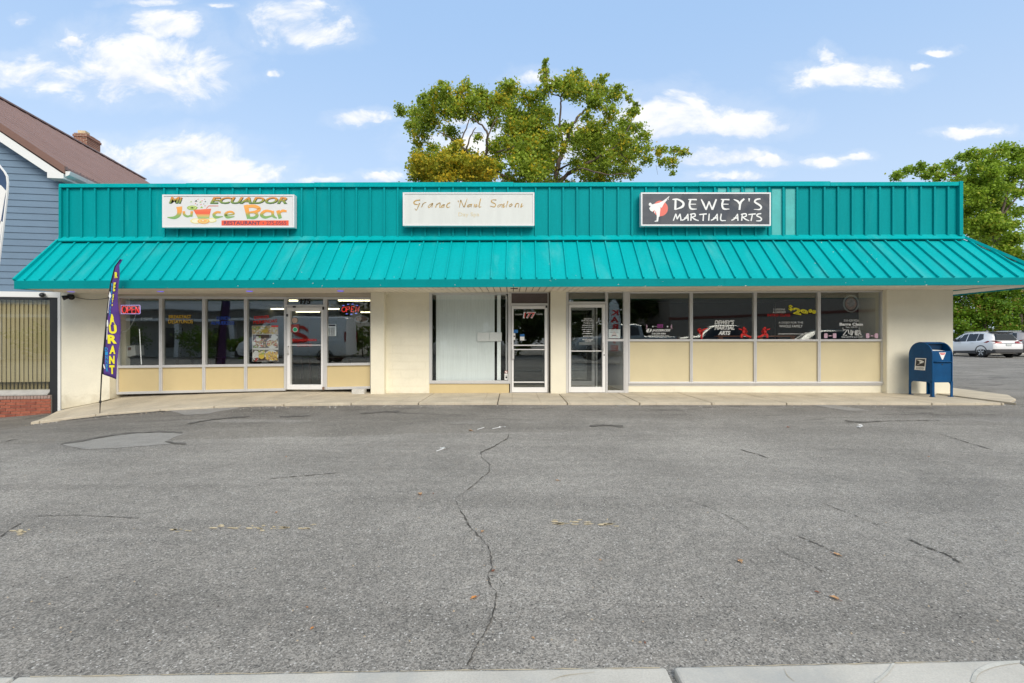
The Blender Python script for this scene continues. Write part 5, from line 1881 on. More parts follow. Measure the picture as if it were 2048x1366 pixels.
# inside the salon: vertical blinds, loose strips, white board
BLIND = material('white_blind', (0.90, 0.955, 0.95), 0.6, var=0.05, vscale=8, stretch=(8, 1, 0.2))
vb = thing('vertical_blinds', 'closed white vertical blinds filling the empty salon window', 'blinds', P(930, 760, 12.35))
mb = MB()
for k in range(29):
    x = 872 + k * 4.03
    Yv = 12.21
    a, b = P(x, 762, Yv), P(x + 4.3, 590, Yv)
    mb.hull8([(a.x, Yv + .012, a.z), (b.x, Yv - .012, a.z), (b.x, Yv - .012, b.z), (a.x, Yv + .012, b.z)], [(a.x, Yv + .015, a.z), (b.x, Yv - .009, a.z), (b.x, Yv - .009, b.z), (a.x, Yv + .015, b.z)])
mb.build('slats', BLIND, vb)
mb = MB(); mb.pxr(865, 587.5, 1012, 590, 12.19, 12.25); mb.build('head_rail', WHITE, vb)
s1 = thing('blind_strip', 'single white blind slat hanging apart near the salon door', 'blind slat', P(997, 760, 12.35))
mb = MB(); mb.pxr(994.2, 588, 1001.5, 760, 12.21, 12.213); mb.build('slat', BLIND, s1)
s2 = thing('blind_wand', 'thin white post standing at the right edge of the salon window', 'post', P(1013, 740, 12.3))
mb = MB(); mb.pxr(1011.3, 590, 1014.8, 745, 12.25, 12.29); mb.build('post', WHITE, s2, bevel=0.006)
s3 = thing('white_board', 'blank white card fixed across the salon blinds', 'card', P(978, 683, 12.3))
mb = MB(); mb.pxr(954.5, 664.8, 978.6, 682.6, 12.17, 12.18); mb.build('card_half', PAPER, s3)
mb = MB(); mb.pxr(979.2, 664.6, 1003.4, 682.4, 12.175, 12.182); mb.build('card_half', PAPER, s3)

# inside the martial arts shop: inner door, vestibule wall, barre, round sign
iv = thing('inner_door', 'white inner glass door seen through the entry door', 'door', P(1167, 770, 13.3))
mb = MB()
Yi = 13.3
for (a, b, c, d) in ((1139, 614, 1143, 772), (1184, 614, 1189.5, 772), (1143, 614, 1184, 620.5), (1143, 762, 1184, 771), (1191.5, 608, 1195, 774)):
    mb.pxr(a, b, c, d, Yi, Yi + 0.05)
mb.build('door_frame', ALU, iv)
mb = MB(); mb.pxr(1143, 620.5, 1184, 762, Yi + 0.02, Yi + 0.026); mb.build('pane', GLASS, iv)
mb = MB(); mb.pxr(1158, 684, 1190, 690, Yi - 0.04, Yi - 0.01); mb.build('push_plate', WHITE, iv)
vw = thing('vestibule_wall', 'white partition angled behind the lower pane of the narrow sidelight', 'partition', P(1235, 780, 12.8))
mb = MB(); x = P(1222, 700, 12.3).x
mb.hull8([(x + 0.32, 12.25, 0.1), (x + 0.36, 12.25, 0.1), (x + 0.36, 12.25, 1.36), (x + 0.32, 12.25, 1.36)], [(x + 0.20, 13.7, 0.1), (x + 0.24, 13.7, 0.1), (x + 0.24, 13.7, 1.36), (x + 0.20, 13.7, 1.36)])
mb.build('panel', WHITE, vw)
mb = MB(); mb.box(x + 0.12, x + 0.19, 13.6, 13.7, 0.1, 2.9); mb.build('post', WHITE, vw)
WOOD = material('orange_wood', (0.42, 0.14, 0.045), 0.5, var=0.25, vscale=4, stretch=(0.5, 4, 4))
for k, (a, b, lb) in enumerate(((1434, 1506, 'orange wooden barre behind the pane with the two red fighters'), (1514, 1592, 'orange wooden barre behind the pane with the yellow price'))):
    ba = thing('wooden_barre', lb, 'barre', P((a + b) / 2, 786, 12.6), group='wooden barres in the martial arts windows')
    Yb_ = 12.55
    mb = MB(); mb.pxr(a, 671.2, b, 673.6, Yb_, Yb_ + 0.2); mb.build('rail', WOOD, ba, bevel=0.005)
    for xa in ((a + 4, a + 12), (b - 8, b - 3)):
        mb = MB(); p, q_ = P(xa[0], 673.8, Yb_ + .05), P(xa[1], 673.8, Yb_ + .05)
        mb.box(p.x, q_.x, Yb_ + .05, Yb_ + .12, 0.1, p.z); mb.build('leg', WOOD, ba)
rs = thing('round_sign', 'dim round grey and brown emblem hanging inside the rightmost pane', 'sign', P(1702, 624, 12.25))
c = P(1702, 607.3, 12.25)
mb = MB(); mb.tube([c + Vector((0.185 * math.cos(t), 0, 0.205 * math.sin(t))) for t in np.linspace(0, 2 * math.pi, 33)[:-1]], 0.02, 6, closed=True); mb.build('ring', material('dim_grey_green', (0.22, 0.25, 0.25), 0.6), rs, smooth=True)
mb = MB(); mb.disc(c, ax, az, 0.14, 0.155, 28, depth=(0, 0.01, 0)); dk = mb.build('disc', material('dim_brown_print', (0.24, 0.15, 0.12), 0.6, var=0.3, vscale=12), rs)
mb = MB(); mb.disc(c + Vector((0, -.004, .02)), ax, az, 0.10, 0.10, 20); mb.build('crest', material('dim_grey_print', (0.22, 0.20, 0.19), 0.6, var=0.4, vscale=22), dk, local=True)
dp = thing('inside_post', 'pale post inside the right end of the rightmost pane', 'post', P(1760, 700, 12.4))
mb = MB(); mb.pxr(1753, 585, 1761, 690, 12.4, 12.5); mb.build('post', material('pale_grey_paint', (0.4, 0.44, 0.43), 0.6), dp)

# inside the restaurant: lamps, chairs of the dining room, box, bead string, oval sign
LAMP = material('tube_lamp', (0.9, 0.85, 0.7), 0.5, emit=(1.0, 0.90, 0.58), estr=1.7)
for k, (x0, x1, y, Yl, lb) in enumerate(((335, 402, 600.8, 17.0, 'lit strip lamp seen through the pane with breakfast lettering'), (574, 596, 601.5, 17.2, 'lit strip lamp seen through the door transom'),
                                         (676, 745, 601.3, 17.4, 'lit strip lamp seen at the top of the pane right of the door'), (652, 679, 618.2, 21.5, 'short lit strip lamp left of the dotted open sign'),
                                         (518, 568, 618.2, 21.5, 'lit strip lamp above the food poster'), (721, 750, 624.7, 24.0, 'far lit strip lamp right of the dotted open sign'), (583, 640, 624.0, 24.0, 'far lit strip lamp behind the restaurant door'))):
    a, b = P(x0, y, Yl), P(x1, y, Yl)
    t = thing('lit_strip', lb, 'lamp', ((a.x + b.x) / 2, Yl, 2.9), group='strip lamps on the restaurant ceiling')
    mb = MB(); mb.box(a.x, b.x, Yl - 0.08, Yl + 0.08, a.z + 0.03, a.z + 0.08); mb.build('housing', WHITE, t)
    mb = MB(); mb.box(a.x + 0.02, b.x - 0.02, Yl - 0.06, Yl + 0.06, a.z - 0.02, a.z + 0.029); mb.build('tube', LAMP, t, bevel=0.01)
t = thing('lit_strip', 'dim glowing strip imitating a yellow lamp reflection behind the top of the white salon blinds', 'lamp', P(935, 592, 12.9))  # no lamp: added glowing strip in place of a yellow reflection on the window
a, b = P(900, 591.6, 12.30), P(968, 593, 12.30)
mb = MB(); mb.box(a.x, b.x, 12.27, 12.30, b.z, a.z); mb.build('tube', material('reflection_glow', (0.8, 0.75, 0.55), 0.5, emit=(1.0, 0.9, 0.6), estr=0.35), t, bevel=0.005)
bx = thing('carton', 'tilted pale carton with a dark label inside the leftmost restaurant pane', 'box', P(258, 716, 12.5))
mb = MB(); mb.px([zA(165, 868), zA(306, 835), zA(296, 716), zA(160, 730)], 12.4, 12.7); cx_ = mb.build('carton_body', material('pale_carton', (0.42, 0.43, 0.41), 0.7), bx, bevel=0.008)
mb = MB(); mb.sheet([zA(212, 778), zA(250, 774), zA(248, 738), zA(210, 742)], 12.395); mb.build('carton_label', material('carton_label_brown', (0.16, 0.08, 0.06), 0.7), cx_, local=True)
bd = thing('bead_string', 'vertical string of white lights hanging in the leftmost restaurant pane', 'light string', P(282, 725, 12.3))
mb = MB()
for k in range(42):
    p = P(*zA(350 + k * 0.55, 528 + k * 10), 12.3)
    mb.tube([p + Vector((0, 0, -0.011)), p, p + Vector((0, 0, 0.011))], [0.004, 0.012, 0.004], 6)
mb.build('beads', material('bead_white', (0.8, 0.8, 0.78), 0.4, emit=(1, 1, 0.95), estr=0.3), bd)
mb = MB(); mb.tube([P(*zA(350, 522), 12.3), P(*zA(373, 945), 12.3)], 0.003, 5); mb.build('cord', WHITE, bd)
ov = thing('oval_sign', 'dim oval sign hanging inside the pane right of the restaurant door', 'sign', P(723, 650, 12.3))
c = P(*zK(1115, 330), 12.3)
mb = MB(); mb.disc(c, ax, az, 0.185, 0.095, 32, depth=(0, 0.02, 0)); og = mb.build('plate', material('dim_blue_grey', (0.22, 0.26, 0.30), 0.5), ov)
mb = MB(); mb.disc(c + Vector((0, -.004, 0)), ax, az, 0.15, 0.07, 28); mb.build('print', material('dim_speckled_print', (0.20, 0.15, 0.14), 0.5, var=0.5, vscale=26), og, local=True)
mb = MB(); mb.tube([c + Vector((0.05, 0.01, 0.09)), c + Vector((0.06, 0.01, 0.2)), c + Vector((0.06, 0.01, 1.2))], 0.006, 6); mb.build('hanger', BLACK, ov)
# dining tables and chairs, dim behind the glass
WD = material('dark_chair_wood', (0.07, 0.035, 0.025), 0.5)
tb_names = ['dark dining table behind the leftmost restaurant pane', 'dark dining table behind the pane with breakfast lettering', 'dark dining table behind the restaurant door', 'dark dining table behind the dotted open sign']
for k, (x, y) in enumerate(((-9.4, 14.6), (-7.4, 15.6), (-5.6, 14.9), (-4.2, 15.8))):
    t = thing('dining_table', tb_names[k], 'table', (x, y, 0.1), group='restaurant tables')
    mb = MB(); mb.box(x - .55, x + .55, y - .4, y + .4, 0.82, 0.86); mb.build('tabletop', WD, t, bevel=0.01)
    for sx in (-.48, .48):
        for sy in (-.33, .33):
            mb = MB(); mb.box(x + sx - .03, x + sx + .03, y + sy - .03, y + sy + .03, 0.1, 0.819); mb.build('leg', WD, t)

# ------------------------------------------------------------------ leaves and litter on the lot
LEAF = [material('leaf_orange', (0.52, 0.22, 0.06), 0.7, var=0.2, vscale=40), material('leaf_tan', (0.50, 0.30, 0.15), 0.7, var=0.2, vscale=40), material('leaf_brown', (0.25, 0.09, 0.045), 0.7, var=0.2, vscale=40)]
lv = [(840, 989, 1, 15, 'tan fallen leaf left of the crack in the middle of the lot'), (965, 1064, 1, 11, 'tan fallen leaf beside the upper part of the long crack'), (987, 1143, 2, 10, 'red-brown fallen leaf lying in the long crack'),
      (948, 1197, 0, 15, 'large curled orange leaf left of the long crack'), (1480, 1124, 1, 15, 'pale orange leaf alone on the right half of the lot'), (1668, 1198, 1, 18, 'narrow orange leaf near the kerb at the right'),
      (1674, 1111, 1, 16, 'slim tan leaf on the thin crack at the right'), (614, 1216, 0, 6, 'tiny yellow leaf on the left half of the lot'), (625, 1258, 0, 9, 'small orange leaf nearest the kerb at the left'),
      (1066, 1278, 1, 9, 'small tan leaf right of the crack near the kerb'), (1290, 1287, 2, 7, 'small round red-brown leaf near the kerb'), (1577, 855, 2, 9, 'brown leaf below the base of the martial arts windows'),
      (941, 862, 1, 10, 'small orange leaf beside the white straws'), (1634, 1186, 2, 9, 'dark curled leaf left of the narrow orange leaf'), (1857, 914, 0, 5, 'tiny orange leaf in front of the mailbox'),
      (1200, 1121, 1, 7, 'tiny tan leaf right of the long crack'), (1115, 962, 1, 8, 'small tan leaf in the middle of the lot above the worn yellow paint'), (866, 988, 2, 6, 'small dark leaf right beside a tan leaf'), (572, 914, 0, 5, 'tiny orange leaf on the far left of the lot'), (552, 1026, 0, 7, 'small orange leaf above the worn yellow line')]
for (x, y, m, w, lb) in lv:
    p = G(x, y)
    s = w * p.y / F / 2
    t = thing('fallen_leaf', lb, 'leaf', (p.x, p.y, p.z + 0.004), random.uniform(0, 6.28), group='fallen leaves on the asphalt')
    mb = MB()
    n = 10
    out = []
    for q in range(n):
        a = 2 * math.pi * q / n
        r = s * (1.0 if q % 2 == 0 else 0.72) * (1.35 if q == 0 else 1) * random.uniform(0.85, 1.1)
        out.append((r * math.cos(a), r * math.sin(a) * 0.75, s * (0.08 + 0.45 * abs(math.sin(a)) * random.uniform(0.3, 1))))
    for q in range(n):
        mb.face([(0, 0, 0.002), out[q], out[(q + 1) % n]])
    mb.build('blade', LEAF[m], t, local=True, fix=False)
    mb = MB(); mb.tube([(-s * 0.2, 0, 0.003), (-s * 1.7, s * 0.15, 0.004)], s * 0.05, 5); mb.build('stalk', LEAF[2], t, local=True)
for (pts, lb) in (([(955, 859.5), (968, 855.5)], 'short white straw left of the crumpled straw wrapper'), ([(985, 858), (1002, 855)], 'white straw with a crumpled wrapper at its end'), ([(873, 903), (888, 898)], 'white straw lying left of the thin upper crack')):
    t = thing('paper_straw', lb, 'litter', G(*pts[0]))
    mb = MB(); mb.tube([G(*p) + Vector((0, 0, 0.006)) for p in pts], 0.0045, 6); mb.build('straw', PAPER, t)
    if 985 == pts[0][0] or 873 == pts[0][0]:
        c = G(*pts[1])
        mb = MB()
        for _ in range(5):
            q = c + Vector((random.uniform(-.0, .06), random.uniform(-.02, .02), random.uniform(0.006, .015)))
            mb.face([q + Vector((random.uniform(-.05, .05), random.uniform(-.04, .04), random.uniform(-.008, .012))) for _ in range(4)])
        mb.build('wrapper', PAPER, t, fix=False)
c = G(1722, 855)
t = thing('paper_scrap', 'white paper scrap on the asphalt in front of the rightmost pane', 'litter', c)
mb = MB()
for _ in range(5):
    q = c + Vector((random.uniform(-.06, .06), random.uniform(-.04, .04), random.uniform(0.01, .03)))
    mb.face([q + Vector((random.uniform(-.06, .06), random.uniform(-.05, .05), random.uniform(-.01, .015))) for _ in range(4)])
mb.build('scrap', PAPER, t, fix=False)

# ------------------------------------------------------------------ the blue house at the left
HA = R(9)
HC = Vector(((122 - 1024) / F * 12.0, 12.0, 0))
HU, HV = Vector((math.cos(HA), math.sin(HA), 0)), Vector((-math.sin(HA), math.cos(HA), 0))


def HL(px, py, v=0.0):
    """(u, z) on the house plane at depth v behind its front"""
    d = Vector(((px - 1024) / F, 1.0, (683 - py) / F))
    t = (v + HC.dot(HV)) / d.dot(HV)
    p = d * t
    return ((p - HC).dot(HU), p.z + CZ)


def HP(u, v, z):
    p = HC + HU * u + HV * v
    return (1024 + p.x / p.y * F, 683 - (z - CZ) / p.y * F)


house = thing('blue_house', 'blue clapboard house with brown metal roof and brick chimney beside the shop', 'house', HC, HA)
SIDING = material('blue_siding', (0.155, 0.235, 0.33), 0.6, var=0.05, vscale=1.5, var2=0.05, v2scale=60)
BROWN = material('brown_roof_metal', (0.265, 0.180, 0.168), 0.5, var=0.06, vscale=1.0)
BROWN_T = material('brown_trim_metal', (0.20, 0.11, 0.085), 0.5, var=0.05)
HW = material('house_white_trim', (0.78, 0.80, 0.80), 0.5)
VO = -0.28                                   # front overhang
ue, ze = HL(129, 334, VO)
u0, z0 = HL(0, 248, VO)
sl_ = (z0 - ze) / (ue - u0)
ur = -2.0
for _ in range(400):
    zr = ze + sl_ * (ue - ur)
    vb = None
    lo, hi = 0.0, 40.0
    for _k in range(40):
        md_ = (lo + hi) / 2
        x_, y_ = HP(ur, md_, zr)
        if x_ < 150: lo = md_
        else: hi = md_
    if y_ > 282.5: ur -= 0.02
    else: break
ur = max(ur, -7.0)
zr = ze + sl_ * (ue - ur)
rakez = lambda u: ze + sl_ * (ue - u)
UL = 2 * ur - ue                             # left eave
mb = MB()
th = 0.16
z = 2.42
wall_off = 0.35
while z < zr - 0.4:
    z2 = min(z + th, zr - 0.35)
    def ub(zz):
        return min(0.0, ue - (zz + wall_off - ze) / sl_) if zz + wall_off > ze else 0.0
    ra, rb = ub(z), ub(z2)
    la, lb = 2 * ur - ra, 2 * ur - rb
    if ra - la > 0.3:
        f0 = [(la, -0.022, z), (ra, -0.022, z), (rb, -0.004, z2), (lb, -0.004, z2)]
        mb.hull8(f0, [(x, 0.02, zz) for x, y, zz in f0])
    z = z2
mb.box(-0.02, 0, 0.021, 13, -0.4, ze - 0.2)
mb.build('clapboard_wall', SIDING, house, local=True)
mb = MB()
LR = 13.5
mb.hull8([(ue, VO, ze), (ur, VO, zr), (ur, LR, zr), (ue, LR, ze)], [(ue, VO, ze - 0.05), (ur, VO, zr - 0.05), (ur, LR, zr - 0.05), (ue, LR, ze - 0.05)])
mb.hull8([(UL, VO, ze), (ur - .001, VO, zr), (ur - .001, LR, zr), (UL, LR, ze)], [(UL, VO, ze - 0.05), (ur - .001, VO, zr - 0.05), (ur - .001, LR, zr - 0.05), (UL, LR, ze - 0.05)])
nr = Vector((sl_, 0, 1)).normalized()
for k in range(int((LR - VO) / 0.115)):
    v = VO + 0.05 + k * 0.115
    big = k % 4 == 0
    mb.beam((ue + 0.01, v, ze), (ur, v, zr), 0.035 if big else 0.03, 0.032 if big else 0.018, nr)
mb.beam((ur, VO - 0.01, zr), (ur, LR, zr), 0.25, 0.05)
roof = mb.build('roof', BROWN, house, local=True)
mb = MB()
# chimney behind the ridge
vc = 6.0
for _ in range(200):
    if HP(ur - 0.45, vc, zr)[0] < 166: vc += 0.03
x_, y_ = HP(ur - 0.45, vc, zr)
sc2 = HP(ur + 0.5, vc, zr)[0] - HP(ur - 0.5, vc, zr)[0]
zt_ = zr + (y_ - 264) / sc2 * 1.0
brick = bpy.data.materials.new('chimney_brick')
brick.use_nodes = True
BT = NT(brick.node_tree)
bb = [n for n in BT.n if n.type == 'BSDF_PRINCIPLED'][0]
btx = BT.new('ShaderNodeTexBrick')
btc = BT.new('ShaderNodeTexCoord')
bmp = BT.new('ShaderNodeMapping')
bmp.inputs['Rotation'].default_value = (R(90), 0, 0)
BT.l.new(btc.outputs['Object'], bmp.inputs[0])
BT.l.new(bmp.outputs[0], btx.inputs['Vector'])
btx.inputs['Color1'].default_value = (0.30, 0.11, 0.07, 1)
btx.inputs['Color2'].default_value = (0.20, 0.075, 0.05, 1)
btx.inputs['Mortar'].default_value = (0.42, 0.36, 0.28, 1)
btx.inputs['Scale'].default_value = 1.0
btx.inputs['Brick Width'].default_value = 0.21
btx.inputs['Row Height'].default_value = 0.075
btx.inputs['Mortar Size'].default_value = 0.008
BT.l.new(btx.outputs['Color'], bb.inputs['Base Color'])
bb.inputs['Roughness'].default_value = 0.9
mb.box(ur - 0.75, ur - 0.25, vc - 0.1, vc + 0.75, zr - 1.2, zt_)
mb.box(ur - 0.78, ur - 0.22, vc - 0.13, vc + 0.78, zt_ - 0.16, zt_ - 0.06)
ch = mb.build('chimney', brick, roof, local=True)
mb = MB()
mb.box(ur - 0.65, ur - 0.36, vc - 0.02, vc + 0.26, zt_ + .001, zt_ + 0.15)
mb.box(ur - 0.62, ur - 0.38, vc + 0.40, vc + 0.65, zt_ + .001, zt_ + 0.09)
mb.build('chimney_pot', material('pot_cream', (0.62, 0.50, 0.32), 0.8, var=0.15, vscale=8), roof, local=True)
mb = MB()
mb.box(ur - 0.24, ur + 0.02, vc + 0.3, vc + 1.3, zr + 0.051, zr + 0.13)
mb.build('flashing', HW, roof, local=True)
# rake trim and boards
mb = MB()
t1, t2 = 0.02, 0.16
mb.hull8([(ue + 0.02, VO - 0.03, ze + t1), (ur, VO - 0.03, zr + t1), (ur, VO - 0.03, zr - t2), (ue + 0.02, VO - 0.03, ze - t2)],
         [(ue + 0.02, VO - .001, ze + t1), (ur, VO - .001, zr + t1), (ur, VO - .001, zr - t2), (ue + 0.02, VO - .001, ze - t2)])
mb.build('rake_trim', BROWN_T, house, local=True)
mb = MB()
w2 = 0.26
mb.hull8([(ue - 0.05, VO + .0, ze - t2 - .002), (ur, VO, zr - t2 - .002), (ur, VO, zr - t2 - w2), (ue - 0.4, VO, ze - t2 - w2 + 0.4 * sl_)],
         [(ue - 0.05, VO + 0.03, ze - t2 - .002), (ur, VO + 0.03, zr - t2 - .002), (ur, VO + 0.03, zr - t2 - w2), (ue - 0.4, VO + 0.03, ze - t2 - w2 + 0.4 * sl_)])
mb.hull8([(ue - 0.1, VO + .031, ze - t2 - .06), (ur, VO + .031, zr - t2 - .06), (ur, VO + .031, zr - t2 - .09), (ue - 0.1, VO + .031, ze - t2 - .09)],
         [(ue - 0.1, -0.03, ze - t2 - .06), (ur, -0.03, zr - t2 - .06), (ur, -0.03, zr - t2 - .09), (ue - 0.1, -0.03, ze - t2 - .09)])
# eave return box
rx0, rzb = HL(94.4, 355.5, VO - .002)
_, rzt = HL(94.4, 341.5, VO - .002)
mb.hull8([(rx0, VO - .004, rzb), (ue - 0.02, VO - .004, rzb), (ue - 0.02, VO - .004, ze - t2 - .003), (rx0, VO - .004, rzt)],
         [(rx0, 0.3, rzb), (ue - 0.02, 0.3, rzb), (ue - 0.02, 0.3, ze - t2 - .003), (rx0, 0.3, rzt)])
mb.build('white_rake_board', HW, house, local=True)
mb = MB()
gz = ze - 0.10
mb.hull8([(ue + 0.02, VO, gz - 0.13), (ue + 0.10, VO, gz - 0.09), (ue + 0.13, VO, gz), (ue + 0.02, VO, gz)], [(ue + 0.02, LR, gz - 0.13), (ue + 0.10, LR, gz - 0.09), (ue + 0.13, LR, gz), (ue + 0.02, LR, gz)])
mb.box(0.001, ue + 0.018, 0.31, LR, rzb, rzb + 0.03)
mb.build('gutter', HW, house, local=True)
# shop window of the house
mb = MB()
uR, ztop = HL(121.5, 584, -0.05)
zh = HL(100, 584, -0.05)[1]
zl = HL(100, 595, -0.05)[1]
mb.box(-9, uR, -0.06, 0.02, zl, zh)
uj0 = HL(115.5, 700, -0.05)[0]
zb_ = HL(120, 818, -0.05)[1]
mb.box(uj0, uR, -0.06, 0.02, zb_ - 0.2, zl - 0.001)
mb.build('white_trim', HW, house, local=True, bevel=0.006)
ud0 = HL(100.5, 700, -0.03)[0]
zd = HL(100, 599.5, -0.03)[1]
zs1, zs2, zs3 = HL(50, 779, -0.03)[1], HL(50, 788, -0.03)[1], HL(50, 796.5, -0.03)[1]
mb = MB()
mb.box(ud0, uj0 - .001, -0.045, 0.05, zb_ - 0.2, zl - 0.001)
mb.box(-9, ud0 - .001, -0.045, 0.05, zd, zl - 0.001)
wf = mb.build('window_frame', DARK, house, local=True)
mb = MB(); mb.box(-9, ud0, 0.0, 0.006, zs1 - .02, zd); mb.build('pane', glass_material('house_glass', (0.97, 0.97, 0.93), 0.05, 1.0, 0.05), wf, local=True)
TANB = material('tan_blind', (0.50, 0.44, 0.295), 0.7, var=0.08, vscale=7, stretch=(6, 1, 0.15))
mb = MB()
zbl = HL(50, 764, 0.1)[1]
x = ud0
while x > -4.5:
    mb.hull8([(x - 0.10, 0.12, zbl), (x, 0.09, zbl), (x, 0.09, zd), (x - 0.10, 0.12, zd)], [(x - 0.10, 0.123, zbl), (x, 0.093, zbl), (x, 0.093, zd), (x - 0.10, 0.123, zd)])
    x -= 0.095
mb.build('vertical_blinds', TANB, wf, local=True)
mb = MB()
x = ud0 - 0.03
while x > -4.5:
    mb.box(x - 0.05, x, 0.2, 0.22, zs1 - .02, zbl + 0.05)
    x -= 0.085
mb.build('inner_grille', material('tan_grille', (0.30, 0.25, 0.14), 0.7), wf, local=True)
mb = MB()
mb.box(-9, ud0 + 0.3, 0.35, 0.4, zs1 - 0.3, zl)
mb.build('dark_backing', material('room_dark', (0.05, 0.045, 0.035), 0.9), wf, local=True)
mb = MB()
mb.hull8([(-9, -0.12, zs2), (ud0 + 0.0, -0.12, zs2), (ud0 + 0.0, 0.03, zs1), (-9, 0.03, zs1)], [(-9, -0.12, zs2 - 0.03), (ud0, -0.12, zs2 - 0.03), (ud0, 0.03, zs1 - 0.05), (-9, 0.03, zs1 - 0.05)])
mb.build('window_sill', material('grey_sill', (0.40, 0.39, 0.37), 0.8, var=0.1, vscale=6), house, local=True)
BR = [material('brick_red', (0.36, 0.115, 0.07), 0.85, var=0.15, vscale=9, var2=0.1), material('brick_dark', (0.28, 0.085, 0.055), 0.85, var=0.15, vscale=9), material('mortar', (0.42, 0.37, 0.32), 0.9), material('dusty_brick', (0.36, 0.26, 0.23), 0.85, var=0.12, vscale=12)]
mb = MB()
mb.box(-9, ud0 + 0.05, -0.075, 0.04, -0.9, zs2 - 0.031, 2)
x = ud0 + 0.05
while x > -5:
    mb.box(x - 0.062, x, -0.105, -0.076, zs3 - 0.01, zs2 - 0.032, 3)
    x -= 0.072
zz = zs3 - 0.02
r_ = 0
while zz > -0.8:
    x = ud0 + 0.05 - (0.105 if r_ % 2 else 0)
    if r_ % 2:
        mb.box(x + 0.008, ud0 + 0.05, -0.09, -0.076, zz - 0.062, zz, 0)
    while x > -5:
        mb.box(x - 0.205, x, -0.09, -0.076, zz - 0.062, zz, random.choice((0, 0, 1)))
        x -= 0.215
    zz -= 0.073
    r_ += 1
mb.build('brick_base', BR, house, local=True)
# security camera on the white trim
uc, zc_ = HL(88, 589, -0.1)
hc = HC + HU * uc + HV * -0.1
sec = thing('security_camera', 'white dome security camera on the white trim at the end of the awning', 'camera', (hc.x, hc.y, zc_))
mb = MB()
mb.tube([hc + Vector((-0.06, 0.04, zc_)), hc + Vector((-0.03, 0.0, zc_ + .005))], 0.055, 14)
mb.tube([hc + Vector((-0.03, 0.0, zc_ + .005)), hc + Vector((0.05, -0.1, zc_ - 0.02))], [0.05, 0.062], 14)
mb.build('housing', material('camera_white', (0.55, 0.56, 0.57), 0.4), sec, smooth=True)
mb = MB()
mb.tube([hc + Vector((0.05, -0.1, zc_ - 0.02)), hc + Vector((0.075, -0.135, zc_ - 0.03)), hc + Vector((0.085, -0.15, zc_ - 0.033))], [0.055, 0.045, 0.01], 14)
mb.build('lens', DARK, sec, smooth=True)

# ------------------------------------------------------------------ vehicles
CARGLASS = bpy.data.materials.new('car_glass')
CARGLASS.use_nodes = True
_cg = [n for n in CARGLASS.node_tree.nodes if n.type == 'BSDF_PRINCIPLED'][0]
_cg.inputs['Base Color'].default_value = (0.02, 0.025, 0.028, 1)
_cg.inputs['Roughness'].default_value = 0.04
_cg.inputs['IOR'].default_value = 1.5
CLAD = material('grey_cladding', (0.05, 0.05, 0.053), 0.6)
RIM = material('alloy_rim', (0.55, 0.56, 0.58), 0.3, 0.6)
TAIL = material('tail_red', (0.30, 0.012, 0.02), 0.15)
PLATE = material('plate_pale', (0.60, 0.63, 0.62), 0.5)


def paint(name, c):
    m = material(name, c, 0.25, 0.0)
    b = [n for n in m.node_tree.nodes if n.type == 'BSDF_PRINCIPLED'][0]
    b.inputs['Coat Weight'].default_value = 0.6
    return m


def section(s):
    y, zl, zb, zr, hl, hb, hr = s
    zm = lin(zl, zb, 0.45)
    half = [(hl * 0.6, zl), (hl, zl + 0.06), (hb + 0.015, zm), (hb, zb - 0.03), (hb - 0.03, zb), (hr + 0.03, max(zr - 0.07, zb + .004)), (hr * 0.72, zr - 0.004), (0, zr)]
    return [(x, y, z) for x, z in half] + [(-x, y, z) for x, z in half[-2::-1]]


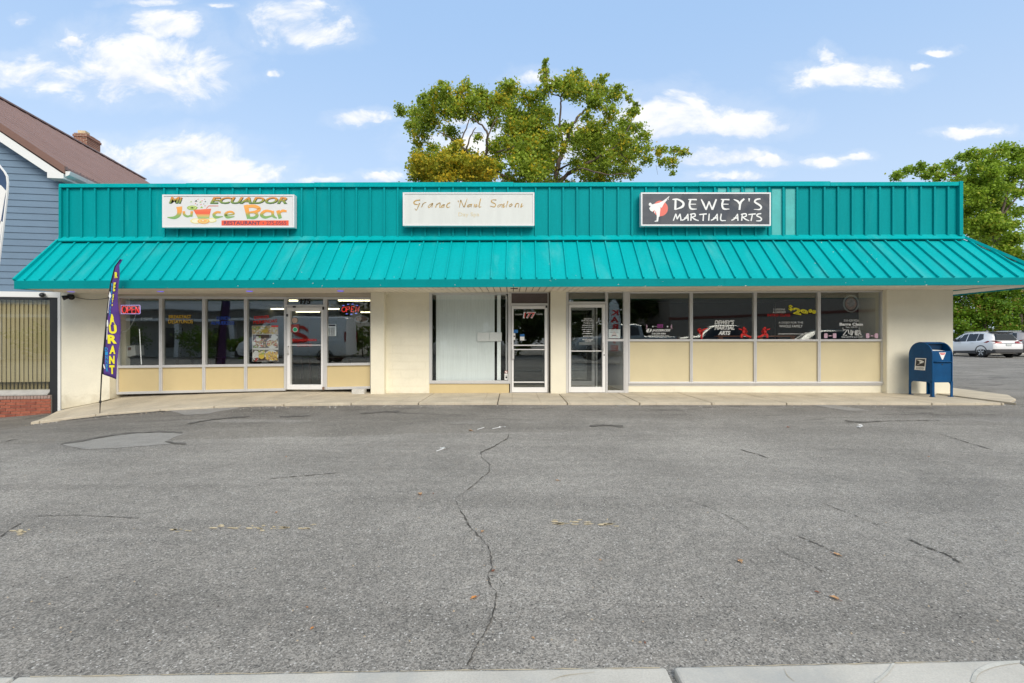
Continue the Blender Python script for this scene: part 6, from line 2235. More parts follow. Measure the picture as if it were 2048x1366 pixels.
def car(name, label, cat, loc, rotz, body_mat, st, wheels, wr, windows, rear=None, group=None, extra=None):
    """st: stations from the rear (y = 0) to the nose: (y, sill z, belt z, roof z, half widths at sill, belt, roof)"""
    t = thing(name, label, cat, loc, rotz, group)
    mb = MB()
    rings = [section(s) for s in st]
    n = len(rings[0])
    for r_ in rings:
        mb.v += r_
    for k in range(len(rings) - 1):
        for q in range(n):
            q2 = (q + 1) % n
            mb.f.append([k * n + q, k * n + q2, (k + 1) * n + q2, (k + 1) * n + q]); mb.m.append(0)
    mb.f.append(list(range(n))); mb.m.append(0)
    mb.f.append([(len(rings) - 1) * n + q for q in range(n)][::-1]); mb.m.append(0)
    bo = mb.build('body', body_mat, t, smooth=True, bevel=0.02, local=True)
    ys = [s[0] for s in st]

    def at(y, i):
        return float(np.interp(y, ys, [s[i] for s in st]))

    def side(y, f, sx, out=0.008):
        zb, zr, hb, hr = at(y, 2), at(y, 3) - 0.07, at(y, 5) - 0.03, at(y, 6) + 0.03
        return (sx * (lin(hb, hr, f) + out), y, lin(zb, zr, f))
    for w in windows:
        for sx in (-1, 1):
            mb = MB()
            pts = [side(y, f, sx) for y, f in w]
            inn_ = [(p[0] - sx * 0.02, p[1], p[2]) for p in pts]
            mb.hull8(pts, inn_)
            mb.build('side_window', CARGLASS, t, local=True)
    for y in wheels:
        for sx in (-1, 1):
            hw = at(y, 4)
            xo = sx * (hw + 0.035)
            mb = MB()
            mb.tube([(xo - sx * 0.23, y, wr), (xo - sx * 0.21, y, wr), (xo - sx * 0.03, y, wr), (xo, y, wr)], [wr * .9, wr, wr, wr * 0.92], 28)
            wh = mb.build('wheel', RUBBER, t, local=True)
            mb = MB()
            mb.tube([(xo - sx * 0.02, y, wr), (xo + sx * 0.006, y, wr)], wr * 0.68, 24, 1)
            for k in range(5):
                a = 2 * math.pi * k / 5 + 0.3
                c, s_ = math.cos(a), math.sin(a)
                p0 = (xo + sx * 0.012, y + c * wr * .12, wr + s_ * wr * .12)
                p1 = (xo + sx * 0.012, y + c * wr * .64, wr + s_ * wr * .64)
                mb.beam(p0, p1, wr * 0.17, 0.012, (sx, 0, 0), 0)
            mb.build('rim', [RIM, BLACK], wh, local=True)
            mb = MB()
            arc = [(y + (wr * 1.22) * math.cos(a), wr + (wr * 1.22) * math.sin(a)) for a in np.linspace(-0.35, math.pi + 0.35, 18)]
            arc2 = [(y + (wr * 1.07) * math.cos(a), wr + (wr * 1.07) * math.sin(a)) for a in np.linspace(-0.35, math.pi + 0.35, 18)]
            for k in range(17):
                def bx_(p):
                    zq = p[1]
                    zlq, zbq = at(p[0], 1), at(p[0], 2)
                    xx = at(p[0], 5) + 0.025
                    return (sx * xx, p[0], zq)
                o1, o2, i1, i2 = bx_(arc[k]), bx_(arc[k + 1]), bx_(arc2[k]), bx_(arc2[k + 1])
                r0 = [o1, o2, i2, i1]
                mb.hull8(r0, [(p[0] - sx * 0.25, p[1], p[2]) for p in r0])
            mb.build('wheel_arch', CLAD, t, local=True)
    if extra:
        extra(t, at, side)
    return t


def suv_extra(t, at, side):
    # windscreens
    mb = MB()
    a0, a1 = 0.10, 0.46
    mb.hull8([(-0.66, a0 + 0.01, 1.16), (0.66, a0 + 0.01, 1.16), (0.50, a1 - 0.11, 1.56), (-0.50, a1 - 0.11, 1.56)], [(-0.66, a0 + 0.10, 1.16), (0.66, a0 + 0.10, 1.16), (0.50, a1 + 0.01, 1.56), (-0.50, a1 + 0.01, 1.56)])
    mb.build('rear_window', CARGLASS, t, local=True, bevel=0.02)
    mb = MB()
    mb.hull8([(-0.60, 0.36, 1.66), (0.60, 0.36, 1.66), (0.60, 0.75, 1.715), (-0.60, 0.75, 1.715)], [(-0.60, 0.36, 1.63), (0.60, 0.36, 1.63), (0.60, 0.75, 1.66), (-0.60, 0.75, 1.66)])
    mb.build('spoiler', BLACK, t, local=True)
    mb = MB()
    mb.hull8([(-0.70, 3.42, 1.14), (0.70, 3.42, 1.14), (0.58, 2.72, 1.60), (-0.58, 2.72, 1.60)], [(-0.70, 3.36, 1.10), (0.70, 3.36, 1.10), (0.58, 2.66, 1.56), (-0.58, 2.66, 1.56)])
    mb.build('windscreen', CARGLASS, t, local=True)
    for sx in (-1, 1):
        mb = MB()
        pr = [(sx * 0.40, -0.04, 0.94), (sx * 0.88, 0.02, 0.94), (sx * 0.965, 0.66, 1.00), (sx * 0.945, 0.42, 1.10), (sx * 0.86, 0.06, 1.13), (sx * 0.45, 0.0, 1.06)]
        mb.hull8(pr, [(p[0] - sx * 0.03, p[1] + 0.05, p[2]) for p in pr])
        mb.build('tail_light', TAIL, t, local=True)
        mb = MB()
        mb.beam((sx * 0.92, 2.86, 1.10), (sx * 1.10, 2.86, 1.10), 0.13, 0.15)
        mb.build('wing_mirror', BLACK, t, local=True, bevel=0.03)
        mb = MB()
        for y in (1.45, 2.45):
            mb.beam((sx * 0.945, y, 0.96), (sx * 0.945, y + 0.2, 0.96), 0.03, 0.03)
        mb.build('door_handle', RIM, t, local=True)
        mb = MB()
        mb.hull8([(sx * 0.925, 1.28, 0.26), (sx * 0.925, 3.10, 0.26), (sx * 0.94, 3.10, 0.40), (sx * 0.94, 1.35, 0.46)], [(sx * 0.86, 1.28, 0.26), (sx * 0.86, 3.10, 0.26), (sx * 0.86, 3.10, 0.40), (sx * 0.86, 1.35, 0.46)])
        mb.build('sill_cladding', CLAD, t, local=True)
        mb = MB()
        mb.beam((sx * 0.60, 0.75, 1.70), (sx * 0.60, 2.55, 1.70), 0.04, 0.04)
        mb.build('roof_rail', RIM, t, local=True)
    mb = MB()
    mb.hull8([(-0.84, -0.06, 0.34), (0.84, -0.06, 0.34), (0.88, -0.05, 0.58), (-0.88, -0.05, 0.58)], [(-0.945, 0.46, 0.30), (0.945, 0.46, 0.30), (0.955, 0.46, 0.52), (-0.955, 0.46, 0.52)])
    mb.build('rear_bumper', CLAD, t, local=True, bevel=0.03)
    mb = MB(); mb.box(-0.16, 0.16, -0.035, -0.01, 0.80, 0.93); mb.build('number_plate', PLATE, t, local=True)
    mb = MB(); mb.box(-0.5, 0.5, -0.03, -0.01, 0.945, 0.975); mb.build('plate_trim', RIM, t, local=True)


SUV_ST = [(0.0, .42, .92, .96, .70, .78, .66), (0.05, .36, .98, 1.02, .84, .89, .74), (0.16, .30, 1.05, 1.12, .88, .925, .74), (0.30, .28, 1.08, 1.40, .89, .93, .64), (0.52, .26, 1.08, 1.63, .90, .935, .62), (0.9, .25, 1.06, 1.69, .90, .94, .62),
          (1.7, .24, 1.03, 1.72, .90, .94, .63), (2.5, .24, 1.01, 1.69, .90, .94, .62), (2.85, .24, 1.01, 1.55, .90, .94, .63), (3.42, .25, 1.02, 1.14, .90, .93, .76), (4.2, .27, .98, 1.02, .89, .91, .74), (4.5, .32, .85, .90, .84, .86, .68), (4.65, .40, .66, .72, .66, .70, .58)]
SUV_WIN = [[(0.82, .30), (0.98, .90), (1.28, .92), (1.28, .12), (1.02, .12)], [(1.34, .10), (1.34, .92), (2.05, .93), (2.05, .08)], [(2.12, .08), (2.12, .93), (2.62, .92), (2.98, .40), (3.12, .08)]]
sp = (31.05, 31.2)
CARWHITE = paint('car_white', (0.84, 0.85, 0.86))
CARSILVER = paint('car_silver', (0.45, 0.42, 0.41))
suv = car('parked_suv', 'white parked suv seen from behind beyond the right corner of the shop', 'suv', (sp[0] + 1.0, sp[1], zg(*sp)), R(-4), CARWHITE, SUV_ST, (0.88, 3.58), 0.37, SUV_WIN, extra=suv_extra, group='parked cars behind the shop')
suv2 = copy_tree(suv)
suv2.location = (sp[0] + 4.25, sp[1] + 1.0, zg(*sp) + 0.08)
tag(suv2, 'silver parked suv half cut by the right edge beyond the white one', 'suv', 'parked cars behind the shop')
for o in suv2.children:
    if o.name.startswith('body'):
        o.data = o.data.copy()
        o.data.materials[0] = CARSILVER

# vehicles and buildings across the street: they are what the shop windows mirror
VAN_ST = [(0.0, .45, 1.3, 2.50, .92, .98, .86), (0.15, .40, 1.3, 2.58, .97, 1.02, .90), (3.9, .38, 1.3, 2.58, .98, 1.03, .90), (4.3, .38, 1.3, 2.38, .98, 1.02, .86), (5.0, .38, 1.28, 1.55, .97, 1.0, .84), (5.7, .42, 1.12, 1.22, .94, .96, .78), (5.95, .5, .8, .9, .80, .84, .66)]


def van_extra(t, at, side):
    for sx in (-1, 1):
        mb = MB(); mb.box(sx * .98 - .03, sx * .98 + .03, -.02, .05, 1.2, 1.75); mb.build('tail_light', TAIL, t, local=True)
        mb = MB(); mb.beam((sx * .97, 4.55, 1.5), (sx * 1.25, 4.55, 1.5), .12, .28); mb.build('wing_mirror', BLACK, t, local=True)
        mb = MB(); mb.hull8([(sx * .95, 5.5, .85), (sx * .88, 5.88, .85), (sx * .85, 5.78, 1.08), (sx * .95, 5.45, 1.1)], [(sx * .7, 5.5, .85), (sx * .7, 5.9, .85), (sx * .7, 5.8, 1.08), (sx * .7, 5.45, 1.1)]); mb.build('headlight', RIM, t, local=True)
    mb = MB(); mb.hull8([(-.82, 4.98, 1.6), (.82, 4.98, 1.6), (.78, 4.33, 2.36), (-.78, 4.33, 2.36)], [(-.82, 4.9, 1.56), (.82, 4.9, 1.56), (.78, 4.25, 2.3), (-.78, 4.25, 2.3)]); mb.build('windscreen', CARGLASS, t, local=True)
    mb = MB(); mb.box(-.9, .9, 5.7, 5.98, .38, .72); mb.build('front_bumper', BLACK, t, local=True)
    mb = MB()
    mb.ribbon([(2.0, 1.75), (2.3, 1.95), (2.75, 1.9), (2.7, 1.65), (2.2, 1.45), (2.1, 1.25), (2.85, 1.22)], [.1, .18, .2, .2, .2, .18, .2], lambda x, y: (1.045 - max(0, y - 1.3) * .1, x, y))
    mb.build('side_lettering', VINYL_R, t, local=True, fix=False)


PICK_ST = [(0.0, .55, 1.25, 1.30, .90, .96, .9), (0.1, .5, 1.3, 1.36, .94, .98, .92), (1.9, .48, 1.3, 1.36, .95, .99, .93), (1.95, .48, 1.3, 1.95, .95, .99, .68), (2.3, .48, 1.3, 2.02, .95, .99, .68), (3.3, .48, 1.3, 2.0, .95, .99, .68),
           (3.5, .48, 1.3, 1.9, .95, .99, .70), (4.1, .48, 1.28, 1.40, .95, .98, .82), (5.2, .5, 1.2, 1.27, .93, .96, .80), (5.5, .55, .9, 1.0, .8, .86, .7)]
PICK_WIN = [[(2.1, .12), (2.15, .9), (2.75, .92), (2.75, .1)], [(2.82, .1), (2.82, .92), (3.4, .9), (3.85, .12)]]


def pick_extra(t, at, side):
    for sx in (-1, 1):
        mb = MB(); mb.box(sx * .95 - .03, sx * .95 + .03, -.02, .05, .9, 1.25); mb.build('tail_light', TAIL, t, local=True)
    mb = MB(); mb.box(-.93, .93, -.1, .02, .5, .68); mb.build('rear_bumper', RIM, t, local=True)
    mb = MB(); mb.hull8([(-.78, 4.02, 1.43), (.78, 4.02, 1.43), (.66, 3.5, 1.88), (-.66, 3.5, 1.88)], [(-.78, 3.9, 1.4), (.78, 3.9, 1.4), (.66, 3.4, 1.85), (-.66, 3.4, 1.85)]); mb.build('windscreen', CARGLASS, t, local=True)


STZ = 0.14
car('delivery_van', 'white delivery van mirrored in the restaurant door and panes', 'van', (-8.9, -2.6, STZ), R(90), CARWHITE, VAN_ST, (1.1, 4.8), 0.36, [[(4.05, .08), (4.05, .75), (4.3, .72), (4.75, .1)]], extra=van_extra)
car('pickup_truck', 'grey pickup truck mirrored in the first martial arts pane', 'truck', (8.9, -2.6, STZ + .15), R(90), paint('car_grey', (0.30, 0.33, 0.35)), PICK_ST, (1.0, 4.5), 0.42, PICK_WIN, extra=pick_extra)
car('pickup_truck', 'black pickup truck mirrored in the pane with the red fighters', 'truck', (14.5, -3.0, STZ + .15), R(90), paint('car_black', (0.012, 0.013, 0.016)), PICK_ST, (1.0, 4.5), 0.42, PICK_WIN, extra=pick_extra)
car('parked_suv', 'dark suv mirrored in the pane with the yellow price', 'suv', (18.6, -1.4, STZ + .1), R(90), paint('car_dark_green', (0.015, 0.022, 0.022)), SUV_ST, (0.88, 3.58), 0.37, SUV_WIN, extra=suv_extra)

op = thing('opposite_building', 'beige flat-roofed building with a red stripe across the street', 'building', (22, -19, 0))
mb = MB(); mb.box(12.5, 34, -26, -14, -0.3, 6.4); mb.build('wall', material('beige_wall', (0.30, 0.255, 0.21), 0.8, var=0.06), op)
mb = MB(); mb.hull8([(12.4, -13.99, 3.1), (34, -13.99, 3.9), (34, -13.99, 4.1), (12.4, -13.99, 3.3)], [(12.4, -13.95, 3.1), (34, -13.95, 3.9), (34, -13.95, 4.1), (12.4, -13.95, 3.3)]); mb.build('stripe', material('dull_red_stripe', (0.16, 0.045, 0.03), 0.7), op)
ow = thing('porch_building', 'pale two-storey building with a covered porch across the street', 'building', (-26, -20, 0))
mb = MB(); mb.box(-38, -15, -28, -17, -0.3, 7.0); mb.build('wall', material('grey_clapboard', (0.62, 0.61, 0.57), 0.8, var=0.06), ow)
mb = MB(); mb.box(-38.5, -14.5, -16.98, -14.5, 3.9, 4.35); mb.box(-38.5, -14.5, -16.98, -14.4, 3.0, 3.2); mb.build('porch_roof', WHITE, ow)
for x in (-36, -31.5, -27, -22.5, -18.5, -15.2):
    mb = MB(); mb.box(x - .18, x + .18, -15.0, -14.64, 0.1, 2.999); mb.build('post', WHITE, ow)
for x in (-34, -29, -24.5, -20):
    mb = MB(); mb.box(x - .9, x + .9, -16.96, -16.9, 0.9, 2.5); mb.build('window', CARGLASS, ow)
    mb = MB(); mb.box(x - .6, x + .6, -16.96, -16.9, 5.0, 6.5); mb.build('window', CARGLASS, ow)
ka = thing('feather_banner', 'white feather banner with red letters beside the kerb, mirrored in the narrow sidelight', 'banner', (5.1, -0.4, 0.1))
mb = MB(); mb.tube([(5.55, -0.4, 0.1), (5.55, -0.4, 2.4), (5.45, -0.4, 3.2), (5.2, -0.4, 3.62), (4.9, -0.4, 3.55)], 0.018, 8); mb.build('pole', BLACK, ka, smooth=True)
mb = MB(); mb.hull8([(5.53, -.41, .9), (5.53, -.41, 2.4), (5.42, -.41, 3.2), (5.2, -.41, 3.58), (4.95, -.41, 3.3), (4.9, -.41, .9)], [(5.53, -.40, .9), (5.53, -.40, 2.4), (5.42, -.40, 3.2), (5.2, -.40, 3.58), (4.95, -.40, 3.3), (4.9, -.40, .9)])
kc = mb.build('banner_cloth', VINYL_W, ka)
mb = MB()
for k, c_ in enumerate("KARATE"):
    mb.text(c_, lambda x, y: (x, -0.395, y), (5.42, 2.95 - k * .36, 5.02, 2.67 - k * .36), 0.04)
mb.build('red_lettering', VINYL_R, kc, local=True, fix=False)

# ------------------------------------------------------------------ trees
def leaf_material(name, c0, c1, c2, extra_amt=0.1, transl=0.35):
    m = bpy.data.materials.new(name)
    m.use_nodes = True
    T = NT(m.node_tree)
    out = [n for n in T.n if n.type == 'OUTPUT_MATERIAL'][0]
    for n in list(T.n):
        if n.type == 'BSDF_PRINCIPLED':
            T.n.remove(n)
    geo = T.new('ShaderNodeNewGeometry')
    rnd = geo.outputs['Random Per Island']
    tc = T.new('ShaderNodeTexCoord')
    nz = T.noise(tc.outputs['Object'], 0.55, 3, 0.6)
    col = T.mix(T.smooth(rnd, 0.0, 1.0), c0, c1)
    col = T.mix(T.smooth(nz, 0.38, 0.62, 0.0, 0.55), col, c1)
    th = T.math('ADD', T.math('MULTIPLY', T.noise(tc.outputs['Object'], 1.1, 3, 0.6), 1.1), T.math('MULTIPLY', rnd, 0.35))
    col = T.mix(T.smooth(th, 0.86 - extra_amt, 0.93 - extra_amt * 0.6, 0.0, 0.9), col, c2)
    d = T.new('ShaderNodeBsdfPrincipled')
    T.l.new(col, d.inputs['Base Color'])
    d.inputs['Roughness'].default_value = 0.55
    d.inputs['Specular IOR Level'].default_value = 0.3
    t = T.new('ShaderNodeBsdfTranslucent')
    T.l.new(T.mix(0.5, col, (0.25, 0.35, 0.03)), t.inputs[0])
    mx = T.new('ShaderNodeMixShader')
    mx.inputs[0].default_value = transl
    T.l.new(d.outputs[0], mx.inputs[1])
    T.l.new(t.outputs[0], mx.inputs[2])
    T.l.new(mx.outputs[0], out.inputs[0])
    return m


def leaves(clusters, per_area, size, spread=0.3, sub=9, flat=0.0, jitter=0.35):
    """clusters: (x, y, z, r). returns one mesh of leaf quads grouped in sprays"""
    P0, S0 = [], []
    for (x, y, z, r) in clusters:
        ns = max(3, int(sub * RNG.uniform(.7, 1.3)))
        d = RNG.normal(size=(ns, 3))
        d /= np.linalg.norm(d, axis=1)[:, None]
        cen = np.array([x, y, z]) + d * (r * RNG.uniform(0.25, 0.95, size=(ns, 1))) * np.array([1, 1, 0.85])
        n = int(per_area * r * r)
        idx = RNG.integers(0, ns, n)
        p = cen[idx] + RNG.normal(size=(n, 3)) * r * spread * np.array([1, 1, 0.75])
        P0.append(p)
    p = np.concatenate(P0)
    n = len(p)
    nrm = RNG.normal(size=(n, 3)) + np.array([0, -0.35, 0.75])
    nrm /= np.linalg.norm(nrm, axis=1)[:, None]
    a = RNG.normal(size=(n, 3))
    a -= nrm * (a * nrm).sum(1)[:, None]
    a /= np.linalg.norm(a, axis=1)[:, None]
    b = np.cross(nrm, a)
    s = size * RNG.uniform(0.6, 1.3, size=(n, 1))
    fold = nrm * s * 0.18
    V = np.stack([p - a * s * .55, p - b * s * .45 + fold, p + a * s * .65, p + b * s * .45 + fold], 1).reshape(-1, 3)
    me = bpy.data.meshes.new('crown')
    me.vertices.add(4 * n)
    me.vertices.foreach_set('co', V.astype(np.float32).ravel())
    me.loops.add(4 * n)
    me.loops.foreach_set('vertex_index', np.arange(4 * n, dtype=np.int32))
    me.polygons.add(n)
    me.polygons.foreach_set('loop_start', np.arange(0, 4 * n, 4, dtype=np.int32))
    me.polygons.foreach_set('loop_total', np.full(n, 4, dtype=np.int32))
    me.update()
    me.validate()
    return me


BARK = material('grey_brown_bark', (0.11, 0.085, 0.065), 0.9, var=0.3, vscale=3, bump=0.6, bscale=12)


def tree(name, label, base, clusters, limbs, mat, per_area, size, group=None, cat='tree', **kw):
    t = thing(name, label, cat, base, 0, group)
    me = leaves(clusters, per_area, size, **kw)
    me.materials.append(mat)
    o = bpy.data.objects.new('crown', me)
    COL.objects.link(o)
    o.parent = t
    o.location = -t.location
    mb = MB()
    for pts, r0, r1 in limbs:
        pts = [Vector(p) for p in pts]
        q = []
        for k in range(len(pts) - 1):
            for s_ in range(4):
                q.append(pts[k].lerp(pts[k + 1], s_ / 4) + Vector((random.uniform(-1, 1), random.uniform(-1, 1), random.uniform(-1, 1))) * (r0 * 0.35 if (k or s_) else 0))
        q.append(pts[-1])
        mb.tube(q, list(np.linspace(r0, r1, len(q))), 8)
    mb.build('trunk', BARK, t, smooth=True)
    return t


YT = 30.0
zT = zoom(3.2, 760, 100)
COTTON = leaf_material('cottonwood_leaf', (0.15, 0.23, 0.025), (0.42, 0.54, 0.06), (0.80, 0.58, 0.035), 0.02, 0.42)
YELLOW = leaf_material('yellowing_leaf', (0.26, 0.29, 0.025), (0.58, 0.55, 0.06), (0.84, 0.58, 0.035), 0.12, 0.42)
cl = [(140, 400, 45), (230, 410, 70), (330, 340, 80), (300, 470, 80), (250, 580, 50), (210, 500, 50), (410, 270, 60), (395, 215, 26), (430, 370, 75), (450, 520, 55), (540, 285, 75), (520, 390, 65), (600, 340, 70), (655, 300, 55), (700, 380, 70),
      (620, 420, 45), (800, 290, 85), (790, 370, 70), (860, 400, 60), (735, 470, 40), (850, 250, 50), (800, 225, 30), (540, 240, 25), (290, 330, 50), (350, 270, 35), (930, 290, 55), (1000, 310, 65), (980, 400, 90), (900, 470, 80), (1000, 500, 100), (860, 560, 90), (960, 620, 110),
      (900, 720, 90), (1000, 760, 90), (1080, 410, 60), (1060, 240, 45), (1055, 130, 30), (1062, 75, 24), (1045, 185, 36), (1130, 225, 50), (1200, 210, 65), (1240, 165, 44), (1272, 132, 20), (1230, 290, 60), (1320, 270, 80), (1400, 240, 55), (1425, 185, 34), (1452, 162, 16),
      (1380, 340, 65), (1480, 290, 65), (1515, 245, 34), (1590, 310, 26), (1470, 400, 60), (1440, 480, 55), (1330, 430, 40), (1340, 520, 80), (1260, 560, 70), (1190, 500, 45), (1420, 600, 90), (1320, 640, 85), (1500, 560, 75), (1560, 480, 65), (1620, 400, 45), (1640, 358, 22),
      (1640, 500, 45), (1580, 600, 75), (1680, 560, 46), (1680, 640, 55), (1560, 700, 75), (1460, 700, 60), (1440, 780, 75), (1320, 770, 65), (1620, 780, 45), (1720, 700, 45), (1800, 650, 42), (1810, 715, 34), (1885, 640, 34), (1860, 720, 42), (1945, 660, 32), (1870, 790, 20),
      (1110, 560, 65), (1120, 700, 45), (1080, 770, 55), (1175, 640, 45), (1240, 720, 50), (240, 670, 45), (230, 760, 50), (320, 700, 65), (300, 800, 60), (420, 700, 75), (420, 800, 70), (520, 690, 75), (540, 790, 80), (500, 605, 45), (640, 720, 75), (660, 800, 80), (625, 565, 32),
      (740, 660, 60), (760, 750, 45), (770, 600, 55), (820, 810, 35), (600, 880, 110), (350, 890, 100), (1000, 880, 120), (1400, 880, 120), (850, 890, 80), (1180, 870, 80), (280, 740, 70), (370, 760, 70), (470, 760, 70), (590, 740, 70), (700, 740, 65), (250, 810, 60), (340, 640, 45), (450, 640, 45), (830, 480, 60), (840, 620, 70), (880, 660, 80), (950, 540, 90), (1030, 600, 90), (950, 800, 80), (1050, 680, 70), (1380, 700, 70), (1500, 640, 60), (1540, 780, 50), (1380, 540, 60), (760, 320, 60), (480, 330, 60), (350, 420, 60), (640, 260, 36), (1290, 210, 50), (1180, 270, 45)]
clusters = []
for (x, y, r) in cl:
    px, py = zT(x, y)
    Y = YT + RNG.uniform(-3.2, 3.2)
    p = P(px, py, Y)
    clusters.append((p.x, Y, p.z, r * 1.09 / 3.2 / F * Y))


def TP(x, y, dy=0.0):
    return P(*zT(x, y), YT + dy)


trunk_base = TP(1120, 1000); trunk_base.z = zg(trunk_base.x, YT) - 0.2
LS = 0.55
limbs = [([trunk_base, TP(1120, 1100), TP(1110, 900)], 0.55, 0.42), ([TP(1110, 900), TP(1140, 740), TP(1175, 640), TP(1215, 520), TP(1260, 430), TP(1325, 378, 1), TP(1400, 250, 1)], 0.30, 0.07),
         ([TP(1175, 640), TP(1150, 500, -1), TP(1155, 380, -1), TP(1157, 300, -1), TP(1105, 280, -1)], 0.15, 0.05), ([TP(1157, 300, -1), TP(1200, 220, -1)], 0.07, 0.03), ([TP(1080, 300, -1), TP(1060, 100, -1)], 0.06, 0.02),
         ([TP(1115, 880), TP(1200, 790), TP(1340, 720, -1.5), TP(1500, 625, -1.5), TP(1600, 480, -1)], 0.26, 0.05), ([TP(1140, 770), TP(1210, 730, -1)], 0.14, 0.08),
         ([TP(1200, 800), TP(1290, 755, -2), TP(1450, 800, -2), TP(1600, 790, -2)], 0.12, 0.04), ([TP(1500, 625, -1.5), TP(1580, 700, -1), TP(1680, 790, -1)], 0.06, 0.02), ([TP(1600, 600, -1), TP(1800, 650, -1), TP(1930, 650, -1)], 0.07, 0.02),
         ([TP(1110, 900), TP(900, 860), TP(760, 790), TP(675, 690, -2), TP(690, 540, -2.5), TP(655, 475, -2.5), TP(575, 435, -2.5)], 0.24, 0.06), ([TP(690, 555, -2.5), TP(720, 480, -2.5), TP(755, 430, -2.5)], 0.09, 0.04),
         ([TP(700, 800), TP(548, 645, -2.5), TP(580, 550, -2.5), TP(615, 495, -2.5)], 0.13, 0.04), ([TP(548, 645, -2.5), TP(510, 600, -2.5), TP(545, 520, -2.5), TP(572, 445, -2.5)], 0.10, 0.05), ([TP(515, 605, -2.5), TP(410, 540, -2.5), TP(300, 480, -1)], 0.09, 0.03),
         ([TP(745, 655, -2.5), TP(850, 625, -2.5), TP(960, 560, 0)], 0.10, 0.05), ([TP(600, 530, -2.5), TP(650, 528, -2.5), TP(668, 560, -2.5)], 0.045, 0.02), ([TP(520, 545, -2.5), TP(490, 535, -2.5)], 0.02, 0.01), ([TP(1070, 530, -2.6), TP(1150, 470, -2.6)], 0.03, 0.015),
         ([TP(805, 765, -2.5), TP(840, 770, -2.5), TP(855, 820, -2.5)], 0.03, 0.015), ([TP(1766, 735, -2.6), TP(1778, 800, -2.6)], 0.018, 0.01)]
limbs = [(p_, a_ * LS, b_ * LS) for p_, a_, b_ in limbs]
cot = tree('cottonwood_tree', 'tall cottonwood with yellowing leaves and bare limbs rising behind the shop roof', trunk_base, clusters, limbs, COTTON, 1250, 0.145, sub=17, spread=0.29)
ylow = [(240, 690, 50), (230, 770, 55), (320, 720, 65), (300, 800, 60), (420, 700, 75), (420, 800, 75), (520, 690, 75), (540, 790, 80), (500, 610, 48), (620, 730, 75), (660, 800, 75), (460, 750, 70), (370, 780, 70), (590, 770, 70), (470, 640, 50), (700, 790, 60), (720, 720, 45), (260, 730, 50)]
yc = []
for (x, y, r) in ylow:
    q_ = zT(x, y)
    Y = YT - 3.4 + RNG.uniform(-1.0, 1.0)
    p = P(q_[0], q_[1], Y)
    yc.append((p.x, Y, p.z, r / 3.2 / F * Y))
yo = bpy.data.objects.new('yellowing_crown', leaves(yc, 850, 0.145, sub=15, spread=0.27))
yo.data.materials.append(YELLOW)
yo['label'] = 'yellowing lower left side of the crown'
COL.objects.link(yo)
yo.parent = cot
yo.location = -cot.location
tc_ = P(791, 362, 32)
tree('small_tree', 'tip of a small tree just above the roof line left of the cottonwood', (tc_.x, 32, zg(0, 32)), [(tc_.x, 32, tc_.z - 0.35, 0.42), (tc_.x - 0.1, 32, tc_.z - 1.2, 0.9), (tc_.x + .2, 32, tc_.z - 2.2, 1.3)],
     [([(tc_.x, 32, zg(0, 32) - .1), (tc_.x, 32, tc_.z - 0.4)], 0.14, 0.02)], COTTON, 300, 0.16)

zR = zoom(4.139, 1760, 270)
GREEN = leaf_material('maple_leaf', (0.12, 0.22, 0.018), (0.38, 0.55, 0.05), (0.52, 0.52, 0.06), -0.02, 0.42)
cr = [(150, 335, 55), (215, 300, 50), (335, 280, 55), (380, 330, 55), (350, 250, 25), (470, 290, 50), (490, 350, 55), (560, 240, 40), (620, 290, 60), (680, 195, 50), (745, 155, 50), (800, 180, 60), (870, 145, 40), (830, 250, 70), (925, 220, 80), (1000, 140, 70), (1080, 115, 60), (1150, 180, 75),
      (1100, 260, 90), (750, 360, 90), (900, 360, 100), (1050, 390, 95), (1180, 330, 80), (760, 500, 100), (900, 520, 110), (1040, 590, 80), (1130, 480, 60), (760, 650, 100), (890, 700, 100), (1010, 720, 70), (1140, 640, 55), (800, 800, 90), (900, 860, 90), (1040, 850, 80), (1000, 960, 100), (1120, 960, 90), (1180, 1050, 80),
      (600, 480, 120), (620, 700, 120), (450, 500, 120), (1250, 250, 80), (1300, 400, 90), (1280, 600, 80), (1300, 850, 90), (900, 1080, 110), (1050, 1120, 110), (1200, 1150, 100), (760, 430, 80), (830, 440, 90), (980, 460, 90), (820, 590, 90), (960, 640, 90), (830, 740, 90), (960, 790, 90), (880, 790, 80), (1100, 750, 70), (1120, 860, 80), (960, 300, 80), (780, 280, 60), (720, 760, 90)]
clusters = []
YR = 45.0
for (x, y, r) in cr:
    px, py = zR(x, y)
    Y = YR + RNG.uniform(-3.5, 3.5)
    p = P(px, py, Y)
    clusters.append((p.x, Y, p.z, r / 4.139 / F * Y))
RP = lambda x, y, dy=0.0: P(*zR(x, y), YR + dy)
rb = RP(1000, 1500); rb.z = zg(rb.x, YR) - 0.2
tree('maple_tree', 'big loose green maple rising beyond the right end of the shop', rb, clusters,
     [([rb, RP(1000, 1100), RP(960, 800)], 0.45, 0.3), ([RP(960, 800), RP(880, 500), RP(820, 260)], 0.14, 0.03), ([RP(960, 800), RP(1050, 500), RP(1060, 180)], 0.13, 0.03), ([RP(900, 560), RP(640, 330), RP(380, 320)], 0.10, 0.03), ([RP(980, 700), RP(1150, 500), RP(1200, 300)], 0.10, 0.03)], GREEN, 800, 0.20, sub=15, spread=0.28)
HEDGE = leaf_material('hedge_leaf', (0.05, 0.13, 0.012), (0.21, 0.38, 0.025), (0.26, 0.17, 0.04), 0.0)
hd = ['dense bushy tree behind the white suv, half hidden by the cream corner wall', 'dense bushy tree with a tan patch above the roof of the white suv', 'dense bushy tree above the tail of the white suv', 'dense bushy tree at the right edge behind the silver suv', 'dense bushy tree hidden mostly by the cream corner wall']
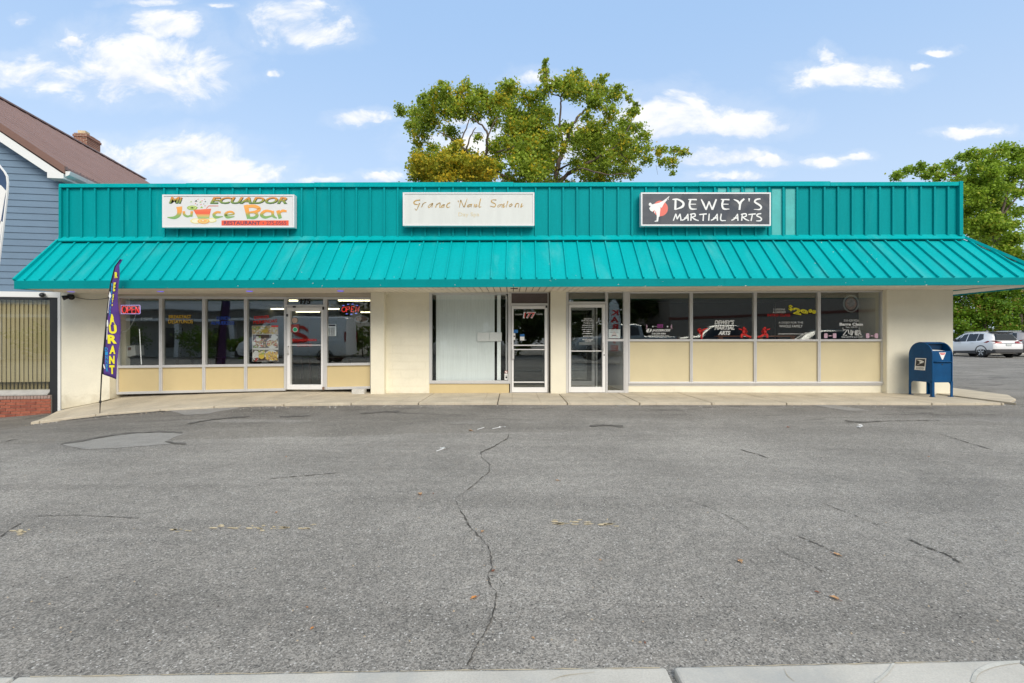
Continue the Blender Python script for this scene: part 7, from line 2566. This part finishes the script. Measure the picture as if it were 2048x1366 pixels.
for k, x in enumerate((37.5, 41.0, 44.5, 48.3, 33.8)):
    cs = []
    Y0 = 42.5 + RNG.uniform(-.6, .6)
    g0 = zg(x, Y0)
    for _ in range(44):
        cs.append((x + RNG.uniform(-2.3, 2.3), Y0 + RNG.uniform(-1.6, 1.6), g0 + RNG.uniform(0.3, 6.6), RNG.uniform(0.6, 1.15)))
    tree('bushy_tree', hd[k], (x, Y0, g0), cs, [([(x, Y0, g0 - .2), (x + .1, Y0, g0 + 3), (x, Y0, g0 + 5.8)], 0.2, 0.05)], HEDGE, 420, 0.17, group='trees behind the parked cars', sub=8, spread=0.3)
DARKG = leaf_material('dark_leaf', (0.02, 0.045, 0.008), (0.06, 0.11, 0.015), (0.12, 0.12, 0.02), 0.0)
wl = ['dark street tree mirrored above the grey pickup truck', 'dark street tree mirrored in the entry door of the martial arts shop', 'dark street tree mirrored in the salon door', 'dark street tree mirrored behind the delivery van', 'dark street tree mirrored right of the delivery van']
for k, (x, y) in enumerate(((10.0, -19), (5.0, -21), (-1.5, -20), (-11.5, -19.5), (-7.0, -22))):
    cs = [(x + RNG.uniform(-3, 3), y + RNG.uniform(-2, 2), RNG.uniform(0.8, 8.2), RNG.uniform(0.9, 1.6)) for _ in range(34)]
    tree('street_tree', wl[k], (x, y, 0.1), cs, [([(x, y, 0), (x, y, 4), (x, y, 7)], 0.22, 0.06)], DARKG, 130, 0.36, group='trees across the street', sub=8, spread=0.33)

bl = ['leafy green bush mirrored in the pane right of the restaurant door', 'leafy green bush mirrored behind the tail of the delivery van', 'leafy green bush by the porch mirrored in the pane with breakfast lettering', 'leafy green bush by the porch mirrored in the leftmost restaurant pane', 'leafy green bush by the porch mirrored beside the lunch lettering']
for k, (x, y, h) in enumerate(((-13.6, -12.6, 2.9), (-11.6, -13.4, 2.4), (-23.5, -12.4, 1.9), (-30, -12.8, 2.2), (-19.5, -12.2, 1.7))):
    cs = [(x + RNG.uniform(-1.2, 1.2), y + RNG.uniform(-.6, .6), RNG.uniform(0.3, h), RNG.uniform(0.4, 0.75)) for _ in range(16)]
    tree('bush', bl[k], (x, y, 0.1), cs, [([(x, y, 0), (x, y, h * .5), (x + .1, y, h * .9)], 0.06, 0.02)], HEDGE, 260, 0.17, group='bushes across the street', cat='bush', sub=8, spread=0.3)
